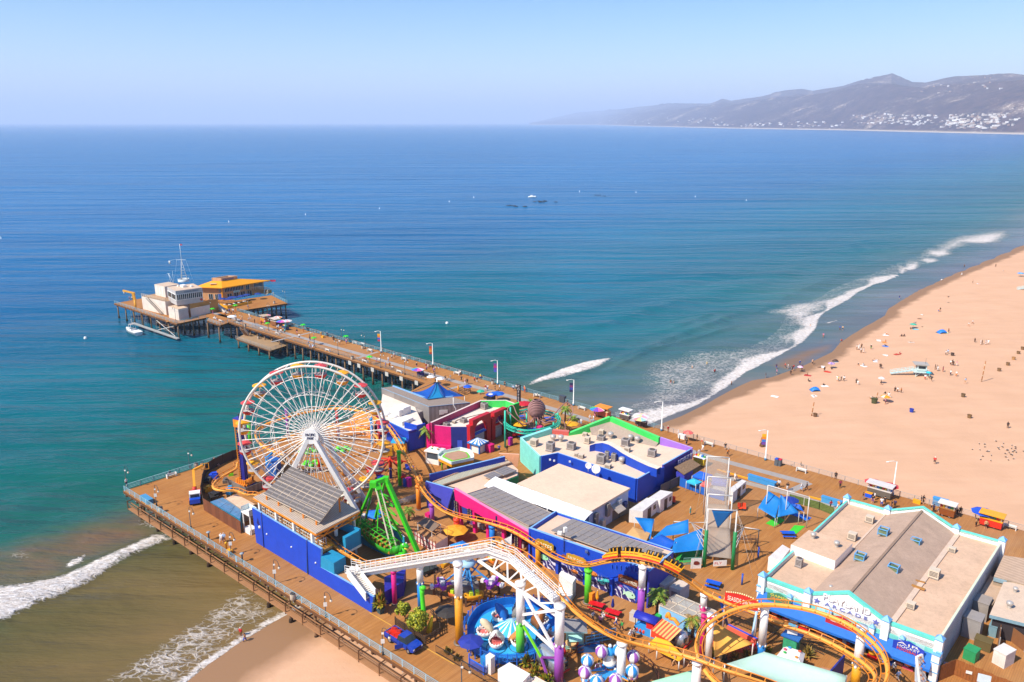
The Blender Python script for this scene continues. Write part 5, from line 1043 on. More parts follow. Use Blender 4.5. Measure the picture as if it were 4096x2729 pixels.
def gsign(u,z,w_,m,lines,lm,out=.9):
 c=BP(u,0,z)+fnn*out;b=B();pts=[(-w_/2,-.75),(w_/2,-.75),(w_/2,.45),(0,1.0),(-w_/2,.45)];q=[c+xd*x+Z(y)for x,y in pts];b.add(q+[p+fnn*.12 for p in q],[(4,3,2,1,0),(5,6,7,8,9)]+[(i,(i+1)%5,5+(i+1)%5,5+i)for i in range(5)],m);s_=b('gable_sign',r)
 for i,(tx,tm,sz)in EN(lines):text(tx,c+fnn*.16+Z(.45-.45*i),xd,(0,0,1),sz,tm,'lettering',r,.03,width=w_*.72)
gsign(uf('U1',1000,560,9.4),9.4,3.4,M('4A8A6A',.6),[('GAMES',M('F0D84A',di=0),.5),('ARCADE',M('F08A3A',di=0),.5)],None);gsign(uf('U1',1580,790,9.4),9.4,4.2,M('C42A34',.6),[('SNACKS',M('9FE06A',di=0),.55),('CAFE',WH,.5)],None);gsign(uf('U2',780,1235,9.4),9.4,3.7,M('2440B0',.6),[('AIR',WH,.5),('HOCKEY',WH,.5),('FOOSBALL',M('F0602A',di=0),.5)],None)
def roofz(u):
 return zr_ if u<=u1 or u>=u2 else(zr_+.1+(hz-.6-zr_)*(u-u1)/(ua-u1)if u<ua else zr_+.1+(hz-.6-zr_)*(u2-u)/(u2-ua))
for x,y,l in((540,190,'blue framed skylight on the left roof slope, farther one'),(325,425,'blue framed skylight on the left roof slope, nearer one'),(835,290,'blue framed skylight on the right roof slope, farther one'),(632,535,'blue framed skylight on the right roof slope, nearer one')):
 z=12.
 for _ in range(5):p=Q('U2',x,y,z);u=uf('U2',x,y,z);z=roofz(u)
 p=Q('U2',x,y,z);q=tg('skylight',p,l,'skylight','blue skylights');s_=.74;xx,yy=xd*s_,up(by,0).normalized()*s_*.8;f=B()
 cs=[p-xx*.9-yy,p+xx*.9-yy,p+xx*.9+yy,p-xx*.9+yy]
 for c_ in cs:f.bar(c_-Z(.3),up(c_,p.z+.85),.11,CAPB)
 for i in range(4):f.bar(up(cs[i],p.z+.8),up(cs[(i+1)%4],p.z+.8),.11,CAPB);f.bar(cs[i]+Z(.05),cs[(i+1)%4]+Z(.05),.11,CAPB)
 f('frame',q);g=B();g.pz(cs,p.z-.2,p.z+.55,M('7F8F6A',.3,vs=2,var=.5));g('glass',q);d_=B();d_.ball(p+Z(.5),.5,M('5F7F4A',.6,vs=3,var=.5),8,5,(1.2,1.2,.5));d_('plants_inside',q)
for k,x,y,s_,l in(('U2',412,90,(1.7,1.6),'cream slatted cooler at the back of the arcade roof, left side'),('U2',250,250,(1.7,1.7),'cream slatted cooler beside the raised roof block'),('U2',1005,600,(1.9,1.9),'cream slatted cooler in the roof valley by scattered planks'),('U2',1172,360,(1.4,1.0),'rusty tan cooler at the back right of the arcade roof'),('U2',790,880,(1.5,1.2),'tan box cooler on a pale plinth near the mint coping')):acu(Q(k,x,y,zr_),s_,l,R(-41),1)
acu(Q('U1',1165,275,zr_),(1.3,2.0),'grey metal roof unit on the low left roof of the arcade',R(-41),0)
for k,x,y,z,l,s_ in(('U1',1520,90,12.2,'round vent at the right of the raised roof block',.9),('U1',1300,10,12.2,'round vent at the back of the raised roof block',.9),('U1',1465,490,11.2,'thin vent on the left slope near the gable front',.6),('U1',1825,640,11.4,'thin vent on the right slope near the gable front',.6)):vent(Q(k,x,y,z),l,s_)
for i,(x,y,a_)in EN(((840,630,.5),(860,695,.9))):p=Q('U2',x,y,zr_+.2);b.box(p,(2.4 if i==0 else 1.8,.25 if i==0 else.5,.12),M('B07A3A',.9),R(-30-i*12));b('loose_plank',None,['long thin loose plank lying in the roof valley','short wide loose board lying in the roof valley'][i],'plank')
r=tg('right_hand_building',Q('U2',1560,950),'flat tan roofed building at the right edge beside the service yard','building');zq=9.6
q=[Q('U2',*p,zq)for p in((1520,945),(2050,1075),(2250,700),(1650,640))];b.pz(q,zq-.5,zq,M('7FA0AC',.6),M('D9BEA4',.9,vs=.4,di=.4));b('roof',r);qi=[L2(sum(q,Z(0))/4,p,.9)for p in q];b.pz(qi,DK,zq-.5,M('3A3436',.6));b('wall',r)
r=tg('tan_roof_building',Q('U2',1600,640),'tan corrugated roofed building farthest along the right edge','building');q=[Q('U2',*p,9.8)for p in((1560,590),(2050,720),(2200,480),(1650,395))];b.pz(q,DK,9.8,M('A8947E',.8),STR('D2B296','C4A488',.8,R(-41),0,.5,.9));b('shell',r);b.bar(q[0]+Z(-.4),L2(q[0],q[1],.25)+Z(-.4),.5,M('8FA8B0'));b('gutter',r)
q=[Q('U2',*p,8.4)for p in((1400,790),(1545,855),(1665,690),(1530,580))];b.pz(q,DK,8.4,M('B8A08A',.8),M('C8A88C',.9,vs=.8,di=.5));b('low_link_roof',None,'low tan link roof between the arcade wall and the right hand building','shed')
p=Q('U2',1700,880,zq);vent(p,'white vent on the flat tan roof at the right edge',.9);vent(Q('U2',1755,735,zq),'far white vent on the flat tan roof at the right edge',.7)
def cabinet(k,x,y,s_,m,label,nm='metal_cabinet',rz=R(-41)):
 p=Q(k,x,y);r=tg(nm,p,label,nm.replace('_',' ').split()[-1]);b=B();b.box(p,s_,m,rz);b('case',r);b=B();b.box(p+Z(s_[2]),(s_[0]*1.05,s_[1]*1.05,.12),m,rz);b('lid',r);x_=V((cos(rz),sin(rz),0));y_=V((x_.y,-x_.x,0))
 b=B();[b.box(p+y_*(s_[1]/2)+x_*(s_[0]*d_)+Z(s_[2]*.15),(s_[0]*.38,.05,s_[2]*.7),m,rz)for d_ in(-.23,.23)];b('door',r);return r
cabinet('U2',1350,1130,(2.2,2.4,3.0),M('9C948E',.6,di=.3),'large grey metal cabinet along the arcade side wall, nearer one');cabinet('U2',1430,960,(2.,2.4,2.8),M('A0948A',.6,di=.3),'large grey metal cabinet along the arcade side wall, farther one')
cabinet('U2',1345,1350,(1.5,1.6,1.5),M('2E9A5E',.6,di=.2),'green metal box standing in the service yard','utility_box',R(-50));cabinet('U2',1455,1250,(2.,1.5,1.3),M('6A5A34',.8,di=.5),'brown rusty transformer on a pale slab in the yard','transformer');cabinet('U2',1640,1390,(1.6,2.3,2.0),M('E4DACE',.6,di=.4),'white and black generator standing in the service yard','generator',R(-60));cabinet('U2',1555,1110,(1.,2.6,1.6),M('7A9AA4',.6),'pale blue locker bank outside the right hand building','locker')
fw=[Q('U2',1050,1560),Q('U2',1190,1500),Q('U2',1560,1660),Q('U2',1820,1760)];r=tg('plank_fence',fw[1],'brown plank fence with notices closing the service yard','fence');FW=M('9A5A26',.8,vs=2,var=.3)
for a,c in zip(fw,fw[1:]):
 n_=int((c-a).length/.35)
 for i in range(n_):p0_,p1_=L2(a,c,i/n_),L2(a,c,(i+.93)/n_);b.pz([p0_,p1_,p1_+V((.05,.08,0)),p0_+V((.05,.08,0))],DK,DK+2.3+.04*(i%3),FW)
b('planks',r)
for(x,y),s_,cc in(((1122,1395),(.7,.06,.6),'D8C8D8'),((1330,1470),(.7,.06,.4),'EDE6DC'),((1475,1530),(1.6,.06,1.2),'CFE0E8')):c=onv('U2',x,y,fw[1],fw[2])+V((-.1,-.18,0));b.box(c-Z(s_[2]/2),s_,M(cc),R(-25));b('notice',r)
fpn([Q('U2',1595,1290),Q('U2',1610,1110),Q('U2',1840,1290)],2.2,M('8A5A34',.9,vs=2),'brown slatted fence on steel posts around the generator',M('B8B0A8'))
HUB=Q('N',1243,1745,21.5)+V((0,1.9,0));WR=12.75;fw_=tg('ferris_wheel',dk(HUB),'big white ferris wheel with red and yellow gondolas and a round hub plate','ferris wheel')
WST=M('F6F0E6',.45,di=.06);WST2=M('E2DACE',.5,di=.1)
def wpt(r_,a,y):return HUB+V((r_*sin(a),y,r_*cos(a)))
for y in(-1.35,1.35):
 b.tb([wpt(WR,2*pi*i/80,y)for i in range(80)],.21,WST2,7,closed=True);b('outer_rim',fw_)
 b=B()
 for f in(.84,.58,.36):
  b.tb([wpt(WR*f,2*pi*(i+.5)/40,y*(.3+.7*f))for i in range(40)],.065,WST,5,closed=True)
 b('inner_ring',fw_);pr=None
 for i in range(40):
  a=2*pi*(i+.5)/40;b.tb([wpt(1.0,a,y*1.2),wpt(WR,a,y)],.085 if i%2 else.07,WST,5,caps=False);b('spoke',fw_)
for i in range(40):
 a=2*pi*i/40;a2=a+2*pi/40
 b.bar(wpt(WR*.84,a,-1.2),wpt(WR*.84,a,1.2),.09,WST);b.bar(wpt(WR*.58,a,-.95),wpt(WR*.58,a2,.95),.07,WST);b.bar(wpt(WR,a,-1.3),wpt(WR,a,1.3),.1,WST);b.bar(wpt(WR*.84,a,-1.2),wpt(WR*.58,a2,.95),.055,WST);b('cross_brace',fw_)
b.tb([HUB+V((0,-1.9,0)),HUB+V((0,1.9,0))],.95,WST,18);b('axle',fw_)
b.tb([HUB+V((0,-2.15,0)),HUB+V((0,-1.9,0))],1.42,M('F4F1EC',.4,di=0,var=.03),28,smooth=False);b('name_plate',fw_)
NV=M('1E2450',.5,di=0);vdir=V((0,.0,1))
text('PACIFIC',HUB+V((0,-2.19,.33)),(1,0,0),vdir,.66,NV,'lettering',fw_,.03,width=1.75,bold=.015);text('PARK',HUB+V((0,-2.19,-.33)),(1,0,0),vdir,'.66' and.66,NV,'lettering',fw_,.03,width=1.2,bold=.015)
for sx_,sy_ in((1,-1),(-1,-1),(1,1),(-1,1)):
 f=dk(HUB)+V((sx_*8.4,sy_*3.1,0));t_=HUB+V((sx_*.5,sy_*1.75,-.4));b.bar(t_,f,.85,M('F1EDE8',.45,di=.1),.7);b.bar(f,f+Z(.8),1.3,WST2);b('support_leg',fw_)
 if sx_>0:[b.bar(L2(t_,f,q)+V((.1,sy_*.4,.3)),L2(t_,f,q)+V((-.1,-sy_*.4,.3)),.08,WST2)for q in LS(.3,.95,14)];b('leg_rungs',fw_)
cols_=[('F2A81C','E89A1A'),('D84A4A','C42A2A')];gp={}
def gondola(k):
 cn,tn=cols_[k];r=bpy.data.objects.new('gondola',None);C.objects.link(r);r.parent=fw_;o=V(fw_.location)
 cm,tm=M(cn,.5,di=.08),M(tn,.5,di=.1);b=B()
 b.lt(o+Z(-.15),[(1.25,0),(1.2,.1),(.35,.42),(0,.46)],cm,10,smooth=False);b('canopy',r)
 b=B();b.lt(o+Z(-2.3),[(0,-.05),(.62,0),(1.0,.35),(1.12,.75),(1.05,.75),(.9,.3),(0,.2)],tm,10,smooth=False);b('tub',r)
 b=B();b.tb([o+Z(-2.2),o+Z(.25)],.1,WST,6);b.lt(o+Z(-2.05),[(.3,0),(.3,.45),(.1,.5)],M('8A5A30'),8);[b.bar(o+V((.95*cos(a),.95*sin(a),-1.6)),o+V((.9*cos(a),.9*sin(a),-.15)),.05,WST)for a in(.3,.3+pi)];b('frame',r)
 b=B();b.lt(o+Z(-1.55),[(1.0,-.02),(.72,.12),(.3,.05)],M('A9A5A2',.5),10,ms=[M('A9A5A2',.5)]*2);b('seat',r);return r
for i in range(20):
 a=R(-9+18*i);k=i%2
 if k not in gp:gp[k]=gondola(k);g=gp[k]
 else:g=dup(gp[k],parent=fw_)
 g.location=wpt(WR-.1,a,0)-V(fw_.location);g['label']=['yellow gondola','red gondola'][k]
pl=B();pl.box(dk(HUB)+Z(0),(9,3.2,.5),M('8E7460',.8),0);[pl.box(dk(HUB)+V((x,0,.5)),(.08,3.2,1.),WST,0)for x in(-4.3,4.3)];pl('boarding_platform',fw_)
[b.box(dk(HUB)+V((6.4+q*.9,1.6-q*.2,.2)),(.8,.9,1.2+.3*(q%2)),M('B8ADA0',.5,.3,di=.4),q)for q in range(3)];[b.tb([dk(HUB)+V((5.6,y,2.2)),dk(HUB)+V((7.6,y,2.6))],.3,WST2,8)for y in(-1.2,1.2)];b('drive_motor',fw_)
tb_=Q('S4',1390,640);ht_=12.6;r=tg('drop_tower',tb_,'tall navy and orange drop tower with a ring of seats at its foot','drop tower')
TN=M('2A2C88',.5,di=.05);TO=M('F0902A',.5,di=.08);b.box(tb_,(1.0,.9,ht_),TN,R(-25));b('mast',r)
xx,yy=V((cos(R(-25)),sin(R(-25)),0)),V((sin(R(25)),cos(R(25)),0));
for s_ in(-.45,.25):b.bar(tb_-xx*.55+yy*s_-V((.1,.3,0)),up(tb_-xx*.55+yy*s_-V((.1,.3,0)),DK+ht_),.13,TO)
for q in range(24):z=DK+.8+q*.5;b.bar(up(tb_-xx*.55-yy*.45-V((.1,.3,0)),z),up(tb_-xx*.55+yy*.25-V((.1,.3,0)),z),.12,TO)
b('ladder',r);b.box(up(tb_,DK+ht_),(1.7,1.5,1.6),TO,R(-25));b.box(up(tb_,DK+ht_+1.6),(1.8,1.6,.12),M('3A3AA0'),R(-25));b('head',r);b.tb([up(tb_,DK+ht_+1.6),up(tb_,DK+ht_+2.3)],.08,DKM,6);b.ball(up(tb_,DK+ht_+2.4),.2,DKM,8,5);b('beacon',r)
b.box(up(tb_,DK+.3),(2.6,2.4,.4),M('2A3AA0'),R(-25));b('carriage',r)
for e in range(3):
 for q in range(5):
  d=-yy if e==0 else(-xx if e==1 else xx);t_=xx if e==0 else yy;p=up(tb_,DK+.7)+d*1.35+t_*((q-2)*.5);b.box(p,(.38,.38,.35),TO,R(-25));b.box(p-d*.2+Z(.3),(.36,.16,.9),TO,R(-25));b('seat',r)
q=[Q('S4',1205,640),Q('S4',1400,740),Q('S4',1620,655),Q('S4',1430,570)];r=tg('tower_enclosure',q[1],'grey panelled enclosure round the foot of the drop tower','fence');GP=STR('8A8078','7A7068',.9,R(-41),0,.5,.6)
for a,c in((q[0],q[1]),(q[1],q[2])):wall(b,a,c,DK,DK+1.6,DK+1.6,.1,GP)
b('panel',r);b.pz(q,DK+.01,DK+.25,M('6A5A4C',.9));b('floor',r)
CO=M('F4A642',.45,di=.08,var=.08);CR=M('D9801C',.45,di=.1)
A_=Q('S5',1262,872,9.9);PK=Q('T2',1232,128,19.4);PC=Q('T2',1482,218,19.4);PD=Q('T2',1962,660,17.6);BK=V((.45,.9,0))
bl_,pk_=[],1
main=[SP(.9,.38,11.5)]
tr=[('S5',1040,640,10.2),('S5',1210,745,9.6)]
T1_=[SP(-.25,.38,11.4),SP(.3,.38,11.3),SP(.85,.38,11.0)]+[Q(*a)for a in tr]+[A_+BK*2.4+V((0,0,-.4)),L2(A_,PK,.25)+BK*1.6,L2(A_,PK,.55)+BK*1.3,L2(A_,PK,.85)+BK*1.3+V((0,0,.2)),PK+BK*1.6+V((.5,0,.4)),Q('T1',1010,1112,19.8),Q('T1',1150,1165,19.5),Q('T1',1300,1240,19.0),Q('T1',1600,1510,17.9)]
T1_+=[Q(*a)for a in(('T5',130,440,17.4),('T5',290,615,16.4),('T5',480,770,15.2),('T5',680,905,14.2),('T5',900,1005,13.5),('T5',1200,1090,13.0),('T5',1550,1165,12.7),('T5',1930,1275,12.7),('T5',2250,1400,12.9),('U1',870,1385,13.2),('U1',1100,1480,13.2),('U1',1480,1585,13.2),('U1',1780,1560,13.6),('U1',1960,1420,14.2),('U1',2003,1250,14.6),('U1',1925,1055,14.9),('U1',1700,860,15.1),('U1',1400,720,15.1),('U1',1100,650,14.9),('U1',800,632,14.5),('U1',560,680,14.0),('U1',370,770,13.3),('U1',250,880,12.6),('U1',200,1010,12.0),('U1',240,1180,11.4),('U1',370,1360,11.0),('U1',620,1510,10.8),('U1',1000,1590,10.6),('U1',1450,1570,10.6),('U1',1760,1480,10.6),('U1',1890,1330,10.5),('U1',1780,1190,10.3),('U1',1560,1045,10.1),('U1',1270,910,10.0),('U1',1080,850,10.),('U1',930,795,10.),('U1',720,710,10.2),('U1',430,595,10.8))]
T1_+=[Q(*a)for a in(('T4',2180,912,11.5),('T4',2010,795,12.9),('T4',1850,705,14.2),('T4',1660,622,15.2),('T4',1475,570,15.5),('T4',1270,545,15.1),('T4',1060,570,13.7),('T4',860,612,12.1),('T1',1950,1322,11.7),('T1',1780,1290,11.3),('T1',1590,1212,11.0),('T1',1400,1090,10.6),('T1',1150,935,10.3),('T1',910,850,9.9),('T1',700,800,9.6),('T1',500,755,9.4),('T1',340,690,9.4),('T1',215,590,9.7),('T1',120,480,10.3),('T1',50,350,11.0),('S3',2040,1395,11.6),('S3',1900,1130,12.4),('S3',1760,880,13.2),('S3',1640,755,13.8),('S3',1450,655,14.1),('S3',1200,612,14.0),('S3',900,645,13.6),('S3',620,715,13.0),('S3',420,780,12.4),('S3',330,850,11.8),('S3',330,930,11.2),('S3',400,1010,10.7),('S3',600,1095,10.2),('S3',900,1130,9.8),('S3',1250,1125,9.6),('S3',1500,1065,9.6),('S3',1600,960,9.8),('S3',1530,865,10.),('S3',1320,805,10.),('S3',1050,810,9.7),('S3',800,865,9.4),('S3',580,950,9.1),('S3',350,1065,8.8),('S3',130,1185,8.6),('S4',1300,455,8.4),('S4',1150,540,8.4),('S4',1055,620,8.7),('S4',1070,672,9.1),('S4',1160,685,9.6),('S4',1290,690,10.1),('S4',1400,735,10.6))]
path=smp(T1_,8,closed=True);path=rsm(path+[path[0]],.55)[:-1]
for _ in range(2):path=[(path[i-1]+path[i]*2+path[(i+1)%len(path)])/4 for i in range(len(path))]
n_=len(path);fr=[]
for i in range(n_):
 t_=(path[(i+1)%n_]-path[i-1]).normalized();tf,tb2=path[(i+6)%n_]-path[i],path[i]-path[i-6]
 tf=up(tf,0).normalized();tb2=up(tb2,0).normalized();turn=tb2 .x*tf.y-tb2 .y*tf.x;s_=t_.cross(Z(1)).normalized();fr.append((t_,s_,turn))
sm=[sum(fr[(i+k)%n_][2]for k in range(-8,9))/17 for i in range(n_)]
LR,RR=[],[]
for i in range(n_):
 t_,s_,_=fr[i];bank=max(-.75,min(.75,-sm[i]*1.9));u_=s_.cross(t_).normalized();s2=s_*cos(bank)-u_*sin(bank);u2=s2 .cross(t_).normalized()
 fr[i]=(t_,s2,u2);LR.append(path[i]+u2*.42-s2*.55);RR.append(path[i]+u2*.42+s2*.55)
rc=tg('roller_coaster',dk(PK),'orange tube steel roller coaster with coloured columns and a white lift hill','roller coaster')
b.tb(path,.25,CO,8,closed=True);b('spine_tube',rc)
b.tb(LR,.075,CR,6,closed=True);b('rail',rc);b.tb(RR,.075,CR,6,closed=True);b('rail',rc)
ci_=Z(CZ);order=sorted(range(0,n_,3),key=lambda i:(path[i]-ci_).length)
for k_,i in EN(order):
 t_,s2,u2=fr[i];q=B()if k_<100 else b;q.bar(path[i]+u2*.1,LR[i],.1,CR);q.bar(path[i]+u2*.1,RR[i],.1,CR);q.bar(path[i],path[i]+u2*.25,.28,CO,.12)
 if k_<100:q('cross_tie',rc)
b('cross_ties',rc,kind='stuff')
def near_path(p,zmin=0,z=None):
 best=None
 for q in path:
  d=(q-p).xy.length+(0 if z is None else.6*abs(q.z-z))
  if best is None or d<best[0]:best=(d,q)
 return best[1]
def clm(k,x,y,ztop,rad,c1,c2=None,zc=None,label=None,base=None):
 p=base or Q(k,x,y);r_=B();m1,m2=M(c1,.5,di=.12),M(c2 or c1,.5,di=.1)
 if zc:r_.tb([p,up(p,zc)],rad,m1,14);r_.tb([up(p,zc),up(p,ztop)],rad*1.003,m2,14);[r_.ball(up(p,zc)+V((rad*.96*cos(a),rad*.96*sin(a),0)),rad*.32,m2 if j%2 else m1,8,5,(1,1,1.2))for j,a in EN(LS(0,2*pi,9)[:-1])]
 else:r_.tb([p,up(p,ztop)],rad,m1,14)
 r_.tb([p,up(p,DK+.12)],rad*1.5,M('7A6A5C'),12);r_.tb([up(p,ztop-.35),up(p,ztop+.03)],rad*1.25,m2,12)
 q=near_path(up(p,ztop),z=ztop+.2)
 if(q-up(p,ztop)).length<3.5:r_.bar(up(p,ztop-.2),q+Z(-.1),.3,m2)
 return r_('support_column',rc,label)
W_='F2EEE8'
for a in(('S5',1645,1215,11.5,.36,'D81E80',None,None,'pink column below the lift walkway'),('S5',1920,1285,13.4,.48,'1E7FC8',W_,10.6,'white column with a blue foot'),('T2',915,1145,18.4,.55,'E0941E',W_,13.4,'white column with an orange foot'),('T2',1572,1292,17.2,.58,'5FC63A',W_,11.3,'white column with a green foot'),('T2',1988,1566,17.2,.6,'9A4AA8',W_,11.6,'white column with a purple foot'),('T4',855,1025,11.5,.5,'5FD02A',None,None,'lime green column'),('T4',1455,1255,15.1,.5,'A04AB0',W_,11.6,'tall white and purple column under the train'),('T4',2160,1295,11.2,.46,'D01E70',W_,9.2,'white column with a magenta foot'),('T1',72,678,10.8,.42,'EE8A1E',None,None,'orange column beside the queue rails'),('T1',225,810,9.3,.42,'A04AB0',None,None,'purple column by the violet panel'),('T1',505,970,9.1,.48,'E0401E',None,None,'red column over the yellow parasol'),('T1',910,1085,9.6,.48,'1E7FD8',None,None,'blue column before the pink arcade'),('T1',1430,1330,10.4,.42,'E8A01E',None,None,'yellow column by the games hall'),('U1',805,1130,14.0,.52,'1E7FC8',W_,8.0,'white column with a blue foot inside the loop'),('U1',1690,1395,14.6,.55,'E8A01E',W_,9.0,'white column with a yellow foot at the loop'),('U1',310,1155,12.9,.45,'F2EEE8',None,None,'all white column inside the loop bend'),('U1',245,1110,12.2,.3,'D01E70',None,None,'slim magenta column at the loop bend'),('V3',1570,950,13.4,.36,'4FD01E',None,None,'leaning lime column by the wheel'),('S3',450,1300,9.8,.3,'1E90D0',None,None,'blue column seen through the wheel'),('S3',990,1260,9.4,.3,'D8301E',None,None,'red column seen through the wheel'),('S3',660,905,12.6,.3,'A04AB0',None,None,'purple column at the sea side of the loop'),('S3',1185,930,13.2,.32,'E0301E',None,None,'red column at the sea side of the loop'),('S3',1545,1060,13.6,.3,'1E90D0',None,None,'blue column beside the wheel rim'),('S3',1615,1000,12.9,.3,'D01E60',None,None,'pink column beside the wheel rim'),('S3',270,1015,11.8,.38,'5FD02A',None,None,'green column left of the wheel'),('S3',1240,1320,9.2,.3,'E8A01E',None,None,'yellow column under the wheel')):
 k,x,y,z,rd,c1,c2,zc,l=a;clm(k,x,y,z,rd,c1,c2,zc,l)
for x,y,z in((945,1045,13.1),(1930,1292,12.3)):p=Q('T5',x,y,z);clm(None,0,0,z,.55,W_,None,None,'white column at the bottom edge',dk(p))
LW=M('F1ECE4',.5,di=.12);LW2=M('DED4C8',.55,di=.2)
def walkway(b,a,c,w_=1.25,h=1.15):
 n=up(c-a,0).normalized();n=V((n.y,-n.x,0))*(w_/2)
 b.slab([a-n,c-n,c+n,a+n],.22,LW,LW2)
 for s_ in(-1,1):
  for z in(.4,.75,h):b.bar(a+n*s_+Z(z),c+n*s_+Z(z),.06,LW)
  k_=max(2,int((c-a).length/1.0))
  for i in range(k_+1):p=L2(a,c,i/k_)+n*s_;b.bar(p,p+Z(h),.055,LW)
walkway(b,A_,PK);walkway(b,PK,PC);walkway(b,PC,PD);b('lift_walkway',rc)
for i in range(26):p=L2(PC,PD,(i+.5)/26);t_=up(PD-PC,0).normalized();n=V((t_.y,-t_.x,0));b.bar(p-n*.55+Z(.06),p+n*.55+Z(.06),.3,LW,.08)
b('lift_steps',rc)
for a,c in((A_,PK),(PK,PC),(PC,PD)):b.bar(a+Z(-.6)+BK*.3,c+Z(-.6)+BK*.3,.8,LW,.75)
dn=Z(-2.7)
k_=5;lo_=lambda f:L2(PK+V((-1.5,1.2,-2.4)),PD+Z(-2.4),f);hi_=lambda f:(L2(PK,PC,f*2)if f<.5 else L2(PC,PD,f*2-1))+Z(-.6)
b.bar(lo_(0),lo_(1),.32,LW)
for i in range(k_+1):
 f=i/k_;b.bar(lo_(f),hi_(f),.22,LW)
 if i<k_:b.bar(lo_(f),hi_((i+1)/k_),.18,LW)
gq,pq_=Q('T2',1572,1292),Q('T2',1988,1566)
b.bar(up(gq,16.6),up(pq_,9.6),.3,LW);b.bar(up(pq_,16.6),up(gq,12.4),.3,LW);b.bar(up(gq,11.9),up(pq_,10.2),.3,LW);b('truss',rc)
m_=L2(gq,pq_,.55);b.bar(up(gq,11.6),up(m_,8.),.26,M('7FE01E',.5));b('brace',rc,'lime green brace');b.bar(up(pq_,9.6),up(m_,8.),.22,M('8A3A90',.5));b.bar(up(m_,8.),up(m_+V((.8,-1.2,0)),6),.26,M('A050B0'));b('brace',rc,'purple brace')
s0,s1=A_+V((-.9,-.3,-.1)),Q('S5',1395,1145,8.4);walkway(b,A_+V((-1.6,.5,0)),A_+Z(0),2.0);n=up(s1-s0,0).normalized();n=V((n.y,-n.x,0))*.75
for s_ in(-1,1):p0,p1=s0+n*s_,s1+n*s_;b.add([p0+Z(-.4),p1+Z(-.4),p1+Z(.9),p0+Z(1.0)],[(0,1,2,3)],LW);b.add([p0+n*.12*s_+Z(-.4),p1+n*.12*s_+Z(-.4),p1+n*.12*s_+Z(.9),p0+n*.12*s_+Z(1.0)],[(0,1,2,3)],LW);b.bar(p0+n*.06*s_+Z(.97),p1+n*.06*s_+Z(.9),.16,LW)
for i in range(15):p=L2(s0,s1,(i+.5)/15);b.bar(p-n,p+n,.32,LW2,.14)
b('access_stair',rc)
lq=[Q('S5',945,870,8.5),Q('S5',1075,780,8.5),Q('S5',1500,1080,8.5),Q('S5',1385,1140,8.5)];b.pz(lq,DK,8.4,M('4A4038'),M('C49468',.85,di=.4));b('ride_workshop',None,'low tan roofed workshop behind the low end of the blue wall','shed')
b.pz([Q('S5',1540,1075),Q('S5',1765,985),Q('S5',1768,1115),Q('S5',1535,1230)][:2]+[Q('S5',1740,1130),Q('S5',1545,1235)],DK,8.3,M('2A2A9A',.5,di=.1));b('navy_screen_wall',None,'navy screen wall with a red plaque behind the pink column','wall')
ti=min(range(n_),key=lambda i:(path[i]-Q('T4',1040,572,13.8)).length);tj=min(range(n_),key=lambda i:(path[i]-Q('T4',1850,705,14.2)).length)
tn=tg('coaster_train',path[(ti+tj)//2],'four yellow and red coaster cars cresting the hump above the mural hall','coaster train')
step=1 if ti>tj else-1;YC=M('F2AE1A',.45,di=.06);RC_=M('E0361E',.45,di=.06);BLK=M('2E2826',.7,di=0)
L=abs(ti-tj)
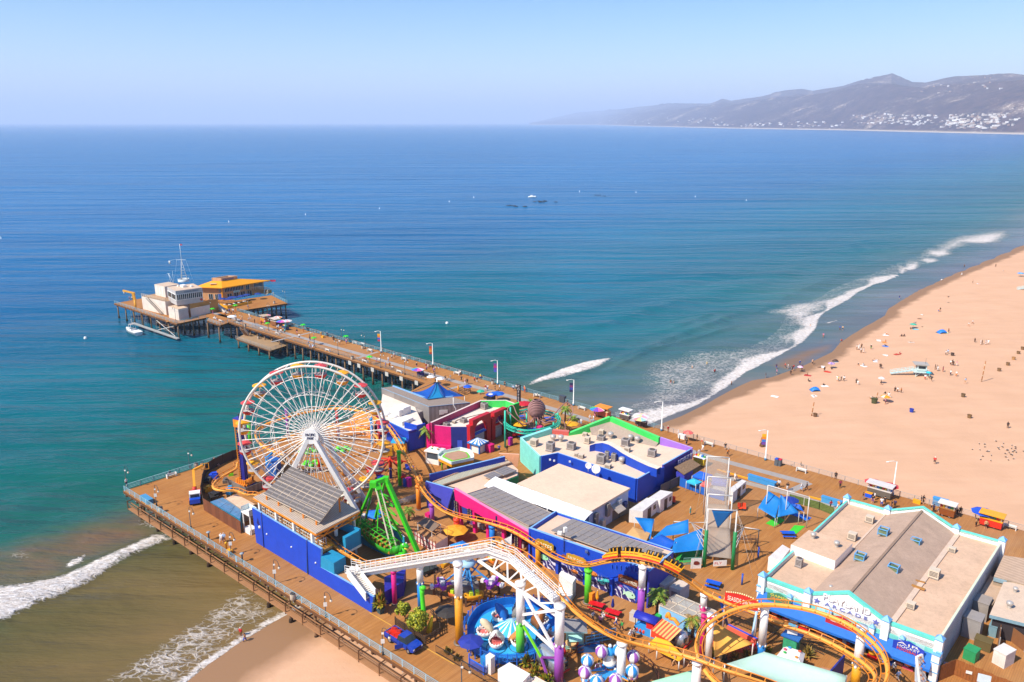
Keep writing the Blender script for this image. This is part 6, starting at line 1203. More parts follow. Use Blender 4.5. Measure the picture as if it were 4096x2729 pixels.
for c in range(4):
 i0=tj+(ti-tj)*(c*.25+.015);i1=tj+(ti-tj)*(c*.25+.225);N_=9;car=bpy.data.objects.new('car',None);C.objects.link(car);car.parent=tn
 idx=[int(round(i0+(i1-i0)*q/(N_-1)))for q in range(N_)];body,strip_,base_,seat=B(),B(),B(),B()
 front=c==3
 for q in range(N_-1):
  i,j=idx[q],idx[q+1];(t0_,s0_,u0_),(t1_,s1_,u1_)=fr[i],fr[j];
  def ring(i,z,w_):t_,s_,u_=fr[i];return path[i]+u_*(.42+z)-s_*w_,path[i]+u_*(.42+z)+s_*w_
  tap=lambda qq:(.62-.30*max(0,(qq-6.2)/1.8))if front else.62
  hgt=lambda qq:(.95-.35*max(0,(qq-6)/2))if front else.95
  for z0_,z1_,bb_,w2 in((.12,.35,base_,.03),(.35,None,body,0)):
   a0,a1=ring(i,z0_,tap(q)+w2),ring(j,z0_,tap(q+1)+w2);h0,h1=(z1_ or hgt(q)),(z1_ or hgt(q+1));c0,c1=ring(i,h0,tap(q)+w2),ring(j,h1,tap(q+1)+w2);m_=RC_ if bb_ is base_ else YC
   bb_.add([a0[0],a1[0],c1[0],c0[0]],[(0,1,2,3)],m_);bb_.add([a0[1],a1[1],c1[1],c0[1]],[(0,1,2,3)],m_);bb_.add([a0[0],a1[0],a1[1],a0[1]],[(0,1,2,3)],m_)
   if bb_ is body and(front and q>=6):bb_.add([c0[0],c1[0],c1[1],c0[1]],[(0,1,2,3)],m_)
   if q==0:bb_.add([a0[0],a0[1],c0[1],c0[0]],[(0,1,2,3)],m_)
   if q==N_-2:bb_.add([a1[0],a1[1],c1[1],c1[0]],[(0,1,2,3)],m_)
  if q%2==0:
   e0,e1=ring(i,.62,tap(q)+.012),ring(j,.62,tap(q+1)+.012);f0_,f1_=ring(i,.74,tap(q)+.012),ring(j,.74,tap(q+1)+.012)
   for s_ in(0,1):strip_.add([e0[s_],e1[s_],f1_[s_],f0_[s_]],[(0,1,2,3)],RC_)
  if q in(0,2,4)or(not front and q==6):
   t_,s_,u_=fr[idx[q]];p=path[idx[q]]+u_*.9+t_*(-.1*step*0);d_=(path[idx[min(q+1,N_-1)]]-path[idx[q]]).normalized()
   vs=[p-s_*.58,p+s_*.58,p+s_*.58+u_*.95-d_*.15,p-s_*.58+u_*.95-d_*.15];vs+=[v+d_*.28 for v in vs];seat.add(vs,[(0,1,2,3),(7,6,5,4),(0,4,5,1),(1,5,6,2),(2,6,7,3),(3,7,4,0)],BLK)
   body.bar(vs[3]+u_*.02-s_*.02,vs[0],.12,YC);body.bar(vs[2]+u_*.02,vs[1],.12,YC)
   base_.tb([p-u_*.75-s_*.6,p-u_*.75+s_*.6],.16,BLK,8)
 body('body',car);base_('chassis',car);strip_('side_stripe',car);seat('seat_backs',car);car['label']=['rear yellow car','third yellow car','second yellow car','pointed yellow front car'][c]
sa0,sa1=Q('V3',1045,900,18.4),Q('V3',1290,805,18.8);GS=M('3FC81E',.5,di=.06);GS2=M('2F901E',.5,di=.06)
r=tg('swing_ship',up((sa0+sa1)/2,DK),'lime green swinging ship ride with a dragon head and tall A frames','swing ride')
b.bar(sa0,sa1,.7,GS,.6);b.bar(sa0+Z(-.6),sa0+Z(.3),1.1,GS);b.bar(sa1+Z(-.6),sa1+Z(.3),.9,GS);b('top_beam',r)
for a,k,x,y,w_ in((sa0,'S5',1235,395,.36),(sa0,'S5',1330,390,.25),(sa1,'S5',1420,385,.36),(sa1,'S5',1922,762,.62),(sa0+Z(-.2),'S5',1745,575,.3)):f=Q(k,x,y);b.bar(a,f,w_,GS);b('frame_leg',r)
f0_,f1_=Q('S5',1420,385),Q('S5',1745,575);
for i in range(5):
 q0,q1=L2(sa1,f0_,.3+.14*i),L2(sa1,Q('S5',1745,575),.3+.14*i);b.bar(q0,q1,.14,GS)
 if i<4:b.bar(q0,L2(sa1,f1_,.44+.14*i),.12,GS)
b('bracing',r)
h0,h1=Q('S5',1285,440,8.6),Q('S5',1705,725,8.6);n=up(h1-h0,0).normalized();w_=V((-n.y,n.x,0));hull=B();rows=[]
for i in range(15):
 f=i/14;c=L2(h0,h1,f)+Z(1.6*(2*f-1)**4);hw=1.15*(1-.75*abs(2*f-1)**3);rows.append([c+w_*hw+Z(.55),c+w_*hw*.8-Z(.5),c-Z(.75),c-w_*hw*.8-Z(.5),c-w_*hw+Z(.55)])
hull.sheet(rows,M('2E9A22',.5,di=.2));hull('hull',r,solid=.08);
for i in range(9):f=.08+.1*i;c=L2(h0,h1,f);b.tb([c+w_*1.05+Z(.4),c+w_*1.05+Z(1.6),c+w_*.6+Z(2.1),c-w_*.6+Z(2.1),c-w_*1.05+Z(1.6),c-w_*1.05+Z(.4)],.06,GS,6)
for o,z in((1.05,1.6),(-1.05,1.6),(.55,2.1),(-.55,2.1)):b.tb([L2(h0,h1,.08)+w_*o+Z(z),L2(h0,h1,.88)+w_*o+Z(z)],.05,GS,6)
b('roll_cage',r);[b.box(L2(h0,h1,.12+.1*i)+Z(-.1),(1.7,.5,.8),M('B8782A'),AT(w_))for i in range(8)];b('seat',r)
hd_=h1+n*.7+Z(1.8);b.tb([h1+Z(.4),h1+n*.9+Z(.6),h1+n*1.3+Z(1.4),hd_+Z(.5)],[.5,.45,.35,.3],GS,10);b.ball(hd_+n*.5+Z(.7),.5,GS,10,7,(1.3,.9,.8));b.ball(hd_+n*1.1+Z(.75),.32,GS2,8,5,(1.5,1,.5));b.ball(hd_+n*1.05+Z(.4),.26,M('F2E23A'),8,5,(1.5,1,.4));[b.ball(hd_+n*.6+w_*s_+Z(1.05),.14,WHT,6,5)for s_ in(-.3,.3)];b('dragon_head',r)
at_=(sa0*.75+sa1*.25);hm_=L2(h0,h1,.86);[b.bar(at_+w_*s_*.4,hm_+w_*s_*.5+Z(.2),.17,M('E8D8B8',.5))for s_ in(-1,1)];[b.bar(L2(at_,hm_,q)-w_*.4,L2(at_,hm_,q)+w_*.45,.1,GS)for q in LS(.06,.97,30)];b.bar(at_+Z(-.3),L2(at_,hm_,.12),.9,GS);b('swing_arm',r);b.bar(sa1*.5+sa0*.5,L2(h0,h1,.45)+Z(2),.14,GS);b.bar(L2(at_,hm_,.93),hm_+n*1.2,.8,GS,.5);b('arm_shoe',r)
dq=[Q('S5',1150,560),Q('S5',1350,740),Q('S5',1650,760),Q('S5',1400,480)];
for a,c in((Q('S5',1215,545),Q('S5',1650,765)),(Q('S5',1600,470),Q('S5',1745,600))):wall(b,a,c,DK,DK+1.5,DK+1.5,.12,M('2A9CC4',.6,di=.2),LW)
b('teal_ride_fence',None,'teal panel fence along the near side of the swing ship','fence')
HW_=M('E4D6C6',.7,vs=.5,di=.25);HG=M('C4BCB6',.7,di=.2);OCH=M('C98E4A',.7,di=.15)
zb=11.1;hl,hr=Q('V1',600,918),Q('V1',1062,1032);hu=NM(hr-hl);hv_=V((-hu.y,hu.x,0));r=tg('harbour_office',(hl+hr)/2,'cream harbour office with a glazed control room, roof decks and an outside stair','building')
b.pz([hl,hr,hr+hv_*9,hl+hv_*9],DK,zb,HW_,M('B08A66',.9));b('lower_block',r)
[b.bar(a+Z(z),c+Z(z),.07,M('D8C0A4'))for a,c in((up(hl,zb),up(hr,zb)),(up(hr,zb),up(hr+hv_*6,zb)))for z in(.4,.75,1.1)];[b.bar(up(L2(hl,hr,q),zb),up(L2(hl,hr,q),zb+1.1),.08,M('D8C0A4'))for q in LS(0,1,12)];b('roof_railing',r)
c0=Q('V1',845,640,zb);c1=Q('V1',1045,690,zb);b.pz([c0,c1,c1+hv_*6,c0+hv_*6],zb,15.3,HW_,M('D0B49A',.9));b('upper_block',r);[b.pz([L2(c0,c1,q)-hv_*.05,L2(c0,c1,q+.14)-hv_*.05,L2(c0,c1,q+.14)+hv_*.1,L2(c0,c1,q)+hv_*.1],12,14.5,M('F0E8DC'))for q in(.12,.4,.68)];b('blind_window',r)
d0,d1,d2=Q('V1',1070,480,16.),Q('V1',1232,562,16.),Q('V1',1752,492,16.);d3=d0+(d2-d1);b.pz([d0,d1,d2,d3],10.6,16.0,HG,M('D4B89C',.9));b('control_room',r)
def band(a,c,z0,z1,n,w_=.7):
 t_=NM(c-a);nn=V((t_.y,-t_.x,0));g=B();f=B();rz_=AT(t_);L_=(up(c,0)-up(a,0)).length
 g.pz([a+t_*.2+nn*.03,c-t_*.2+nn*.03,c-t_*.2+nn*.0,a+t_*.2+nn*.0],z0,z1,GLASS);gl=g('window_band',r)
 for i in range(n+1):p=L2(a+t_*.2,c-t_*.2,i/n)+nn*.07;f.bar(up(p,z0-.1),up(p,z1+.1),.16,WHT)
 f.bar(up(a+nn*.07,z0-.1),up(c+nn*.07,z0-.1),.16,WHT);f.bar(up(a+nn*.07,z1+.1),up(c+nn*.07,z1+.1),.16,WHT);f('frame',gl)
band(up(d1,0),up(d2,0),12.6,14.5,13);band(up(d0,0),up(d1,0),12.6,14.5,2)
t_=NM(d2-d1);nn=V((t_.y,-t_.x,0));text('HARBOR OFFICE',up(L2(d1,d2,.58),15.2)+nn*.06,t_,(0,0,1),.75,M('3A6A88'),'lettering',r,.04,width=5.2)
cc_=up(L2(d1,d2,.93),11.6)+nn*.05;RDC=M('C82A2A');b.box(cc_+Z(-.5),(.35,.06,1.0),RDC,AT(t_));b.box(cc_+Z(-.17),(1.0,.07,.34),RDC,AT(t_));b('red_cross',r)
e0,e1,e2=Q('V1',1110,1082),Q('V1',1310,1142),Q('V1',1500,1098);b.pz([e0,e1,e2,e0+(e2-e1)],DK,10.2,HW_,M('D8B896',.9));b('front_shed',r);q_=L2(e1,e2,.12);tt=NM(e2-e1);nq=V((tt.y,-tt.x,0));b.pz([q_+nq*.05,e2+nq*.05,e2,q_],DK+.2,9.6,HG);b('roller_shutter',r)
s0=Q('V1',1545,1075);b.pz([s0,s0+tt*5.2,s0+tt*5.2+hv_*3,s0+hv_*3],DK,9.2,M('D8CFC4'),M('D8B896',.9));b('side_shed',r);b.pz([up(d2,0)-t_*5-hv_*.2,up(d2,0)-hv_*.2,up(d2,0)+hv_*6,up(d2,0)-t_*5+hv_*6],DK,10.6,OCH);b('ground_floor',r)
p0,p1=up(L2(hl,hr,.3)-hv_*.6,zb),L2(hl,hr,.9)-hv_*.6
for s_ in(-.45,.45):b.bar(p0+hv_*s_,p1+hv_*s_,.12,M('6A6258'));b.bar(p0+hv_*s_+Z(1),p1+hv_*s_+Z(1),.07,M('D8C0A4'))
[b.bar(L2(p0,p1,i/16)-hv_*.45,L2(p0,p1,i/16)+hv_*.45,.25,M('8A7460'),.06)for i in range(17)];b('outside_stair',r)
mp=Q('V1',1395,370,16.0);top=up(mp,30.4);MW=M('DDE2E2',.5);f3=[mp+V((1.5*cos(a),1.5*sin(a),0))for a in(.3,2.4,4.5)]
[b.tb([q,up(mp,24.5)],.1,MW,6)for q in f3];b.tb([up(mp,23),top],.08,MW,6);b.bar(up(mp,24.4)-V((1.8,.4,0)),up(mp,24.4)+V((1.8,-.4,.0)),.14,MW)
for q in range(1,7):
 a=[L2(f,up(mp,24.5),q/8)for f in f3];[b.bar(a[i],a[(i+1)%3],.05,MW)for i in range(3)]
[b.tb([up(mp,24.4)+V((x,0,0)),mp+V((x*2.2,0,0))],.02,MW,4)for x in(-1.7,1.7)];b.lt(up(mp,16.),[(2.2,0),(2.2,1.0),(2.1,1.0),(2.1,.1)],M('CFD6D6',.5),8);b('lattice_mast',r)
b.add([top,top+V((.9,.1,-.1)),top+V((.85,.1,-.6)),top+Z(-.5)],[(0,1,2,3)],M('C83A4A'));b('flag',r,solid=.03)
q=Q('V1',1150,420,15.3);b.tb([q,q+V((-.6,0,4))],.06,MW,5);b.tb([q+V((1,0,0)),q+V((-.6,0,4))],.06,MW,5);b.bar(q+V((-1.2,0,4)),q+Z(4),.08,MW);b.tb([q+V((1,0,0)),q+V((1,0,5))],.04,MW,5);b('aerial',r)
w0=mp+V((-2.2,0,8.4));b.tb([w0+V((-2.4,0,-.5)),w0+V((-2.4,0,-1.6))],.3,M('F0ECE6'),8);b.tb([w0+V((.5,0,.2)),w0+V((-2.4,0,-.4))],.03,MW,4);b('wind_sock',r)
[b.box(Q('V1',x,y,16.0),s_,WHT,R(-41))for x,y,s_ in((1390,480,(2.4,1.4,.8)),(1550,480,(1,.8,.6)),(1290,470,(.8,.6,.5)))];b('roof_box',r)
cb=Q('V1',458,915);ct=up(cb,zat(cb,'V1',590));r=tg('davit_crane',cb,'yellow davit crane on the corner of the harbour platform','crane');b.tb([cb,up(cb,L2(cb,ct,.55).z)],.42,M('F0A838',.5),10);b.bar(L2(cb,ct,.5),ct+V((-.3,0,0)),.75,M('F0A838',.5),.9);b('post',r)
ce=onv('V1',205,552,ct,ct+V((1,-.25,0)));b.bar(ct+V((.4,-.1,-.3)),ce,.5,M('F0A838',.5),.6);b('boom',r);b.tb([ce+V((.3,0,-.2)),ce+V((.3,0,-1.2))],.28,WHT,8);b('winch',r)
bw,bs=Q('V1',275,1330,.3),Q('V1',520,1420,.3);bd=NM(bs-bw);bn=V((-bd.y,bd.x,0));r=tg('motor_boat',(bw+bs)/2,'white motor boat moored below the harbour platform','boat');Lb=(bs-bw).length;rows=[]
for i in range(9):
 f=i/8;c=bw+bd*(Lb*f);hw=1.5*min(1,(f*2.2)**.6 if f else.02);rows.append([c+bn*hw+Z(1.0+.35*(1-f)),c+bn*hw*.75-Z(.3),c-bn*hw*.75-Z(.3),c-bn*hw+Z(1.0+.35*(1-f))])
b.sheet(rows,WHT);b.poly(rows[-1],WHT);b('hull',r);b.sheet([[q[0]-Z(.1),q[3]-Z(.1)]for q in rows],M('EDEAE4'),False);b('deck',r)
m_=L2(bw,bs,.5);b.pz([m_-bd*1.4+bn*.9,m_+bd*1.0+bn*1.0,m_+bd*1.0-bn*1.0,m_-bd*1.4-bn*.9],.9,2.0,M('F0EEEA'),M('6A7880'));b('cabin',r);[b.tb([m_+bd*x+bn*y+Z(1.6),m_+bd*(x-.2)+bn*y*.8+Z(3.2)],.06,WHT,5)for x in(-.8,.9)for y in(-.9,.9)];b.slab([m_-bd*1.1+bn*.8+Z(3.2),m_+bd*.8+bn*.8+Z(3.2),m_+bd*.8-bn*.8+Z(3.2),m_-bd*1.1-bn*.8+Z(3.2)],.12,M('B8B0A8'));b.tb([m_+Z(3.2),m_+Z(5.2)],.05,WHT,5);b('radar_arch',r)
ga,gb=Q('V1',395,1178,2.0),Q('V1',1290,1490,1.2);gd=NM(gb-ga);gnn=V((-gd.y,gd.x,0));r=tg('gangway',(ga+gb)/2,'long grey hanging gangway slung low beside the harbour platform','gangway');b.slab([ga-gnn*.6,gb-gnn*.6,gb+gnn*.6,ga+gnn*.6],.3,M('9A9690'),M('A9AAA6',.7,vs=1));b('walkway_plank',r);[b.tb([L2(ga,gb,q),L2(ga,gb,q)+gnn*1.5+Z(4)],.05,M('8A8070'),5)for q in(.02,.25,.5,.75,.95)];b('hanger',r)
r=tg('boat_landing_frame',Q('V1',1100,1200,3),'rusty steel stair frame and braces under the harbour platform edge','frame');u0,u1=L2(HA,HB,.72)-V((.3,.5,0)),L2(HA,HB,.98)-V((.3,.5,0));b.bar(up(u0,5.2),up(u1,1.5),.12,WHT);b.bar(up(u0,1.5),up(u1,5.2),.12,WHT);b.bar(up(u0,4.4),up(u1,4.4),.1,M('A88060'));b.bar(up(u0,2.6),up(u1,2.6),.1,M('A88060'));[b.bar(up(L2(HA,HB,q)-V((.2,.3,0)),.2),up(L2(HA,HB,q)-V((.2,.3,0)),6),.08,M('A89880'))for q in(.3,.42,.46,.7)];b('frame_bars',r)
ze=11.4;rc0,rc1,rcl=Q('V2',700,745),up(Q('V2',1485,357,ze),DK),up(Q('V2',285,472,ze),DK);ru=NM(rc1-rc0);rv=NM(rcl-rc0);rr4=rc1+(rcl-rc0)
TAN=M('CB9A6A',.75,vs=.5,di=.2);AMB=M('F2A012',.5,vs=.6,di=.1,var=.08);r=tg('orange_roof_restaurant',rc0,'two storey tan restaurant with a broad orange roof at the sea end of the pier','building')
b.pz([rc0,rc1,rr4,rcl],DK,ze,TAN);b('wall',r)
ev=[rc0-ru*1.6-rv*1.6,rc1+ru*1.6-rv*1.6,rr4+ru*1.6+rv*1.6,rcl-ru*1.6+rv*1.6];bxc=[L2(L2(rc0,rc1,u),L2(rcl,rr4,u),v_)for u,v_ in((.14,.3),(.52,.3),(.52,.78),(.14,.78))];
for i in range(4):b.add([up(ev[i],ze),up(ev[(i+1)%4],ze),up(bxc[(i+1)%4],13.4),up(bxc[i],13.4)],[(0,1,2,3)],AMB)
[b.bar(up(ev[i],ze-.12),up(ev[(i+1)%4],ze-.12),.25,AMB)for i in range(4)];[b.add([up(L2(ev[0],ev[1],q/9),ze-.2),up(L2(ev[0],ev[1],(q+1)/9),ze-.2),up(L2(ev[0],ev[1],(q+.5)/9),ze-.55)],[(0,1,2)],AMB)for q in range(9)];b('roof',r)
k_=4
for i in range(4):wall(b,up(bxc[i],0),up(bxc[(i+1)%4],0),12.6,14.6,14.6,.25,M('DDA878',.7),M('EBC8A4'))
b.pz(bxc,12.6,13.5,M('B0A8A4'));rb_=b('roof_well',r);tt=NM(bxc[1]-bxc[0]);nn=V((tt.y,-tt.x,0));text('Mariasol',up(L2(bxc[0],bxc[1],.42),13.9)+nn*.1,tt,(0,0,1),1.1,M('2A4A9A'),'lettering',r,.05,width=4.5)
c_=up(L2(L2(ev[0],ev[3],.45),L2(bxc[0],bxc[3],.45),.5),12.5);b.box(c_,(2.6,1.6,.25),M('D8B88A'),R(8));b('roof_hatch',r)
def wband(a,c,q0,q1,z0,z1,n,nm='window'):
 t_=NM(c-a);nn=V((t_.y,-t_.x,0));p,q=L2(a,c,q0),L2(a,c,q1);g=B();g.pz([p+nn*.05,q+nn*.05,q,p],z0,z1,GLASS);gl=g(nm,r);f=B();[f.bar(up(L2(p,q,i/n)+nn*.08,z0),up(L2(p,q,i/n)+nn*.08,z1),.12,M('BFD2DC'))for i in range(n+1)];f('frame',gl)
wband(rc0,rc1,.05,.50,9.2,10.7,12);wband(rc0,rc1,.56,.64,8.8,10.9,2);wband(rc0,rc1,.76,.97,9.2,10.9,7)
for q in(.1,.26,.42,.58):wband(rc0,rc1,q,q+.11,DK,8.3,2,'shop_window')
wband(rcl,rc0,.84,.98,9.2,10.7,4);wband(rcl,rc0,.62,.8,DK+.2,8.4,2,'shop_window');wband(rcl,rc0,.3,.5,DK+.2,8.4,2,'shop_window');b.bar(rc0-V((.15,.1,0)),up(rc0,ze)-V((.15,.1,0)),.5,AMB);b('corner_post',r);m_=L2(rcl,rc0,.86);nn=V(((rc0-rcl).y,-(rc0-rcl).x,0)).normalized();b.box(m_+nn*.08+Z(.4),(1.6,.1,2.2),M('2A5AB8',vs=3,var=.5),atan2((rc0-rcl).y,(rc0-rcl).x));b('poster',r)
t_=ru;nn=V((ru.y,-ru.x,0));c_=up(L2(rc0,rc1,.33),8.75)+nn*.08;b.box(c_+Z(-.35),(2.8,.1,.75),M('CFE6DC'),AT(ru));b('sign_board',r);text('Mariasol',c_+nn*.1,ru,(0,0,1),.55,M('2F9A78'),'lettering',r,.03)
bl0=up(L2(rc0,rc1,.60),8.5);b.slab([bl0,bl0+ru*4.2,bl0+ru*4.2-rv*1.5,bl0-rv*1.5],.2,M('B88A5A'));[b.bar(bl0-rv*1.5+ru*q+Z(0),bl0-rv*1.5+ru*q+Z(1.1),.12,M('E4D4BC'))for q in LS(0,4.2,5)];b.bar(bl0-rv*1.5+Z(1.1),bl0-rv*1.5+ru*4.2+Z(1.1),.1,M('E4D4BC'));sA_,sB_=bl0+ru*4.2-rv*.9,bl0+ru*8.0-rv*1.2+Z(-1.1);sC_=bl0+ru*4.6-rv*3.2+Z(-2.4)
for a,c in((sA_,sB_),(sB_,sC_)):
 n=V((-(c-a).y,(c-a).x,0)).normalized()*.6
 for s_ in(-1,1):b.bar(a+n*s_,c+n*s_,.22,M('D8B890'));b.bar(a+n*s_+Z(1),c+n*s_+Z(1),.12,M('E4D4BC'));[b.bar(L2(a,c,q)+n*s_,L2(a,c,q)+n*s_+Z(1),.1,M('E4D4BC'))for q in(0,.33,.66,1)]
 [b.bar(L2(a,c,i/8)-n,L2(a,c,i/8)+n,.4,M('C8A070'),.06)for i in range(9)]
b.pz([sB_-ru*.8-rv*.8,sB_+ru*.8-rv*.8,sB_+ru*.8+rv*.8,sB_-ru*.8+rv*.8],DK,sB_.z,M('C8964A'));b('outside_stair',r)
fp0=rc1+ru*1.6-rv*1.6+Z(ze-DK+.1);b.add([fp0,fp0+V((2.4,-.1,.1)),fp0+V((2.1,-.1,-.7)),fp0+Z(-.7)],[(0,1,2,3)],M('C8204A'));b('red_flag',r,solid=.03)
def psl(p,rad,h,cols,label,n=8,tilt=0,group=None,name='parasol',drop=.45,closed=False):
 r=tg(name,p,label,'parasol',group);b=B();b.tb([p,p+Z(h)],.045,M('D8D4CC'),6);b('pole',r);b=B();ms=[M(c,.6,di=.05)for c in cols]
 prof=[(rad,-drop),(rad*.55,-drop*.32),(.03,0)]if not closed else[(.2,-1.5),(.26,-1.2),(.12,-.3),(.02,0)]
 b.lt(p+Z(h),prof,ms[0],n,ms=[ms]*3,smooth=False);cn=b('canopy',r,solid=0 if closed else.03)
 if tilt:pass
 return r
UB='24408C'
for x,y,l in((695,800,'navy parasol on the restaurant terrace, leftmost of the row'),(812,805,'navy parasol on the restaurant terrace, second from the left'),(940,770,'navy parasol on the restaurant terrace, third from the left'),(1060,745,'navy parasol on the restaurant terrace, second from the right'),(1170,720,'navy parasol on the restaurant terrace, rightmost of the row'),(875,770,'navy parasol on the restaurant terrace, half hidden in the back'),(1390,700,'navy parasol beyond the restaurant stair')):
 psl(Q('V2',x,y+25),1.55,2.7,[UB,'1E3A80'],l,8,group='terrace parasols')
fq=[Q('V2',640,850),Q('V2',785,905),Q('V2',1265,800)];r=tg('terrace_fence',fq[1],'low yellow fence round the restaurant terrace','fence');
for a,c in zip(fq,fq[1:]):wall(b,a,c,DK,DK+.9,DK+.9,.1,M('E8A81E',.6))
b('panel',r);r=tg('terrace_ramp',Q('V2',640,930),'pale concrete ramp wall leading up to the restaurant terrace','ramp');a,c=Q('V2',540,880),Q('V2',735,1010);b.slab([up(a,7.3),up(c,6.2),up(c+BX*1.6,6.2),up(a+BX*1.6,7.3)],.3,M('C8B8A0'));wall(b,a,c,DK,8.0,6.9,.15,M('DCD4C8'));b('ramp_wall',r)
for i,(x,y)in EN(((735,860),(830,860),(920,840),(1010,820),(1110,795))):
 p=Q('V2',x,y);q=tg('cafe_table',p,['white cafe table on the terrace, leftmost','white cafe table on the terrace, second from left','white cafe table on the terrace, middle one','white cafe table on the terrace, second from right','white cafe table on the terrace, rightmost'][i],'table','terrace tables');b.tb([p+Z(.7),p+Z(.76)],.55,WHT,10);b('top',q);b.tb([p,p+Z(.7)],.06,DKM,6);b('leg',q)
ra,rb2=Q('S1',1570,935),Q('S1',1945,1115,LZ+.1);r=tg('access_ramp',(ra+rb2)/2,'long grey double railed ramp dropping from the pier to the fishing platform','ramp');n=up(rb2-ra,0).normalized();n=V((-n.y,n.x,0));b.slab([ra-n*.2,rb2-n*.2,rb2+n*2.2,ra+n*2.2],.25,M('8A8A88'),M('9CA0A0',.8));b('ramp_deck',r);
for o in(-.2,1.0,2.2):
 for z in(.35,.7,1.05):b.bar(ra+n*o+Z(z),rb2+n*o+Z(z),.06,M('7F95A4'))
 [b.bar(L2(ra,rb2,q)+n*o,L2(ra,rb2,q)+n*o+Z(1.05),.06,M('7F95A4'))for q in LS(0,1,14)]
b('handrail',r);sa_,sb_=Q('S1',1500,962),Q('S1',1555,1030,LZ);r=tg('fishing_stair',(sa_+sb_)/2,'short timber stair with pale side boards down to the fishing platform','stair');n=up(sb_-sa_,0).normalized();n=V((-n.y,n.x,0));[b.bar(L2(sa_,sb_,i/9)-n*.3,L2(sa_,sb_,i/9)+n*1.7,.4,WOODL,.12)for i in range(10)];b('treads',r);[wall(b,sa_+n*o,sb_+n*o,0,0,0,.1,WHT)for o in()];[b.add([sa_+n*o+Z(-.3),sb_+n*o+Z(-.3),sb_+n*o+Z(.9),sa_+n*o+Z(.9)],[(0,1,2,3)],M('D8C8B0'))for o in(-.35,1.75)];b('side_board',r,solid=.06)
OT=M('35C8A8',.5,di=.1);oc_=Q('W2',1080,930);zt=zat(Q('W2',540,1300),'W2',900)
r=tg('octopus_ride',oc_,'turquoise ring track ride with a ribbed purple octopus rising in the middle','amusement ride');zo=9.0
rp=[Q('W2',*p,zo)for p in((500,870),(620,990),(900,1060),(1200,1030),(1440,960),(1530,860),(1470,760),(1250,690),(1000,660),(780,700),(600,780))];rp=smp(rp,5,closed=True);oc_=sum(rp,Z(0))/len(rp);
inn=[oc_+(p-oc_)*.93 for p in rp]
for L_ in(rp,inn):
 for z in(0,.75):b.tb([p+Z(z)for p in L_],.11,OT,5,closed=True)
n_r=len(rp)
for i in range(n_r):
 j=(i+1)%n_r;b.bar(rp[i],rp[i]+Z(.75),.08,OT);b.bar(rp[i],rp[j]+Z(.75),.08,OT);b.bar(inn[i],rp[i],.08,OT);b.bar(inn[i]+Z(.75),inn[j],.07,OT)
b('ring_track',r)
for x,y,tp in((540,1300,640),(635,1060,580),(925,1020,690),(1480,960,680),(1405,1030,850)):p=Q('W2',x,y);b.tb([p,up(p,zat(p,'W2',tp))],.2,OT,8);b('post',r)
cm=Q('W2',1100,1010);b.tb([cm,up(cm,zat(cm,'W2',770))],.22,OT,8);b('post',r)
OB=M('A0746E',.55,di=.1);OB2=M('3A2430',.55,di=.1);zh=zat(cm,'W2',760);zt2=zat(cm,'W2',450);Hh_=zt2-zh
for q in range(13):
 f=q/12;rad=2.1*(sin(pi*(.17+.72*f))**.8);z=zh+.2+Hh_*.92*f;b.lt(up(cm,z),[(rad*.82,-.05),(rad,0),(rad,.16),(rad*.8,.2)],OB,16)
b.lt(up(cm,zh),[(1.0,0),(1.55,Hh_*.3),(1.4,Hh_*.7),(.4,Hh_*.98),(0,Hh_)],OB2,12);b('octopus_head',r)
hb2=up(cm,zh+.3)
for pts in([(1040,790,1.),(1010,840,.3),(900,850,.2),(760,720,2.3),(680,550,4.3),(590,600,3.6),(600,720,2.2)],[(1030,800,.8),(960,870,-.4),(850,880,-.4),(700,760,1.6),(560,640,3.),(420,680,2.6),(410,800,1.4),(500,890,.6)],[(1070,800,.6),(1060,900,-1.2),(1010,940,-1.6),(970,860,-.6),(950,700,1.2),(890,650,1.6),(870,860,-.6)],[(1130,800,.6),(1150,880,-1),(1190,840,-.6),(1200,700,.8),(1215,640,1.),(1235,800,-.6)],[(1280,790,0),(1400,720,.9),(1530,580,2.6),(1640,490,3.6),(1730,560,2.6),(1750,680,1.2),(1640,890,-1.2)],[(1250,860,-.8),(1330,830,-.4),(1420,830,-.3),(1500,795,0),(1600,850,-.6),(1620,1010,-2.2)],[(1170,860,-.6),(1220,910,-1.6),(1235,1000,-2.6)]):
 P_=[hb2*.0+Q('W2',x,y,zh+dz*.8)for x,y,dz in pts];P_=[hb2]+P_;pth=smp(P_,6);b.tb(pth,[.17-.09*i/len(pth)for i in range(len(pth))],OB,7);b('tentacle',r)
p=Q('W2',670,1140);q=tg('red_ride_cars',p,'red ride cars parked under the near side of the octopus ring','ride car');
[b.ball(p+V((x,y,1.0)),.8,M('D0202A',.4),10,6,(1.2,1,.7))for x,y in((.3,.5),(1.6,.9))];[b.box(p+V((x,y,0)),(.2,.2,1.0),DKM)for x,y in((.3,.5),(1.6,.9),(-.4,.2))];b.box(p+V((-.7,0,.4)),(1.3,.9,1.1),DARK,.3);b('car_body',q)
for k,x,y,w_,c,l in(('W2',805,960,2.0,'F0A818','yellow octagonal parasol inside the octopus ring'),('W2',1720,960,1.8,'F0A818','yellow parasol right of the octopus ring'),('W2',890,590,1.9,'C8202E','red spotted parasol behind the octopus ring'),('W2',1510,1035,1.2,'F0B050','small orange parasol in front of the red parapet')):psl(Q(k,x,y+70),w_,2.6,[c],l,8)
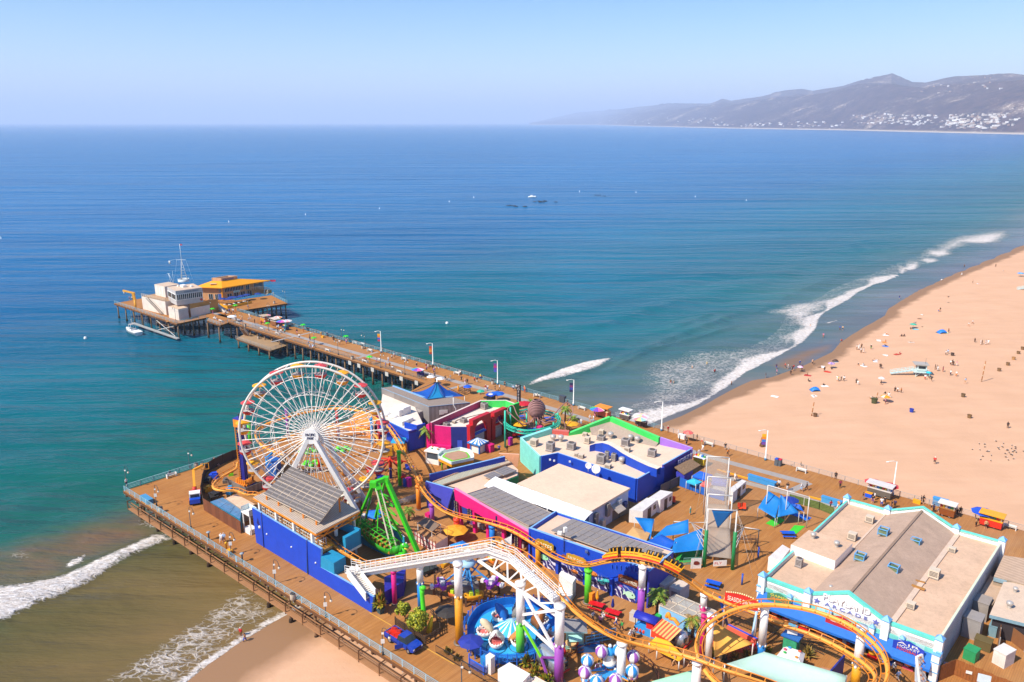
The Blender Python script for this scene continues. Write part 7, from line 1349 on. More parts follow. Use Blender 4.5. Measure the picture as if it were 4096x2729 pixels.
def picnic(p,c,label,rz=.3,s=1.):
 r=tg('picnic_table',p,label,'picnic table','picnic tables');m_=M(c,.5,di=.05);x=V((cos(rz),sin(rz),0));y=V((-x.y,x.x,0));b=B();b.box(p+Z(.72),(2.2*s,.95*s,.09),m_,rz);b('top',r)
 for s_ in(-1,1):b=B();b.box(p+y*s_*.85*s+Z(.42),(2.2*s,.34,.08),m_,rz);b('bench_seat',r)
 for s_ in(-1,1):b=B();b.bar(p+x*s_*.8-y*.8,p+x*s_*.8+y*.35+Z(.72),.1,DKM);b.bar(p+x*s_*.8+y*.8,p+x*s_*.8-y*.35+Z(.72),.1,DKM);b('leg_frame',r)
 return r
for k,x,y,c,l,rz in(('W2',815,790,'1E5CC8','blue picnic table deep inside the octopus ring, left',.2),('W2',1330,820,'1E5CC8','blue picnic table inside the octopus ring, right',.2),('W2',1000,1020,'1E5CC8','blue picnic table beside the yellow parasol in the ring',.2),('W2',800,1100,'1E5CC8','blue picnic table beside the red ride cars',.6),('T4',955,1095,'D8181E','red picnic table with a closed yellow parasol',-.5),('T4',1140,1185,'D8181E','red picnic table with a closed navy parasol',-.5),('T6',1440,1035,'1558C8','blue picnic table near the mint coping of the arcade',-.05),('T6',660,1560,'1558C8','blue picnic table below the trapeze rig',-.5),('S5',1430,290,'1E58C8','blue picnic table behind the swing ship',.2)):picnic(Q(k,x,y),c,l,rz)
for k,x,y,c,l in(('T4',965,1070,'F0A010','closed yellow parasol standing in a red picnic table'),('T4',1140,1160,'1E2C78','closed navy parasol standing in a red picnic table')):psl(Q(k,x,y),.3,2.7,[c],l,8,closed=True)
psl(Q('S5',1440,390),1.7,2.4,['2480D8','1E78D0'],'blue parasol beside the legs of the swing ship',8);psl(Q('T1',495,1045),2.1,2.6,['F2A82A','E8A020'],'orange yellow parasol under the red coaster column',8);psl(Q('T2',1040,1280),1.75,2.6,['2A3A9C','263690'],'navy parasol over the shark ride operator booth',8);psl(Q('T2',785,930),1.8,2.4,['3A3430'],'dark grey parasol beside the lime worm figure',8)
p=Q('V3',1390,800);r=tg('spinning_arm_ride',p,'red and blue spinning arm ride with yellow boxes beside the lime column','amusement ride');b.tb([p,p+Z(4.2)],.3,M('2A38B0'),8);b.tb([p+Z(2.4),p+Z(5.0)],.36,M('E0401E'),8);b('mast',r);[b.box(p+V((-.1,0,5+q*1.0)),(1.2,.8,.9),M('F0A020'),.2)for q in(0,1)];b('yellow_box',r)
for i in range(6):
 a=i*pi/3+.2;d=V((cos(a),sin(a),0));b.bar(p+Z(4.2),p+d*3.6+Z(3.2),.25,M('D83A1E'));b('arm',r);e=p+d*3.9+Z(1.9);b.ball(e,.8,M('D8281E' if i%2 else '2A48C0'),9,6,(1.1,1.1,.6));b.box(e-V((.5,.1,-.3)),(1.0,.25,.6),M('B02020' if i%2 else '2038A0'));b('seat_pod',r);b.bar(p+d*2.0,p+Z(2.4),.1,M('C8862A'));b('stay',r)
for k,x,y,l in(('S3',870,1075,'lime green ride cars seen through the upper wheel spokes'),('S3',905,1205,'lime green ride cars seen through the lower wheel spokes'),('S3',1235,1055,'lime green ride cars at the right inside the wheel')):
 p=Q(k,x,y);q=tg('lime_ride_cars',p,l,'ride car','lime ride cars');
 for i in range(5):c=p+V((cos(i*1.2)*1.5,sin(i*1.2)*1.1,.4));b.ball(c,.55,M('5FE02A',.5),8,5,(1.2,.9,.7));b.bar(c,p+Z(.7),.14,M('4FC822'))
 b('car_body',q)
b.pz([Q('S3',1310,830),Q('S3',1560,935),Q('S3',1590,830),Q('S3',1400,740)],DK,8.6,M('F0902A',.6),M('F09A3A',.6));b('orange_ride_shed',None,'bright orange flat roofed ride shed seen through the right of the wheel','shed')
b.pz([Q('S3',430,1310),Q('S3',540,1330),Q('S3',590,1240),Q('S3',470,1215)],DK,8.4,M('1E5CA8',.6));b('blue_ride_booth',None,'blue booth seen low through the left of the wheel','booth')
r=tg('queue_rails',Q('V3',1600,1350),'bare metal queue rails on the deck between the swing ship and orange column','queue rails');
for i in range(5):
 a=Q('V3',1420+i*75,1380-i*18);c=a+BX*4.4+AX*.3
 for z in(.5,1.0):b.bar(a+Z(z),c+Z(z),.06,M('C8C4BE',.4,.4))
 [b.bar(L2(a,c,q),L2(a,c,q)+Z(1),.06,M('C8C4BE',.4,.4))for q in LS(0,1,5)]
b('rails',r)
def bxt(k,x,y,s_,c,l,nm,cat,rz=R(-41),lid=None):
 p=Q(k,x,y);r=tg(nm,p,l,cat);m_=M(c,.55,di=.1);b=B();b.box(p,s_,m_,rz);b('body',r);b=B();b.box(p+Z(s_[2]),(s_[0]*1.07,s_[1]*1.07,.1),M(lid,.5)if lid else m_,rz);b('lid',r);return r
for a in(('S6',1310,870,(1.5,1.3,1.6),'E01E78','pink ticket box beside the striped hut','ticket_box','ticket box'),('S6',1545,800,(.8,.7,1.7),'B81E98','magenta upright bin below the octopus ring','upright_bin','bin'),('V3',1740,955,(.9,.8,1.7),'D81E98','magenta bin beside the lime column','upright_bin','bin'),('V3',1680,955,(.7,.7,1.5),'1E50B8','blue bin beside the magenta bin and lime column','upright_bin','bin'),('W2',1160,1020,(1.2,1.1,1.3),'E01E78','pink box inside the octopus ring','ticket_box','ticket box'),('T4',895,1035,(.9,.8,1.8),'F0921E','orange bin box at the foot of the lime column','upright_bin','bin'),('U3',405,120,(.7,.8,1.4),'5A6268','grey bin with a blue top by the beach rail','sorting_bin','bin',R(-41),'2A5AC8'),('U3',428,124,(.7,.8,1.4),'5A6268','grey bin with a red top by the beach rail','sorting_bin','bin',R(-41),'D8283A'),('T2',1250,1460,(.9,.8,2.4),'EDE4D8','tall white cabinet by the blue operator booth','white_cabinet','cabinet'),('T1',185,790,(1.0,.9,1.1),'D81E70','pink box beside the purple column','ticket_box','ticket box'),('W2',1570,490,(1.6,.9,1.7),'4A5058','dark vending box near the navy banner post','vending_box','box'),('S4',360,800,(3.0,1.1,.8),'4A90B8','blue chest near the outer corner of the deck','deck_chest','chest'),('U3',290,262,(5.5,.9,1.0),'3F90C8','long blue barrier block at the end of the yellow kerb','barrier_block','barrier'),('U3',838,425,(3.6,.9,1.0),'4A98C8','blue barrier block behind the arcade corner','barrier_block','barrier'),('U3',1690,440,(2.4,.9,1.4),'4A98D0','blue box behind the wooden cart on the boardwalk','barrier_block','barrier')):bxt(*a)
p=Q('T2',1010,560);r=tg('aeroplane_ride',p,'small spinning ride with purple, orange and yellow cars round a grey hub','amusement ride');b.box(p,(2.6,2.6,1.5),M('8C8682',.8,di=.3),.4);b('base_block',r);top=p+Z(4.6);b.tb([p+Z(1.2),top],.3,M('3A8AC8'),8);b.lt(top,[(1.15,-.3),(1.2,0),(.8,.35),(0,.4)],M('9CC0D8'),12);b('hub',r)
b.ball(top+Z(1.0),.75,WHT,10,7,(1.1,1,.9));b.ball(top+V((.1,-.2,2.0)),.55,WHT,10,7,(1.1,1,.9));b.ball(top+V((.75,-.4,1.2)),.35,WHT,8,5);b.ball(top+V((-.5,0,2.1)),.25,M('D8D4D0'),8,5,(1,.6,1.4));b('round_figure',r)
for ang,cc,dz,sc_ in((200,'B04AC8',.4,1),(335,'B04AC8',.8,1),(145,'E89A1E',1.8,.9),(30,'F0781E',2.6,1.1),(285,'F2A81E',0,1.05),(245,'C8642A',.0,.8),(90,'5FC83A',2.2,.8)):
 a=R(ang);d=V((cos(a),sin(a),0));c=p+d*4.1+Z(1.3+dz);m_=M(cc,.45,di=.05);t_=V((-d.y,d.x,0));b.bar(top-Z(.2),c+Z(.1),.2,M('3A90D0'));b.bar(p+Z(2),L2(top,c,.6),.14,M('3A80C0'));b('arm',r)
 rows=[]
 for i in range(7):f=i/6-.5;hw=.62*sc_*(1-(abs(f)*1.7)**3*.6);rows.append([c+t_*(f*2.7*sc_)+d*hw+Z(.5),c+t_*(f*2.5*sc_)+d*hw*.7-Z(.3),c+t_*(f*2.5*sc_)-d*hw*.7-Z(.3),c+t_*(f*2.7*sc_)-d*hw+Z(.5)])
 b.sheet(rows,m_);b.poly(rows[0],m_);b.poly(rows[-1],m_);b('car',r,solid=.05);[b.box(c+t_*q+Z(.0),(.6,.5,.9),M('E8E0DC' if cc=='B04AC8' else 'C8DC2A'),a)for q in(-.4,.5)];b('seat',r)
 if cc=='B04AC8':b.slab([c-d*1.5+t_*.5+Z(.1),c+d*1.5+t_*.5+Z(.1),c+d*1.5-t_*.2+Z(.1),c-d*1.5-t_*.2+Z(.1)],.12,m_);[b.box(c+d*s_*1.6+t_*.1-Z(.2),(.5,.7,.5),WHT,a)for s_ in(-1,1)];b('wing',r)
rf=[Q('T2',*q)for q in((640,620),(720,690),(845,745),(985,750),(1130,735),(1255,690),(1345,610),(1375,480),(1340,390),(1110,290),(990,280),(820,330),(720,400),(650,500))];q_=tg('ride_fence',rf[0],'brown post and mesh fence circling the aeroplane ride','fence');
for a,c in zip(rf,rf[1:]+rf[:1]):
 for z in(.4,1.2):b.bar(a+Z(z),c+Z(z),.07,M('5A4234'))
b('rails',q_)
for a in rf:b.box(a,(.28,.28,1.6),M('6A4A34',.8));b('post',q_)
sp_=[Q('T2',*q,7.0)for q in((1005,1000),(1100,840),(1250,760),(1500,715),(1780,740),(1920,830),(1955,930),(1880,1150),(1700,1260),(1440,1310),(1180,1250),(1050,1150))];sp_=smp(sp_,3,closed=True);sc0=sum(sp_,Z(0))/len(sp_)
r=tg('shark_ride',dk(sc0),'round blue teacup style ride with open mouthed shark tubs','amusement ride');SB1=M('38ACE4',.4,vs=1,di=.15);SB2=M('1E78C8',.45,di=.1);b.pz(sp_,DK,6.9,SB2,SB2);b('platform',r);b.pz([L2(sc0,q,.86)for q in sp_],6.9,7.0,SB1,SB1);b('turntable',r)
n_=24;inn=[up(L2(sc0,q,.42),7.05)for q in sp_];k_=len(inn)
for i in range(k_):b.add([inn[i],inn[(i+1)%k_],up(sc0,8.6)],[(0,1,2)],[WHT,M('3FB8E8',.4),M('3FB8E8',.4)][i%3])
b('centre_cone',r)
bk_=[q for q in sp_];
for i in range(len(sp_)):
 a,c=sp_[i],sp_[(i+1)%len(sp_)];m_=(a+c)/2-sc0
 if m_.y>-1.0:wall(b,up(a,7),up(c,7),DK,8.1,8.1,.1,SB2)
b('rear_wall',r);
for i,a in EN(sp_):
 c=sp_[(i+1)%len(sp_)];o=NM(a-sc0)*.7;[b.bar(a+o+Z(z),c+o+Z(z),.06,M('2A68C0'))for z in(.0,.9)];[b.bar(L2(a,c,q)+o-Z(0),L2(a,c,q)+o+Z(.9),.04,M('3A78D0'))for q in(0,.25,.5,.75)];b.bar(up(a+o,DK),a+o+Z(1.2),.16,M('1E68D0'))
b('guard_rail',r)
TEE=M('F4F0E8',.4,di=0);GUM=M('E0706A',.5,di=.05);GUM2=M('D81E5A',.5)
def shark(k,x,y,col,face,ln=2.3,name='shark'):
 c=Q(k,x,y,7.05);d=V((cos(R(face)),sin(R(face)),0));s_=V((-d.y,d.x,0));m_=M(col,.4,di=.08);wt=M('EFE6DA',.45,di=.05);g=bpy.data.objects.new('shark_tub',None);C.objects.link(g);g.parent=r;g['label']=name
 b=B();rows=[]
 for i in range(11):
  a=-pi*.78+i*pi*1.56/10;e=d*cos(a)*1.25+s_*sin(a)*1.0;rows.append([c+e*1.0+Z(.95),c+e*.95+Z(.45),c+e*.6+Z(.0)])
 b.sheet(rows,wt);b('lower_jaw',g,solid=.08);b=B()
 rows=[]
 for i in range(9):
  a=pi*i/8;hh_=sin(a);rows.append([c-d*1.0+s_*cos(a)*1.05+Z(.1),c-d*.9+s_*cos(a)*1.05+Z(.6+.9*hh_),c-d*.2+s_*cos(a)*.85+Z(1.0+1.35*hh_),c+d*.5+s_*cos(a)*.4+Z(1.6+1.15*hh_),c+d*.75+s_*cos(a)*.05+Z(2.35+.25*hh_)])
 b.sheet(rows,m_);b('upper_head',g,solid=.08);b=B();b.poly([c+d*cos(a)*1.0+s_*sin(a)*.8+Z(.5)for a in LS(0,2*pi,13)[:-1]],GUM);b.poly([c-d*.75+s_*y_+Z(z)for y_,z in((-.85,.3),(.85,.3),(.75,1.2),(0,1.75),(-.75,1.2))],GUM2);b.box(c-d*.35+Z(.45),(.5,1.2,.35),M('E88A80'),R(face));b('mouth',g);b=B()
 for i in range(13):
  a=-pi*.72+i*pi*1.44/12;e=c+d*cos(a)*1.24+s_*sin(a)*1.0;b.lt(e+Z(.9),[(.11,0),(0,.3)],TEE,5)
 for i in range(9):a=pi*(.08+.84*i/8);b.lt(c+d*(.15+.55*sin(a))+s_*cos(a)*.8+Z(1.0+1.1*sin(a)),[(.1,0),(0,-.28)],TEE,5)
 b('teeth',g)
shark('T2',1315,1175,'E8E2DA',-95,name='white shark tub gaping towards the camera');shark('T2',1200,1060,'E8D0A8',-160,name='tan and white shark tub at the left');shark('T2',1360,900,'1E6CC0',170,name='blue shark tub at the back left');shark('T2',1555,1170,'D08A4A',-60,name='tan shark tub half behind the green column');shark('T2',1790,950,'9A5A22',30,name='brown shark tub below the white brace');shark('T2',1850,1110,'3A7AC8',-40,name='blue shark tub at the right edge');shark('T2',1560,850,'8A8680',90,name='grey shark tub at the back')
[b.tb([up(sc0+V((1.9*0+x,y,0)),7.06)+V((1.35*cos(a),1.35*sin(a),0))for a in LS(0,2*pi,20)[:-1]],.04,DKM,4,closed=True)for x,y in[tuple((Q('T2',*q,7.05)-sc0).xy)for q in((1315,1190),(1180,1060),(1560,1180),(1800,960),(1850,1120),(1360,910))]];b('turntable_rings',r)
p=Q('T2',1105,1440);r=tg('operator_booth',p,'open blue operator booth with slatted sides by the shark ride','booth');bb_=M('1E68D8',.5);[b.box(p+AX*x+BX*y,(.12,.12,2.0),bb_,R(-41))for x in(-1.3,1.3)for y in(-.1,2.2)];[b.box(p+AX*(-1.3+.2*i)+BX*-.1,(.07,.07,1.1),bb_,R(-41))for i in range(14)];[b.box(p+AX*1.3+BX*(.2*i-.1),(.07,.07,1.1),bb_,R(-41))for i in range(12)];b.bar(p+AX*-1.3+Z(1.1),p+AX*1.3+Z(1.1),.12,bb_);b.box(p+AX*.2+BX*1.6,(1.4,.8,1.2),M('2A88C8'),R(-41));b('slatted_sides',r)
p=Q('T5',775,1420,7.5);pb=dk(p);r=tg('balloon_ride',pb,'spinning ride with striped balloon cars round a blue and white lighthouse hub','amusement ride');SK,OR2=M('2E9ADA',.45),M('F0A22A',.5);b.lt(pb,[(1.0,0),(1.0,1.4),(.6,1.6)],OR2,12);b.lt(pb+Z(2.2),[(.6,0),(.85,.5),(.85,.9),(.55,1.0),(.55,1.9),(.7,2.0),(.5,2.4),(.0,2.9)],WHT,14,ms=[SK,WHT,WHT,WHT,WHT,SK,SK]);b.ball(pb+Z(5.2),.25,WHT,8,5);b.tb([pb,pb+Z(2.4)],.5,OR2,10);b('hub',r);zc2=9.2
for i,(x,y)in EN(((490,1290),(675,1170),(900,1150),(1090,1240),(1075,1425),(860,1545),(610,1560),(455,1440))):
 e=Q('T5',x,y,10.6);d=up(e-pb,0).normalized();L_=up(e-pb,0).length;t_=V((-d.y,d.x,0));b.slab([pb+d*.9+t_*.5+Z(2.2),pb+d*(L_-.6)+t_*.08+Z(2.9),pb+d*(L_-.6)-t_*.08+Z(2.9),pb+d*.9-t_*.5+Z(2.2)],.2,OR2,SK);b('arm',r)
 g=bpy.data.objects.new('balloon_car',None);C.objects.link(g);g.parent=r;cc=['2E90D8','A05AB0'][i%2];g['label']=['blue and white balloon car','purple and white balloon car'][i%2];bm_,w_=M(cc,.4,di=.03),M('F4F0E8',.4,di=.03);prof=[(.1,-.9),(.55,-.58),(.82,-.08),(.78,.36),(.48,.72),(0,.86)];b.lt(e,prof,bm_,16,ms=[[bm_,bm_,w_,w_]]*5);b('balloon',g);[b.tb([e+V((.5*cos(a),.5*sin(a),-.9)),e+V((.5*cos(a),.5*sin(a),-2.3))],.03,OR2,4)for a in(0,1.57,3.14,4.71)];b('cords',g);b.lt(e+Z(-3.1),[(.5,0),(.75,.3),(.78,.9),(.7,.9)],w_,12,ms=[[bm_,w_]]*3);b('basket',g)
bq=[pb+V((6.3*cos(a),6.3*sin(a),0))for a in LS(0,2*pi,21)[:-1]];[b.bar(bq[i]+Z(z),bq[(i+1)%20]+Z(z),.07,M('6A4030'))for i in range(20)for z in(.5,1.1)];[b.box(q,(.14,.14,1.2),M('6A4030'))for q in bq];b('guard_rail',r)
def psh(name,pts,m,parent=None,th=.03,sag=0,n=6,**kw):
 if len(pts)==3:pts=[pts[0],pts[1],pts[2],pts[2]]
 rows=[]
 for i in range(n+1):
  u=i/n;rows.append([L2(L2(pts[0],pts[1],j/n),L2(pts[3],pts[2],j/n),u)-Z(sag*16*u*(1-u)*(j/n)*(1-j/n))for j in range(n+1)])
 b=B();b.sheet(rows,m);return b(name,parent,solid=th,**kw)
NET=M('B8A694',.9,alpha=.55,di=0,var=.05);NET2=M('CFC4B6',.9,alpha=.30,di=0,var=.05);POLE=M('D9D2C8',.5);GRP=M('1E8A4A',.6)
tz=tg('trapeze_rig',Q('T6',710,1100),'tall white trapeze rig with grey nets and green padded posts','trapeze rig')
fr_=[((565,1350),(605,750),(860,1380),(897,765)),((572,1085),(618,592),(822,1105),(866,612)),((566,965),(597,408),(800,985),(832,426)),((556,805),(585,196),(782,815),(806,212))];TP=[]
for i,(a,at_,c,ct_)in EN(fr_):
 p,q=Q('T6',*a),Q('T6',*c);p1,q1=up(p,zat(p,'T6',at_[1])),up(q,zat(q,'T6',ct_[1]));TP.append((p,p1,q,q1))
 for s_,e_ in((p,p1),(q,q1)):
  b.tb([s_,e_],.11,POLE,6)
  if i==0:[b.bar(L2(s_,e_,f)+V((.0,.25,0)),L2(s_,e_,f)-V((0,.0,0)),.06,POLE)for f in LS(.4,.98,12)];b.tb([s_+V((0,.3,4)),e_+V((0,.3,0))],.06,POLE,5)
  b('post',tz)
  if i==0:b.tb([s_,L2(s_,e_,.64)],.3,GRP,8);b('green_padding',tz)
 b.tb([p1,q1],.11,POLE,6);b('crossbar',tz)
psh('net',[up(TP[0][0],7.8)+V((.3,.2,0)),up(TP[0][2],7.8)+V((-.2,.2,0)),up(TP[1][2],8.8),up(TP[1][0],8.8)],NET,tz,.02,.5)
psh('net',[up(TP[1][0],8.8),up(TP[1][2],8.8),L2(TP[2][2],TP[2][3],.5),L2(TP[2][0],TP[2][1],.5)],NET,tz,.02,.4);psh('net',[L2(TP[3][0],TP[3][1],.35),L2(TP[3][2],TP[3][3],.35),TP[3][3]-Z(.2),TP[3][1]-Z(.2)],NET2,tz,.02);psh('net',[L2(TP[2][0],TP[2][1],.45),L2(TP[2][2],TP[2][3],.45),TP[2][3]-Z(.2),TP[2][1]-Z(.2)],NET2,tz,.02)
for(x,y,x2,y2)in((897,765,1140,1420),(897,765,1090,1530),(605,750,470,1320),(605,750,420,1450),(618,592,440,830),(832,426,960,640),(580,196,470,840),(806,212,830,420)):
 s_=min((t_ for T_ in TP for t_ in(T_[1],T_[3])),key=lambda t_:abs(t_.x-Q('T6',x,y,t_.z).x)+abs(t_.y-Q('T6',x,y,t_.z).y));b.tb([s_,Q('T6',x2,y2)],.022,M('D8C8B4'),4)
for a,pp_ in((TP[0][1],((430,890),(250,880))),(TP[0][3],((985,940),(1140,965)))):
 h_=Q('T6',*pp_[0],9.5);e_=Q('T6',*pp_[1],9.2);b.tb([h_,e_],.09,POLE,6);[b.tb([L2(a,up(a,8.5),f),h_],.05,POLE,5)for f in(.3,.5,.65,.8,.95)];b.tb([e_,dk(e_)],.08,DKM,6)
b('rigging',tz);SAIL=M('1878C0',.55,di=.05,var=.1);SAILD=M('1858B8',.55,di=.05,var=.1)
t0q,t1q=L2(TP[0][1],TP[0][3],.12),L2(TP[0][1],TP[0][3],.9);psh('hanging_sail',[t0q,t1q,L2(t0q,t1q,.45)+V((0,1.4,-4.0))],SAIL,tz,.03)
c_=onv('T6',728,1308,TP[0][0],TP[0][2]);b.box(c_+V((0,-.2,-.5)),(2.2,.05,1.0),WHT,R(5));b('banner',tz);text('FLY',c_+V((-.3,-.25,0)),(1,.1,0),(0,0,1),.6,M('D83A2A'),'lettering',tz,.02,width=1.2)
r=tg('sign_board',Q('T6',478,1370),'white square board with a brown oval emblem by the green padded post','sign');p=Q('T6',478,1370);b.box(p,(1.7,.08,1.8),WHT,R(5));b('board',r);b.poly([p+V((.55*cos(a),-.06,1.0+.35*sin(a)))for a in LS(0,6.28,15)[:-1]],M('7A2A1E'));b('oval_emblem',r,solid=.03)
for x,y,c,l in((490,1262,'7FB0A0','pale green barrier beside the white sign board'),):q=Q('T6',x-140,y+70);[b.bar(q+V((i*.2,.02*i,0)),q+V((i*.2,.02*i,1.2)),.05,M(c))for i in range(16)];[b.bar(q+Z(z),q+V((3.1,.3,z)),.07,M(c))for z in(.1,1.2)];b('crowd_barrier',None,l,'barrier')
def sail(pts,label,m=SAIL,posts=True,k='T6',sag=.5):
 P_=[Q(k,x,y,z)for x,y,z in pts];r=tg('shade_sail',up(sum(P_,Z(0))/len(P_),DK),label,'shade sail','blue shade sails');psh('cloth',P_,m,r,.03,sag)
 if posts:b=B();[b.tb([dk(p),p],.06,POLE,5)for p in P_];b('post',r)
 return r
sail([(1130,735,8.2),(1310,845,7.9),(1365,640,9.6),(1240,560,10.2)],'blue sail on the white frame, left half of the star');sail([(1330,835,7.8),(1560,785,8.4),(1365,592,10.4)],'blue sail on the white frame, right half of the star');sail([(1450,690,8.6),(1610,780,8.2),(1565,700,8.8)],'dark blue sail corner behind the white frame',SAILD)
sail([(1395,55,9.6),(1615,75,9.4),(1570,312,8.0)],'blue triangular sail nearest the white cabins',SAIL,True,'T4');sail([(1600,290,8.2),(1755,155,9.2),(2005,80,10.4),(2010,235,9.4)],'blue sail at the back of the cluster with a tall peak',SAIL,True,'T4');sail([(1500,345,8.2),(1700,250,8.8),(1868,340,8.6),(1730,475,7.8)],'dark blue square sail at the front of the cluster',SAILD,True,'T4');sail([(1850,300,8.8),(2165,180,9.8),(2172,425,8.4),(1810,465,8.0)],'largest blue sail of the cluster beside the green post',SAIL,True,'T4',.7)
r=tg('goal_frame',Q('T6',1200,835),'white pipe frame standing over the blue star sails','frame');f0,f1=Q('T6',1202,835),Q('T6',1632,945);g0,g1=up(f0,zat(f0,'T6',500)),up(f1,zat(f1,'T6',625));[b.tb([a,c],.09,POLE,6)for a,c in((f0,g0),(f1,g1),(g0,g1))];m_=L2(f0,f1,.48);b.tb([m_,up(L2(g0,g1,.48),L2(g0,g1,.48).z)],.07,POLE,6);b('pipes',r)
def mat(k,pts,c,l):b=B();b.pz([Q(k,*p)for p in pts],DK+.012,DK+.06,M(c,.8,di=.1));b('floor_mat',None,l,'mat','coloured floor mats')
mat('T6',((1210,900),(1300,935),(1410,868),(1325,825)),'3FC82E','lime floor mat under the star sails, left one');mat('T6',((1450,985),(1530,1010),(1620,930),(1510,920)),'3FC82E','lime floor mat by the star sails, right one');mat('T6',((1440,790),(1640,875),(1690,842),(1480,770)),'1E70D0','blue floor mat behind the star sails');mat('T4',((1830,590),(2090,560),(2180,420),(1900,470)),'2FA83E','green floor mat under the largest blue sail')
def tent(k,pts,z,l,c,h=.9):q=[Q(k,*p,z)for p in pts];r=tg('flat_tent',dk(q[0]),l,'tent');cc=sum(q,Z(0))/4;b=B();[b.add([q[i],q[(i+1)%4],cc+Z(h)],[(0,1,2)],M(c,.7,di=.1))for i in range(4)];[wall(b,up(q[i],0),up(q[(i+1)%4],0),z-.35,z,z,.04,M(c,.7))for i in range(4)];b('canopy',r);b=B();[b.tb([dk(p),p],.06,POLE,5)for p in q];b('post',r);return r
tent('T4',((1255,290),(1500,380),(1570,235),(1375,165)),8.3,'tan canopy tent behind the mural hall','DDA868',.5);tent('T6',((440,400),(590,445),(655,390),(520,350)),8.3,'bright blue canopy tent under the shingle shelter','1E64D0',.6);tent('T6',((380,455),(480,490),(550,465),(455,425)),8.2,'turquoise canopy tent inside the blue fence','35B8DC',.4);tent('T6',((525,490),(620,520),(660,480),(580,445)),8.1,'red pink canopy tent inside the blue fence','E0605A',.6);tent('T6',((640,480),(800,500),(820,440),(650,410)),8.4,'blue canopy tent behind the tall nets','2A5AD0',.5);tent('T1',((425,1085),(545,1130),(640,1075),(570,1035)),8.5,'bright blue canopy tent with a sign beside the lift hill','2288DC',.5)
for x,y,l in((960,760,'pair of bright red orange seats on the open deck'),(225,690,'red orange seats beside the farther white cabin')):
 p=Q('T6',x,y);r=tg('double_chair',p,l,'chair','red orange double chairs');[b.box(p+V((d_,0,.4)),(.7,.6,.15),M('F0502A'),R(-20))for d_ in(-.4,.4)];[b.box(p+V((d_,.35,.5)),(.7,.12,.8),M('F0502A'),R(-20))for d_ in(-.4,.4)];b('shell',r);b.box(p,(1.2,.4,.4),DKM,R(-20));b('base',r)
for k,x,y,l,c in(('T6',960,1540,'slim blue post standing alone on the open deck','1E58C0'),('T6',1130,1255,'blue footed pole on the open deck','2A60C8')):p=Q(k,x,y);b.tb([p,p+Z(1.7)],.14,M(c),8);b.ball(p+Z(1.8),.17,M(c),8,5);b('marker_post',None,l,'post')
fpn([Q('U3',500,405),Q('U3',740,470),Q('U3',860,520)],1.5,M('6A7A3A',.95,vs=3,var=.5),'low fence of green turf screening beside the side walkway',POLE,'turf_fence')
p=Q('T6',1060,1110);[b.tb([p+V((x,y,0)),p+V((x,y,1.0))],.05,M('6A5040'),5)for x in(-2,-1,0,1)for y in(0,1)];[b.bar(p+V((-2,y,z)),p+V((1,y,z)),.06,M('6A5040'))for y in(0,1)for z in(.4,.7,1.0)];b('stacked_frames',None,'stack of thin brown frames lying on the open deck','frames')
def whl(b_,c,ax_,rad,w_,par,lab=None):
 b=B();b.tb([c-ax_*w_/2,c+ax_*w_/2],rad,M('1E1C1C',.8,di=.2),14,smooth=False);b2=B();b2 .tb([c-ax_*(w_/2+.015),c+ax_*(w_/2+.015)],rad*.6,M('B8B8B8',.3,.6),10,smooth=False);t=b('wheel',par);b2 ('rim',t)
wr_,wf_=Q('T2',168,1135),Q('T2',368,1258);td=NM(wf_-wr_);tn_=V((-td.y,td.x,0));tc=wr_+tn_*.85;r=tg('pickup_truck',tc+td*1.8,'bright blue pickup truck with its door open and red crates in the bed','pickup truck');PB=M('1440A8',.22,.1,var=.05,di=.06,spec=.6)
def TPt(x,y,z):return tc+td*x+tn_*y+Z(z)
def loft(b,secs,m):
 rows=[[TPt(x,-w,z0),TPt(x,-w,(z0+z1)/2),TPt(x,-w*.94,z1),TPt(x,w*.94,z1),TPt(x,w,(z0+z1)/2),TPt(x,w,z0)]for x,w,z0,z1 in secs];b.sheet(rows,m,False);b.poly(rows[0],m);b.poly(rows[-1],m)
loft(b,[(1.55,1.0,.45,1.15),(2.9,1.0,.45,1.17),(4.3,.97,.45,1.12),(4.62,.88,.5,1.0)],PB);b.pz([TPt(-1.1,-1,0),TPt(1.56,-1,0),TPt(1.56,1,0),TPt(-1.1,1,0)],.45+DK,.75+DK,PB)
for y in(-1,.88):b.pz([TPt(-1.1,y,0),TPt(1.56,y,0),TPt(1.56,y+.12,0),TPt(-1.1,y+.12,0)],DK+.45,DK+1.25,PB)
b.pz([TPt(-1.12,-1,0),TPt(-1.0,-1,0),TPt(-1.0,1,0),TPt(-1.12,1,0)],DK+.45,DK+1.25,PB);b('body',r)
rows=[[TPt(x,-w,z),TPt(x,w,z)]for x,w,z in((1.45,.93,1.15),(1.6,.78,1.85),(2.75,.76,1.86),(3.35,.9,1.18))];b.sheet(rows[1:3],PB,False);b('cab_roof',r);b.sheet(rows[2:],GLASS,False);b.sheet(rows[:2],GLASS,False)
for s_ in(0,1):b.poly([q[s_]for q in rows],GLASS)
b('window_glass',r);
for x in(0,3.7):
 for y in(-.86,.86):whl(None,TPt(x,y,.4),tn_,.4,.28,r)
o=TPt(2.7,-1.0,.5);dd_=NM(-td*.5-tn_*.87);b.add([o,o+dd_*1.1,o+dd_*1.1+Z(.65),o+Z(.65)],[(0,1,2,3)],PB);b('open_door',r,solid=.08);b.pz([TPt(4.63,-.6,0),TPt(4.66,-.6,0),TPt(4.66,.6,0),TPt(4.63,.6,0)],DK+.62,DK+.95,DARK);b('grille',r)
for s_ in(-1,1):b.box(TPt(4.56,s_*.72,.75),(.2,.25,.2),M('E8F0F4',.1),AT(td));b('headlight',r)
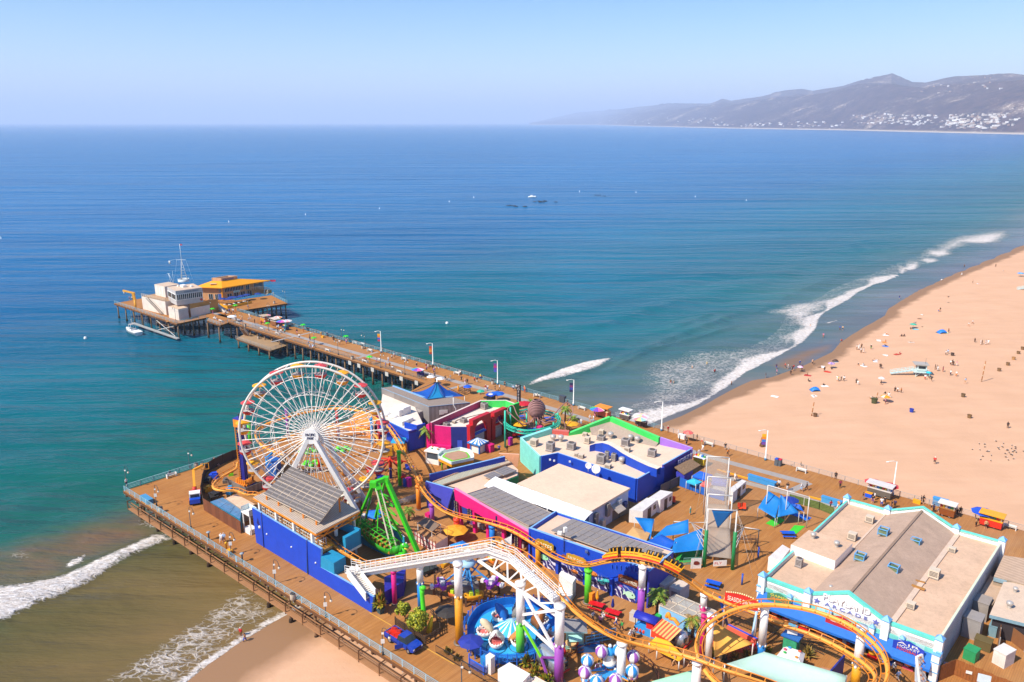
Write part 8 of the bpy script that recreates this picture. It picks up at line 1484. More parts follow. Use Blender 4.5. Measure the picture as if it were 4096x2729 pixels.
for i,(x,y,z)in EN(((-.6,-.5,.78),(-.6,.4,.78),(.2,-.45,.78),(.25,.45,.78),(1.0,-.4,.78),(1.0,.45,.78),(-.2,0,1.2),(.7,.05,1.2))):p=TPt(x,y,z);b.box(p,(.7,.75,.42),M('E8361E',.5),AT(td)+.1*i);b.box(p+Z(.42),(.55,.6,.06),M('B8281A'),AT(td)+.1*i);b('red_crate',None,['red crate in the truck bed, back corner by the rail','red crate in the truck bed, back corner on the far side','red crate in the truck bed, middle on the near side','red crate in the truck bed, middle on the far side','red crate in the truck bed behind the cab, near side','red crate in the truck bed behind the cab, far side','top red crate in the truck bed, rear of two','top red crate in the truck bed, front of two'][i],'crate','red crates in the truck')
p=Q('S4',868,840);fd=(Q('S4',862,850)-Q('S4',865,730)).normalized();fn_=V((-fd.y,fd.x,0));tc=p-fd*.4;td,tn_=fd,fn_;r=tg('lift_truck',p-fd*2,'white and blue flatbed truck carrying a folded orange boom lift','truck');b.pz([TPt(-.2,-.95,0),TPt(.7,-.9,0),TPt(.7,.9,0),TPt(-.2,.95,0)],DK+.45,DK+1.3,M('1E50C8',.3));b('bonnet',r);b.pz([TPt(-1.7,-.98,0),TPt(-.2,-.95,0),TPt(-.2,.95,0),TPt(-1.7,.98,0)],DK+.5,DK+2.1,WHT);b('cab',r);b.add([TPt(-.17,-.8,1.35),TPt(-.17,.8,1.35),TPt(-.19,.75,1.95),TPt(-.19,-.75,1.95)],[(0,1,2,3)],GLASS);b('windscreen',r,solid=.03)
b.pz([TPt(-4.6,-1,0),TPt(-1.7,-1,0),TPt(-1.7,1,0),TPt(-4.6,1,0)],DK+.6,DK+1.0,M('C83A2A'));b('flatbed',r);b.tb([TPt(-3,0,1.),TPt(-3,0,2.2)],.4,M('D83A2A'),8);b.bar(TPt(-3,0,2.2),TPt(-5.5,0,4.6),.45,M('F0A01E'));b.bar(TPt(-5.5,0,4.6),TPt(-5.7,1.8,5.2),.4,M('F0A01E'));[b.bar(TPt(-5.6,1.4+d_,4.4),TPt(-5.6,1.4+d_,5.6),.08,M('F0A01E'))for d_ in(0,.7,1.4)];[b.bar(TPt(-5.6,1.4,z),TPt(-5.6,2.8,z),.08,M('F0A01E'))for z in(4.4,5.6)];b('boom',r)
for x in(-3.7,-.1):
 for y in(-.9,.9):whl(None,TPt(x,y,.42),tn_,.42,.28,r)
p=Q('T2',580,385);r=tg('utility_cart',p,'dark utility buggy parked behind the white and blue column','buggy');tc=p;td=V((.8,.6,0));tn_=V((-.6,.8,0));b.pz([TPt(-1.4,-.7,0),TPt(1.4,-.7,0),TPt(1.4,.7,0),TPt(-1.4,.7,0)],DK+.4,DK+.9,M('3A403A'));b('body',r);[b.bar(TPt(x,y,.9),TPt(x,y,1.9),.07,DARK)for x in(-.2,.8)for y in(-.65,.65)];b.bar(TPt(-.2,-.65,1.9),TPt(-.2,.65,1.9),.07,DARK);b.bar(TPt(.8,-.65,1.9),TPt(.8,.65,1.9),.07,DARK);b('roll_bars',r)
for x in(-.9,.9):
 for y in(-.75,.75):whl(None,TPt(x,y,.35),tn_,.35,.25,r)
for i,(x,y,s_,c,l)in EN(((1060,560,(1.6,1.1,1.0),'1E4AC8','blue tarp covered pile in the works yard'),(1000,690,(1.4,1.,.7),'E8A81E','yellow machine part beside the track bend'),(1225,720,(1.1,1.,1.3),'2A9AD0','bright blue drum box beside the cream shed'),(1060,770,(2.6,1.5,.9),'2E2A28','dark stack of equipment behind the hoarding'),(1000,600,(1.5,1.2,.7),'4A4440','grey scrap heap in the works yard by the fence'),(1240,530,(.9,.6,.5),'7FE01E','small lime object beside the tower enclosure'),(1120,730,(.9,.7,.7),'3A2030','dark magenta cart behind the hoarding'),(1180,600,(1.4,.8,.6),'6A625A','grey pallet stack under the orange track bend'))):p=Q('S4',x,y);b.box(p,s_,M(c,.6,di=.3),i*.7);b.box(p+V((.15,.1,s_[2])),(s_[0]*.6,s_[1]*.7,.3),M(c,.6,di=.3),i*.7+.4);b('yard_item',None,l,'yard clutter')
for k,x,y,l in(('S4',1195,1320,'yellow standpipe with a squat yellow box by the lamp'),('S2',222,520,'yellow standpipe with a squat yellow box on the long pier')):p=Q(k,x,y);r=tg('standpipe',p,l,'standpipe','yellow standpipes');b.tb([p,p+Z(1.5),p+V((.0,-.2,1.6))],.16,M('F0B01E'),8);b.ball(p+Z(1.5),.24,M('F0B01E'),8,5);b('pipe',r);b.box(p+AX*.9,(1.0,.7,.6),M('F0A81E'),R(-41));b('valve_box',r)
LV=[M(c,.6,di=0,var=.35,vs=2)for c in('B4B422','98A01E','70801C','CCBE2C')]
def bush(p,rad,h,trunk,label,cols=LV,n=2800,name='clipped_tree',cat='tree',leaf=.15,group=None):
 r=tg(name,p,label,cat,group);b=B();b.tb([p,p+V((.05,0,trunk*.6)),p+Z(trunk+h*.4)],[.1,.08,.05],M('5A4632'),6)
 for i in range(5):a=i*1.3;b.tb([p+Z(trunk*.8),p+V((rad*.6*cos(a),rad*.6*sin(a),trunk+h*.45))],[.05,.02],M('5A4632'),5)
 b('trunk',r);f=B();rg=random.Random(int(p.x*100));cl=[V((rg.gauss(0,.45),rg.gauss(0,.45),rg.uniform(-.7,.75)))for _ in range(16)]
 for i in range(n):
  c_=rg.choice(cl);d=V((rg.gauss(0,1),rg.gauss(0,1),rg.gauss(0,1))).normalized();q=c_*.62+d*(.44*rg.random()**.4);
  if q.length>1.05:q=q/q.length*(1+.06*rg.random())
  c=p+V((q.x*rad,q.y*rad,trunk+h/2+q.z*h/2));u=V((rg.gauss(0,1),rg.gauss(0,1),rg.gauss(0,.6))).normalized();w_=u.cross(d);s_=leaf*rg.uniform(.7,1.4)
  if w_.length<.1:continue
  w_=w_.normalized();f.add([c-u*s_,c+w_*s_*.6,c+u*s_,c-w_*s_*.6],[(0,1,2,3)],rg.choice(cols))
 f('crown',r,weld=False);return r
bush(Q('T2',325,915),1.25,2.3,1.0,'round clipped yellow green tree, smaller one behind the pickup');bush(Q('T2',480,1050),1.65,3.1,.9,'round clipped yellow green tree, larger one beside the pickup',n=4200)
def spiky(p,rad,h,label,n=60,cols=LV,name='leafy_plant',pot=None,cat='plant',group=None,wd=.14):
 r=tg(name,p,label,cat,group);f=B();rg=random.Random(int(p.x*77+p.y*13));z0=.8 if pot else 0
 if pot:b=B();b.lt(p,[(.5,0),(.7,.9),(.62,.9),(.6,.7),(0,.7)],M(pot),4,smooth=False);b('planter',r)
 for i in range(n):
  a=rg.random()*6.283;e=rg.uniform(.15,1.45);L_=rg.uniform(.55,1.05);d=V((cos(a)*cos(e)*rad,sin(a)*cos(e)*rad,sin(e)*h))*L_;s_=V((-sin(a),cos(a),0))*wd*rg.uniform(.7,1.5);o=p+V((rg.gauss(0,.15),rg.gauss(0,.15),z0));mid=o+d*.55+Z(.12*h);f.add([o-s_*.4,o+s_*.4,mid+s_,mid-s_],[(0,1,2,3)],m_:=rg.choice(cols));f.add([mid-s_,mid+s_,o+d],[(0,1,2)],m_)
 f('leaves',r,weld=False);return r
TRO=[M(c,.55,di=0,var=.3,vs=3)for c in('6A7A1E','8F8A1E','B8A02A','4A5A1A','A86A2A')];DRY=[M(c,.7,di=0,var=.3,vs=3)for c in('9A7A2E','7A6A2A','B08A3A','5A5A22')];AGV=[M(c,.6,di=0,var=.2)for c in('6A5A4A','8A7460','4A4A38')]
spiky(Q('S5',1498,1310),1.5,2.9,'tall potted tropical plant at the low end of the blue wall',90,TRO,pot='3A5A60',wd=.2)
for i,(k,x,y,rd,h,cols,l)in EN((('T2',1520,1385,1.0,1.3,AGV,'grey spiky agave behind the white block, left one'),('T2',1640,1400,1.3,2.4,TRO,'broad leaved plants behind the white block'),('T2',1725,1500,1.1,2.2,TRO,'tall dark leaved plant beside the silver trailer'),('T2',1860,1560,1.2,1.5,TRO,'bushy plant at the foot of the purple column'),('T2',1960,1570,1.1,1.5,AGV,'grey spiky agave at the foot of the purple column'),('T2',955,1160,.7,1.3,DRY,'ornamental grass at the foot of the orange column'),('T2',790,1255,.7,1.1,DRY,'ornamental grass along the black fence, left one'),('T2',880,1325,.7,1.1,DRY,'ornamental grass along the black fence, right one'),('U1',560,1150,1.2,1.3,DRY,'grass clump under the coaster loop, left one'),('U1',680,1130,1.2,1.3,DRY,'grass clump under the coaster loop, right one'),('U1',450,1165,1.1,1.3,AGV,'spiky agave under the coaster loop'),('U1',1250,1120,1.5,1.8,DRY,'dry bushy plant beside the white painted kiosk roof'),('U1',870,1080,.8,1.2,TRO,'green plant at the foot of the loop column'),('U1',345,1120,.7,1.6,TRO,'tall green plant between the loop columns'),('U1',1180,1190,.9,1.4,DRY,'dry grass right of the white painted kiosk roof'))):spiky(Q(k,x,y),rd,h,l,55,cols)
def palm(p,h,label,rad=1.9,n=15,dry=False):
 r=tg('palm_tree',p,label,'palm tree','palm trees');b=B();b.tb([p,p+V((.05,0,h*.5)),p+Z(h)],[.24,.18,.16],M('7A5A3A',.9,vs=4),8);b('trunk',r);rg=random.Random(int(abs(p.x)*31));G1_=[M(c,.6,di=0,var=.3,vs=3)for c in('7A9A2A','5A7A1E','9AA03A')];G2_=[M(c,.8,di=0,var=.3,vs=3)for c in('B08A3A','8A6A2A')];f=B()
 for i in range(n):
  a=i*2.4;e=.95-1.75*(i/n)+rg.uniform(-.15,.15);d=V((cos(a),sin(a),0));s_=V((-d.y,d.x,0));ms=G2_ if(e<-.35 or dry and i%2)else G1_;pr=None;L_=rad*rg.uniform(.85,1.1)
  for q in range(9):
   t_=q/8;c=p+Z(h)+d*(L_*t_*cos(e*.8))+Z(L_*(sin(e)*t_-.75*t_*t_))
   if pr is not None:
    w_=.48*sin(pi*(.12+.85*t_))
    for sd_ in(-1,1):f.add([pr,c,c+s_*sd_*w_-Z(w_*.5)+d*.12,pr+s_*sd_*w_*.9-Z(w_*.55)+d*.22],[(0,1,2,3)],rg.choice(ms))
   pr=c
 f('fronds',r,weld=False);return r
palm(Q('S6',587,828),4.6,'palm tree with drooping fronds before the pink wall',2.1);palm(Q('W2',1612,840),3.6,'palm tree right of the octopus ride',1.7);palm(Q('W2',1750,870),1.7,'short palm beside the orange figure on the boardwalk',1.5);palm(Q('W2',1020,590),2.0,'palm top showing behind the octopus head',1.4);palm(Q('T5',1395,690),3.9,'palm tree with a brown skirt beside the tall purple column',1.9);palm(Q('U1',160,940),3.0,'palm tree at the end of the silver diner trailer',1.6,dry=True);palm(Q('S5',1790,350),2.4,'small palm beside the queue rails',1.3);palm(Q('W1',1075,600),1.2,'palm fronds showing over the pink building corner',1.5,dry=True)
def rfn(path,label,c='2E2A28',h=1.2):
 r=tg('picket_fence',path[0],label,'fence');b=B();m_=M(c,.6)
 for a,d in zip(path,path[1:]):
  for z in(.15,h):b.bar(a+Z(z),d+Z(z),.07,m_)
  n=max(2,int((d-a).length/.22));[b.bar(L2(a,d,i/n),L2(a,d,i/n)+Z(h),.035,m_)for i in range(n+1)]
 b('pickets',r);return r
rfn([Q('T2',660,1250),Q('T2',985,1440),Q('T2',1330,1640)],'black picket fence along the planted strip by the shark ride');rfn([Q('U1',530,800),Q('U1',740,890)],'black fence behind the red seaside swing platform');rfn([Q('U1',880,1000),Q('U1',975,930),Q('U1',860,880)],'black fence right of the seaside swing');rfn([Q('U1',1180,1000),Q('U1',1400,1110)],'black fence under the lower loop track','3A3A3A')
wf=[Q('T2',*q)for q in((222,945),(545,1160),(705,1060),(705,950),(600,830))];r=tg('timber_fence',wf[1],'dark timber planter fence around the clipped trees','fence');
for a,c in zip(wf,wf[1:]):[b.bar(a+Z(z),c+Z(z),.09,M('4A3A2E'))for z in(.4,.8,1.15)];[b.box(L2(a,c,q),(.16,.16,1.3),M('4A3A2E'))for q in(0,.33,.66)];n=int((c-a).length/.3);[b.bar(L2(a,c,q/n),L2(a,c,q/n)+Z(1.1),.16,M('5A4636'),.04)for q in range(n)]if a==wf[0]else None
b('rails',r)
p=Q('T2',585,1030);r=tg('worm_figure',p,'tall lime green cartoon worm figure on a yellow base','figure');g_=M('4FD82A',.45);b.tb([p+V((-.6,.2,1.0)),p+V((-.75,.5,3.4)),p+V((-.9,.8,5.8)),p+V((-.85,.75,6.6))],[.35,.34,.32,.36],g_,9);b.ball(p+V((-.75,.6,6.7)),.42,g_,9,6,(1.2,.9,.8));b('worm',r);b.tb([p,p+V((.2,.2,1.2)),p+V((.5,.4,2.4))],[.4,.35,.1],M('F0C81E'),8);b('yellow_base',r)
w0_=[Q('T2',1330,1420,8.4),Q('T2',1455,1345,8.4),Q('T2',1680,1470,8.4),Q('T2',1560,1600,8.4)];r=tg('white_block_hut',dk(w0_[0]),'plain white box hut at the bottom edge beside the agaves','hut');b.pz(w0_,DK,8.3,WHT,M('F0E8DE',.7,di=.15));b('shell',r);c=L2(w0_[3],w0_[2],.7);b.box(dk(c),(.9,.1,1.9),M('D0C8BE'),R(40));b('door',r)
w1_=[Q('T2',1620,1590,7.4),Q('T2',1735,1500,7.4),Q('T2',1880,1580,7.4),Q('T2',1760,1690,7.4)];r=tg('white_low_hut',dk(w1_[0]),'smaller low white box hut at the bottom edge','hut');b.pz(w1_,DK,7.4,WHT,M('F4D8C0',.7));b('shell',r);b.box(up(L2(w1_[0],w1_[1],.5),7.4),(.5,.5,.3),M('C8C0B8'),.4);b('vent',r)
def trailer(a,c,w_,label,h=2.3):
 d=NM(c-a);n=V((-d.y,d.x,0));L_=(c-a).length;r=tg('silver_trailer',(a+c)/2,label,'trailer','silver trailers');ALU=M('C8CCD0',.25,.7,di=.15);rows=[]
 for i in range(11):
  f=i/10;s_=math.sqrt(max(.02,1-max(0,abs(f-.5)*2-.7)**2/.095))if abs(f-.5)*2>.7 else 1;o=a+d*(L_*f);rows.append([o+n*w_*.5*s_*cos(q)*1.0+Z(.5+(h-.5)*max(0,sin(q))**.7*(.5+.5*s_))for q in LS(0,pi,9)])
 b=B();b.sheet(rows,ALU);b.poly([q[0]for q in rows]+[q[-1]for q in reversed(rows)],DKM);b.poly(rows[0],ALU);b.poly(rows[-1],ALU);b('body',r);b=B();e=c+d*.02;b.box(c-d*.15+Z(1.05),(.15,w_*.72,.65),GLASS,AT(d));b.box((a+c)/2-n*(w_*.5)+Z(1.0),(1.4,.12,.7),GLASS,AT(d));b('window',r);b=B();b.box(c+Z(.45),(.18,w_*.95,.16),M('D83A2A'),AT(d));b('bumper',r)
 for f in(.3,.72):
  for s_ in(-1,1):whl(None,a+d*(L_*f)+n*s_*w_*.42+Z(.36),n,.36,.22,r)
 return r
trailer(Q('T5',1440,960),Q('T5',1800,1120),2.3,'silver diner trailer with a striped orange awning');trailer(Q('T2',1780,1330)+V((0,.6,0)),Q('T2',2040,1500),2.4,'white roofed silver trailer behind the purple column',2.5)
aw=[Q('T5',1320,880,8.4),Q('T5',1565,1035,7.6),Q('T5',1725,880,9.0),Q('T5',1470,735,9.3)];r=tg('striped_awning',dk(aw[0]),'orange and red striped awning over the silver diner trailer','awning');
for i in range(12):b.slab([L2(aw[0],aw[1],i/12),L2(aw[0],aw[1],(i+1)/12),L2(aw[3],aw[2],(i+1)/12),L2(aw[3],aw[2],i/12)],.05,M('F0B060' if i%2 else 'E84A2A',.6,di=.05))
wall(b,up(aw[0],0),up(aw[1],0),7.3,aw[0].z,aw[1].z,.04,M('E84A2A'));b('cloth',r);[b.tb([dk(q),q],.05,POLE,5)for q in aw[:2]];b('post',r);hp_=smp([L2(aw[3],aw[2],.2)+Z(.6),L2(aw[3],aw[2],.3)+Z(1.3),L2(aw[3],aw[2],.4)+Z(.7),L2(aw[3],aw[2],.6)+Z(.9),L2(aw[3],aw[2],.85)+Z(.4)],4);b.tb(hp_,.25,M('F09A2A'),8);b('orange_sausage_figure',r)
p=Q('T5',1240,950);r=tg('slush_stand',p,'drinks stand with a blue barrel roof and a picture front','stand');rz_=R(-33);x_,y_=V((cos(rz_),sin(rz_),0)),V((-sin(rz_),cos(rz_),0));c=p+x_*.0+y_*.5;b.box(c,(3.1,1.3,1.1),M('3A9AE0',.4),rz_);b('counter',r);[b.ball(c-y_*.67+x_*(q*.5-1.1)+Z(.55),.24,M('E8503A'),8,5,(1,.3,1.3))for q in range(3)];b('drink_pictures',r);[b.box(c+x_*a_+y_*e_,(.08,.08,2.5),DKM,rz_)for a_ in(-1.45,1.45)for e_ in(-.55,.55)];b.box(c+x_*.6+Z(1.1),(1.0,.8,.9),M('D81E1E'),rz_);b('machines',r);rows=[[c+x_*e_+y_*(.85*cos(q))+Z(2.4+.55*sin(q))for q in LS(0,pi,7)]for e_ in(-1.7,1.7)];b.sheet(rows,M('2430A8',.5));b.poly(rows[0],M('2430A8',.5));b.poly(rows[1],M('2430A8',.5));b('barrel_roof',r)
bxt('T5',1110,760,(1.3,1.0,1.2),'C8BEB0','steel snack cart left of the tall purple column','snack_cart','cart',R(-35));bxt('T5',1415,780,(.7,.7,1.1),'2EB050','green bin beside the drinks stand','upright_bin','bin')
pv_=[Q('T5',1432,560,8.6),Q('T5',1965,800,8.6),Q('T5',2180,640,8.6),Q('T5',1640,420,8.6)];r=tg('mesh_roof_pavilion',dk(pv_[0]),'fenced pavilion with a see through mesh roof and pale blue panels','pavilion');b.poly(pv_,M('D8CCBC',.8,alpha=.35,di=0));b('mesh_roof',r,solid=.02);
for i in range(5):b.bar(L2(pv_[0],pv_[1],i/4),L2(pv_[3],pv_[2],i/4),.12,M('D8C8B0'))
for i in range(3):b.bar(L2(pv_[0],pv_[3],i/2),L2(pv_[1],pv_[2],i/2),.12,M('D8C8B0'))
[b.tb([dk(q),q],.08,POLE,5)for q in pv_];b('roof_frame',r);wall(b,dk(pv_[0]),dk(pv_[1]),DK,8.4,8.4,.08,M('8FC4E8',.6,vs=.6,di=.15));wall(b,dk(pv_[3]),dk(pv_[2]),DK,8.2,8.2,.08,M('A8C8D8',.6));b('blue_panel',r);[b.box(L2(L2(pv_[0],pv_[1],u),L2(pv_[3],pv_[2],u),.55)*1+Z(DK-8.6),(1.6,.5,.8),M('9A8A78'),R(-30))for u in(.2,.45,.7)];b('benches_inside',r)
for i,(q,z,l)in EN(((((1390,265),(1500,310),(1650,205),(1545,160)),8.4,'grey white container behind the end of the mural hall, left one'),(((1560,315),(1700,370),(1830,265),(1690,225)),8.4,'grey white container behind the end of the mural hall, right one'),(((1285,130),(1330,160),(1460,80),(1380,40)),8.8,'tan topped lean to at the end of the mural hall'))):w_=[Q('T5',*k_,z)for k_ in q];r=tg('grey_container',dk(w_[0]),l,'container','grey white containers');b.pz(w_,DK,z,M('C8C4C4',.6,di=.2),M('D8C4B0',.7,di=.3));b('shell',r);c=L2(w_[0],w_[1],.5);b.box(dk(c)-V((.03,.08,0)),(.9,.06,1.9),M('7A7A80'),R(-35));b('door',r)
cq=[Q('T1',20,900,8.4),Q('T1',265,1040,8.4),Q('T1',400,960,8.4),Q('T1',170,850,8.4)];r=tg('game_cage_booth',dk(cq[1]),'white panelled booth with red pipe frames and a mesh top','booth');b.pz(cq,DK,7.9,M('E8DAD0',.6),M('B8865A',.8));b('shell',r);[b.bar(up(L2(cq[0],cq[1],q),DK)-V((.06,.08,0)),up(L2(cq[0],cq[1],q),8.4)-V((.06,.08,0)),.09,M('B03038'))for q in LS(0,1,8)];[b.bar(up(cq[0],z)-V((.06,.08,0)),up(cq[1],z)-V((.06,.08,0)),.08,M('B03038'))for z in(6.4,7.4)];b('red_frame',r);[b.bar(up(cq[i],9.7),up(cq[(i+1)%4],9.7),.06,M('E0A060'))for i in range(4)];[b.bar(up(q,7.9),up(q,9.7),.06,M('E0A060'))for q in cq+[L2(cq[0],cq[1],.5),L2(cq[2],cq[3],.5)]];b('mesh_frame',r);sq=[Q('T1',60,830,9.2),Q('T1',220,935,8.8),Q('T1',320,850,9.0),Q('T1',150,765,9.4)];b.slab(sq,.2,M('8A7460',.85,di=.4));b('shade_roof',r);[b.bar(dk(q),q,.12,WHT)for q in sq];b('roof_post',r)
wq_=[Q('T4',480,790,8.6),Q('T4',640,905,8.6),Q('T4',725,770,8.6),Q('T4',560,690,8.6)];wq_=[p+Z(0)for p in wq_];r=tg('white_machine_hut',dk(wq_[0]),'white louvred machine hut beside the end of the lift stairs','hut');b.pz([wq_[0]*.35+wq_[3]*.65,wq_[1]*.45+wq_[2]*.55,wq_[2],wq_[3]],DK,9.0,WHT);b.pz(wq_,DK,6.9,WHT);b('shell',r);[b.bar(up(wq_[0]*.35+wq_[3]*.65,z)-V((.1,.1,0)),up(wq_[1]*.45+wq_[2]*.55,z)-V((.1,.1,0)),.05,M('C8C4BE'))for z in LS(7.3,8.8,7)];b('louvres',r)
lk=[Q('T5',165,905,9.3),Q('T5',490,915,9.0),Q('T5',470,740,9.6),Q('T5',180,735,9.8)];r=tg('lifeguard_kiosk',dk(lk[0]),'mint lifeguard tower styled kiosk with a grey slab roof and ring buoy','kiosk');b.slab(lk,.2,M('9FC8CC',.6),M('8F8A88',.85,vs=1.5,di=.5));b('roof',r);cc=sum(lk,Z(0))/4;MT=M('A8D8C8',.6,di=.1);wq2=[up(L2(cc,q,.72),0)for q in lk];b.pz(wq2,DK+.3,9.1,MT);b('cabin',r);a_,c_=wq2[0],wq2[1];t_=NM(c_-a_);nn=V((t_.y,-t_.x,0));pts=[L2(a_,c_,.5)+Z(7.3)+t_*(.42*cos(q))+nn*.15+Z(.42*sin(q))for q in LS(0,2*pi,17)[:-1]];b.tb(pts,.11,M('E8603A'),6,closed=True);b('ring_buoy',r);m_=L2(a_,c_,.5);b.slab([up(m_-t_*.9,8.6)+nn*.05,up(m_+t_*.9,8.6)+nn*.05,up(m_+t_*.9,8.1)+nn*.9,up(m_-t_*.9,8.1)+nn*.9],.06,MT);b('hatch',r);[b.bar(up(L2(a_,c_,q)+nn*.3,DK),up(L2(a_,c_,q)+nn*.3,7.2),.12,MT)for q in(0,1)];b.bar(up(a_+nn*.3,6.6),up(c_+nn*.3,6.6),.1,MT);b('front_rail',r);ra_,rb_=Q('T5',470,1060,7.2),Q('T5',790,1000,6.2)
for o in(0,1):e=BX*(o*1.3);[b.bar(ra_+e+Z(z),rb_+e+Z(z),.1,M('6FB0D0'))for z in(0,.5,1.0)];[b.bar(L2(ra_,rb_,q)+e-Z(.3),L2(ra_,rb_,q)+e+Z(1.05),.1,M('6FB0D0'))for q in(0,.33,.66,1)]
b.slab([ra_,rb_,rb_+BX*1.3,ra_+BX*1.3],.12,M('3A4A58'));b.box(up(Q('T5',500,1150),DK),(3.2,1.0,.9),M('1E5A98'),R(5));b('ramp',r);s_=Q('T5',270,1200,6.0);b.tb([s_,s_+Z(1.7)],.14,M('D8A870'),8);b.tb([s_+Z(1.7),s_+Z(1.85)],.75,M('E8B878'),12,smooth=False);b('round_table',None,'small tan round table in front of the mint kiosk','table');s_=Q('T5',165,1240,6.0);b.tb([s_,s_+Z(.5)],.08,DKM,6);b.ball(s_+Z(.9),.5,M('E0202A',.4),10,7);b('red_ball_post',None,'round red ball on a stub beside the purple column','ball')
r=tg('seaside_swing',Q('U1',640,950),'red seaside swing ride with blue arms and a scrolled marquee sign','amusement ride');b.pz([Q('U1',490,880),Q('U1',770,1010),Q('U1',780,1060),Q('U1',690,1110),Q('U1',350,1000)],DK,DK+.5,M('E0604A',.6));b('platform',r);s0_,s1_=Q('U1',500,850,7.6),Q('U1',770,985,7.6);b.bar(s0_,s1_,.7,M('E86A50'),1.0);b.bar(s0_+V((-.4,-.6,-.2)),s1_+V((-.4,-.6,-.2)),.3,M('D8282A'),.5);b.bar(s0_+Z(.5),s1_+Z(.5),.3,M('2A58C8'),.1);b('bench_gondola',r);a_=Q('U1',700,1070);tp_=up(a_,11.2)+V((1.0,1.4,0));b.tb([a_,tp_],.16,M('A8C8E0'),8);b.tb([Q('U1',495,830),Q('U1',420,560,11.)],.18,M('2A60C8'),8);b.tb([Q('U1',735,900),up(Q('U1',735,900),11)],.14,M('C8D8B0'),8);b('swing_arm',r)
q0,q1=Q('U1',470,610,10.6),Q('U1',775,700,10.6);xd_=NM(q1-q0);sign(r,(q0+q1)/2+Z(.9),xd_,(0,0,1),(q1-q0).length*1.02,1.5,M('D8322A',.5),'SEASIDE SWING',LT,.95,'marquee_sign');[b.ball(L2(q0,q1,q)+V((0,-.1,1.7+.35*sin(pi*q))),.13,M('F4E0A0',di=0),6,4)for q in LS(.03,.97,15)];[b.tb([dk(q),q],.12,M('C8B8B0'),6)for q in(q0,q1)];b.bar(q0+Z(-.3),q1+Z(-.3),.7,WHT,.1);b('marquee_posts',r)
def lsail(k,pts,c,l,sag=.6):P_=[Q(k,x,y,z)for x,y,z in pts];r=tg('shade_canopy',up(sum(P_,Z(0))/len(P_),DK),l,'shade sail');psh('cloth',P_,M(c,.7,di=.06,var=.08),r,.03,sag,8);b=B();[b.tb([dk(p),p],.09,POLE,6)for p in P_];b('post',r)
lsail('U1',[(355,790,9.6),(735,1000,8.6),(370,1130,8.6)],'F0B04A','golden yellow triangular shade sail inside the coaster loop');lsail('U1',[(840,1078,9.4),(1615,1300,9.0),(1560,1560,8.8),(470,1195,8.8)],'B8D8C4','large pale mint shade sail at the bottom right',.9);lsail('T5',[(1905,1400,8.6),(2010,1700,8.6),(1100,1680,8.4),(1290,1568,8.4)],'A8E0B8','pale green shade sail corner at the bottom edge',.3);lsail('T5',[(1385,975,8.2),(1560,1030,8.0),(1760,1235,7.6),(1300,1055,7.6)],'F0AE1E','yellow flat shade beside the diner trailer, rear half',.2);lsail('T5',[(1300,1058,7.55),(1755,1240,7.55),(1690,1300,7.3),(1400,1160,7.4)],'E8A41A','yellow flat shade beside the diner trailer, front half',.1)
kz=8.7;kq=[Q('U1',998,915,kz),Q('U1',1165,980,kz),Q('U1',1215,915,kz),Q('U1',1040,865,kz)];r=tg('blue_roof_kiosk',dk(kq[0]),'green fronted ticket kiosk with a flat blue roof under the loop','kiosk');b.slab(kq,.2,M('2A68B0',.5));b('roof',r);cc=sum(kq,Z(0))/4;b.pz([L2(cc,q,.75)for q in kq],DK,kz-.2,M('3AA878',.5,vs=2,var=.4));b('booth',r);b.box(cc+V((-.1,-.2,.25)),(1.3,.08,.6),WHT,R(-20));b('roof_sign',r)
kq=[Q('U1',958,1115,8.5),Q('U1',1195,1215,8.5),Q('U1',1225,1095,8.5),Q('U1',1020,1035,8.5)];r=tg('painted_roof_kiosk',dk(kq[0]),'snack kiosk with a domed white roof painted with fruit spots','kiosk');cc=sum(kq,Z(0))/4;ap=cc+Z(.8);ins=[L2(q,ap,.35)+Z(.25)for q in kq]
for i in range(4):b.add([kq[i],kq[(i+1)%4],ins[(i+1)%4],ins[i]],[(0,1,2,3)],WHT)
b.poly(ins,WHT);b('roof',r);b.pz([L2(cc,q,.8)for q in kq],DK,8.45,M('E8E4E0'));b('counter',r)
for i,(u,c)in EN(((.1,'2EB050'),(.9,'F0902A'),(1.9,'E8603A'),(2.8,'3A9AD8'),(3.5,'E84A6A'))):k_=int(u);q=L2(L2(kq[k_],kq[(k_+1)%4],u-k_),ap,.42)+Z(.28);b.ball(q,.24,M(c),8,4,(1,1,.4));b('painted_fruit',r)
p=Q('U1',1340,1240);q=[Q('U1',1235,1245,8.6),Q('U1',1440,1285,8.6),Q('U1',1600,1130,8.6),Q('U1',1400,1080,8.6)];r=tg('tan_platform_ride',dk(q[0]),'tan floored ride enclosure with a tilted navy panel under the loop','ride enclosure');b.pz([dk(k_)for k_ in q],DK,DK+.4,M('B8805A',.8,di=.3));b('floor',r);wall(b,dk(q[0]),dk(q[1]),DK,DK+1.6,DK+1.6,.1,M('E0E8F0'));b('front_panel',r);a_,c_=dk(q[1]),dk(q[2]);wall(b,a_,c_,DK,8.4,8.9,.2,M('2A3A98',.5,vs=1.5,var=.5));b('navy_panel',r);b.ball(up(q[1],8)+V((-.3,.3,0)),.6,M('1E3AC8'),8,6);b('blue_figure',r)
r=tg('white_lattice_tower',Q('U2',880,1560),'white patterned leaning lattice panel at the arcade right corner','sign tower');a_=Q('U2',900,1570);b.bar(a_,Q('U2',870,1320,9.4),1.2,WHT,.3);b.bar(Q('U2',850,1560),Q('U2',855,1345,9.0),.5,M('C8D4E0'),.25);b('panel',r);[b.box(L2(a_,Q('U2',870,1320,9.4),q)+V((-.3+.3*(i%3),-.3,0)),(.3,.1,.2),M('B8703A' if i%2 else '8A8A90'),i)for i,q in EN(LS(.1,.95,14))];b('cutouts',r)
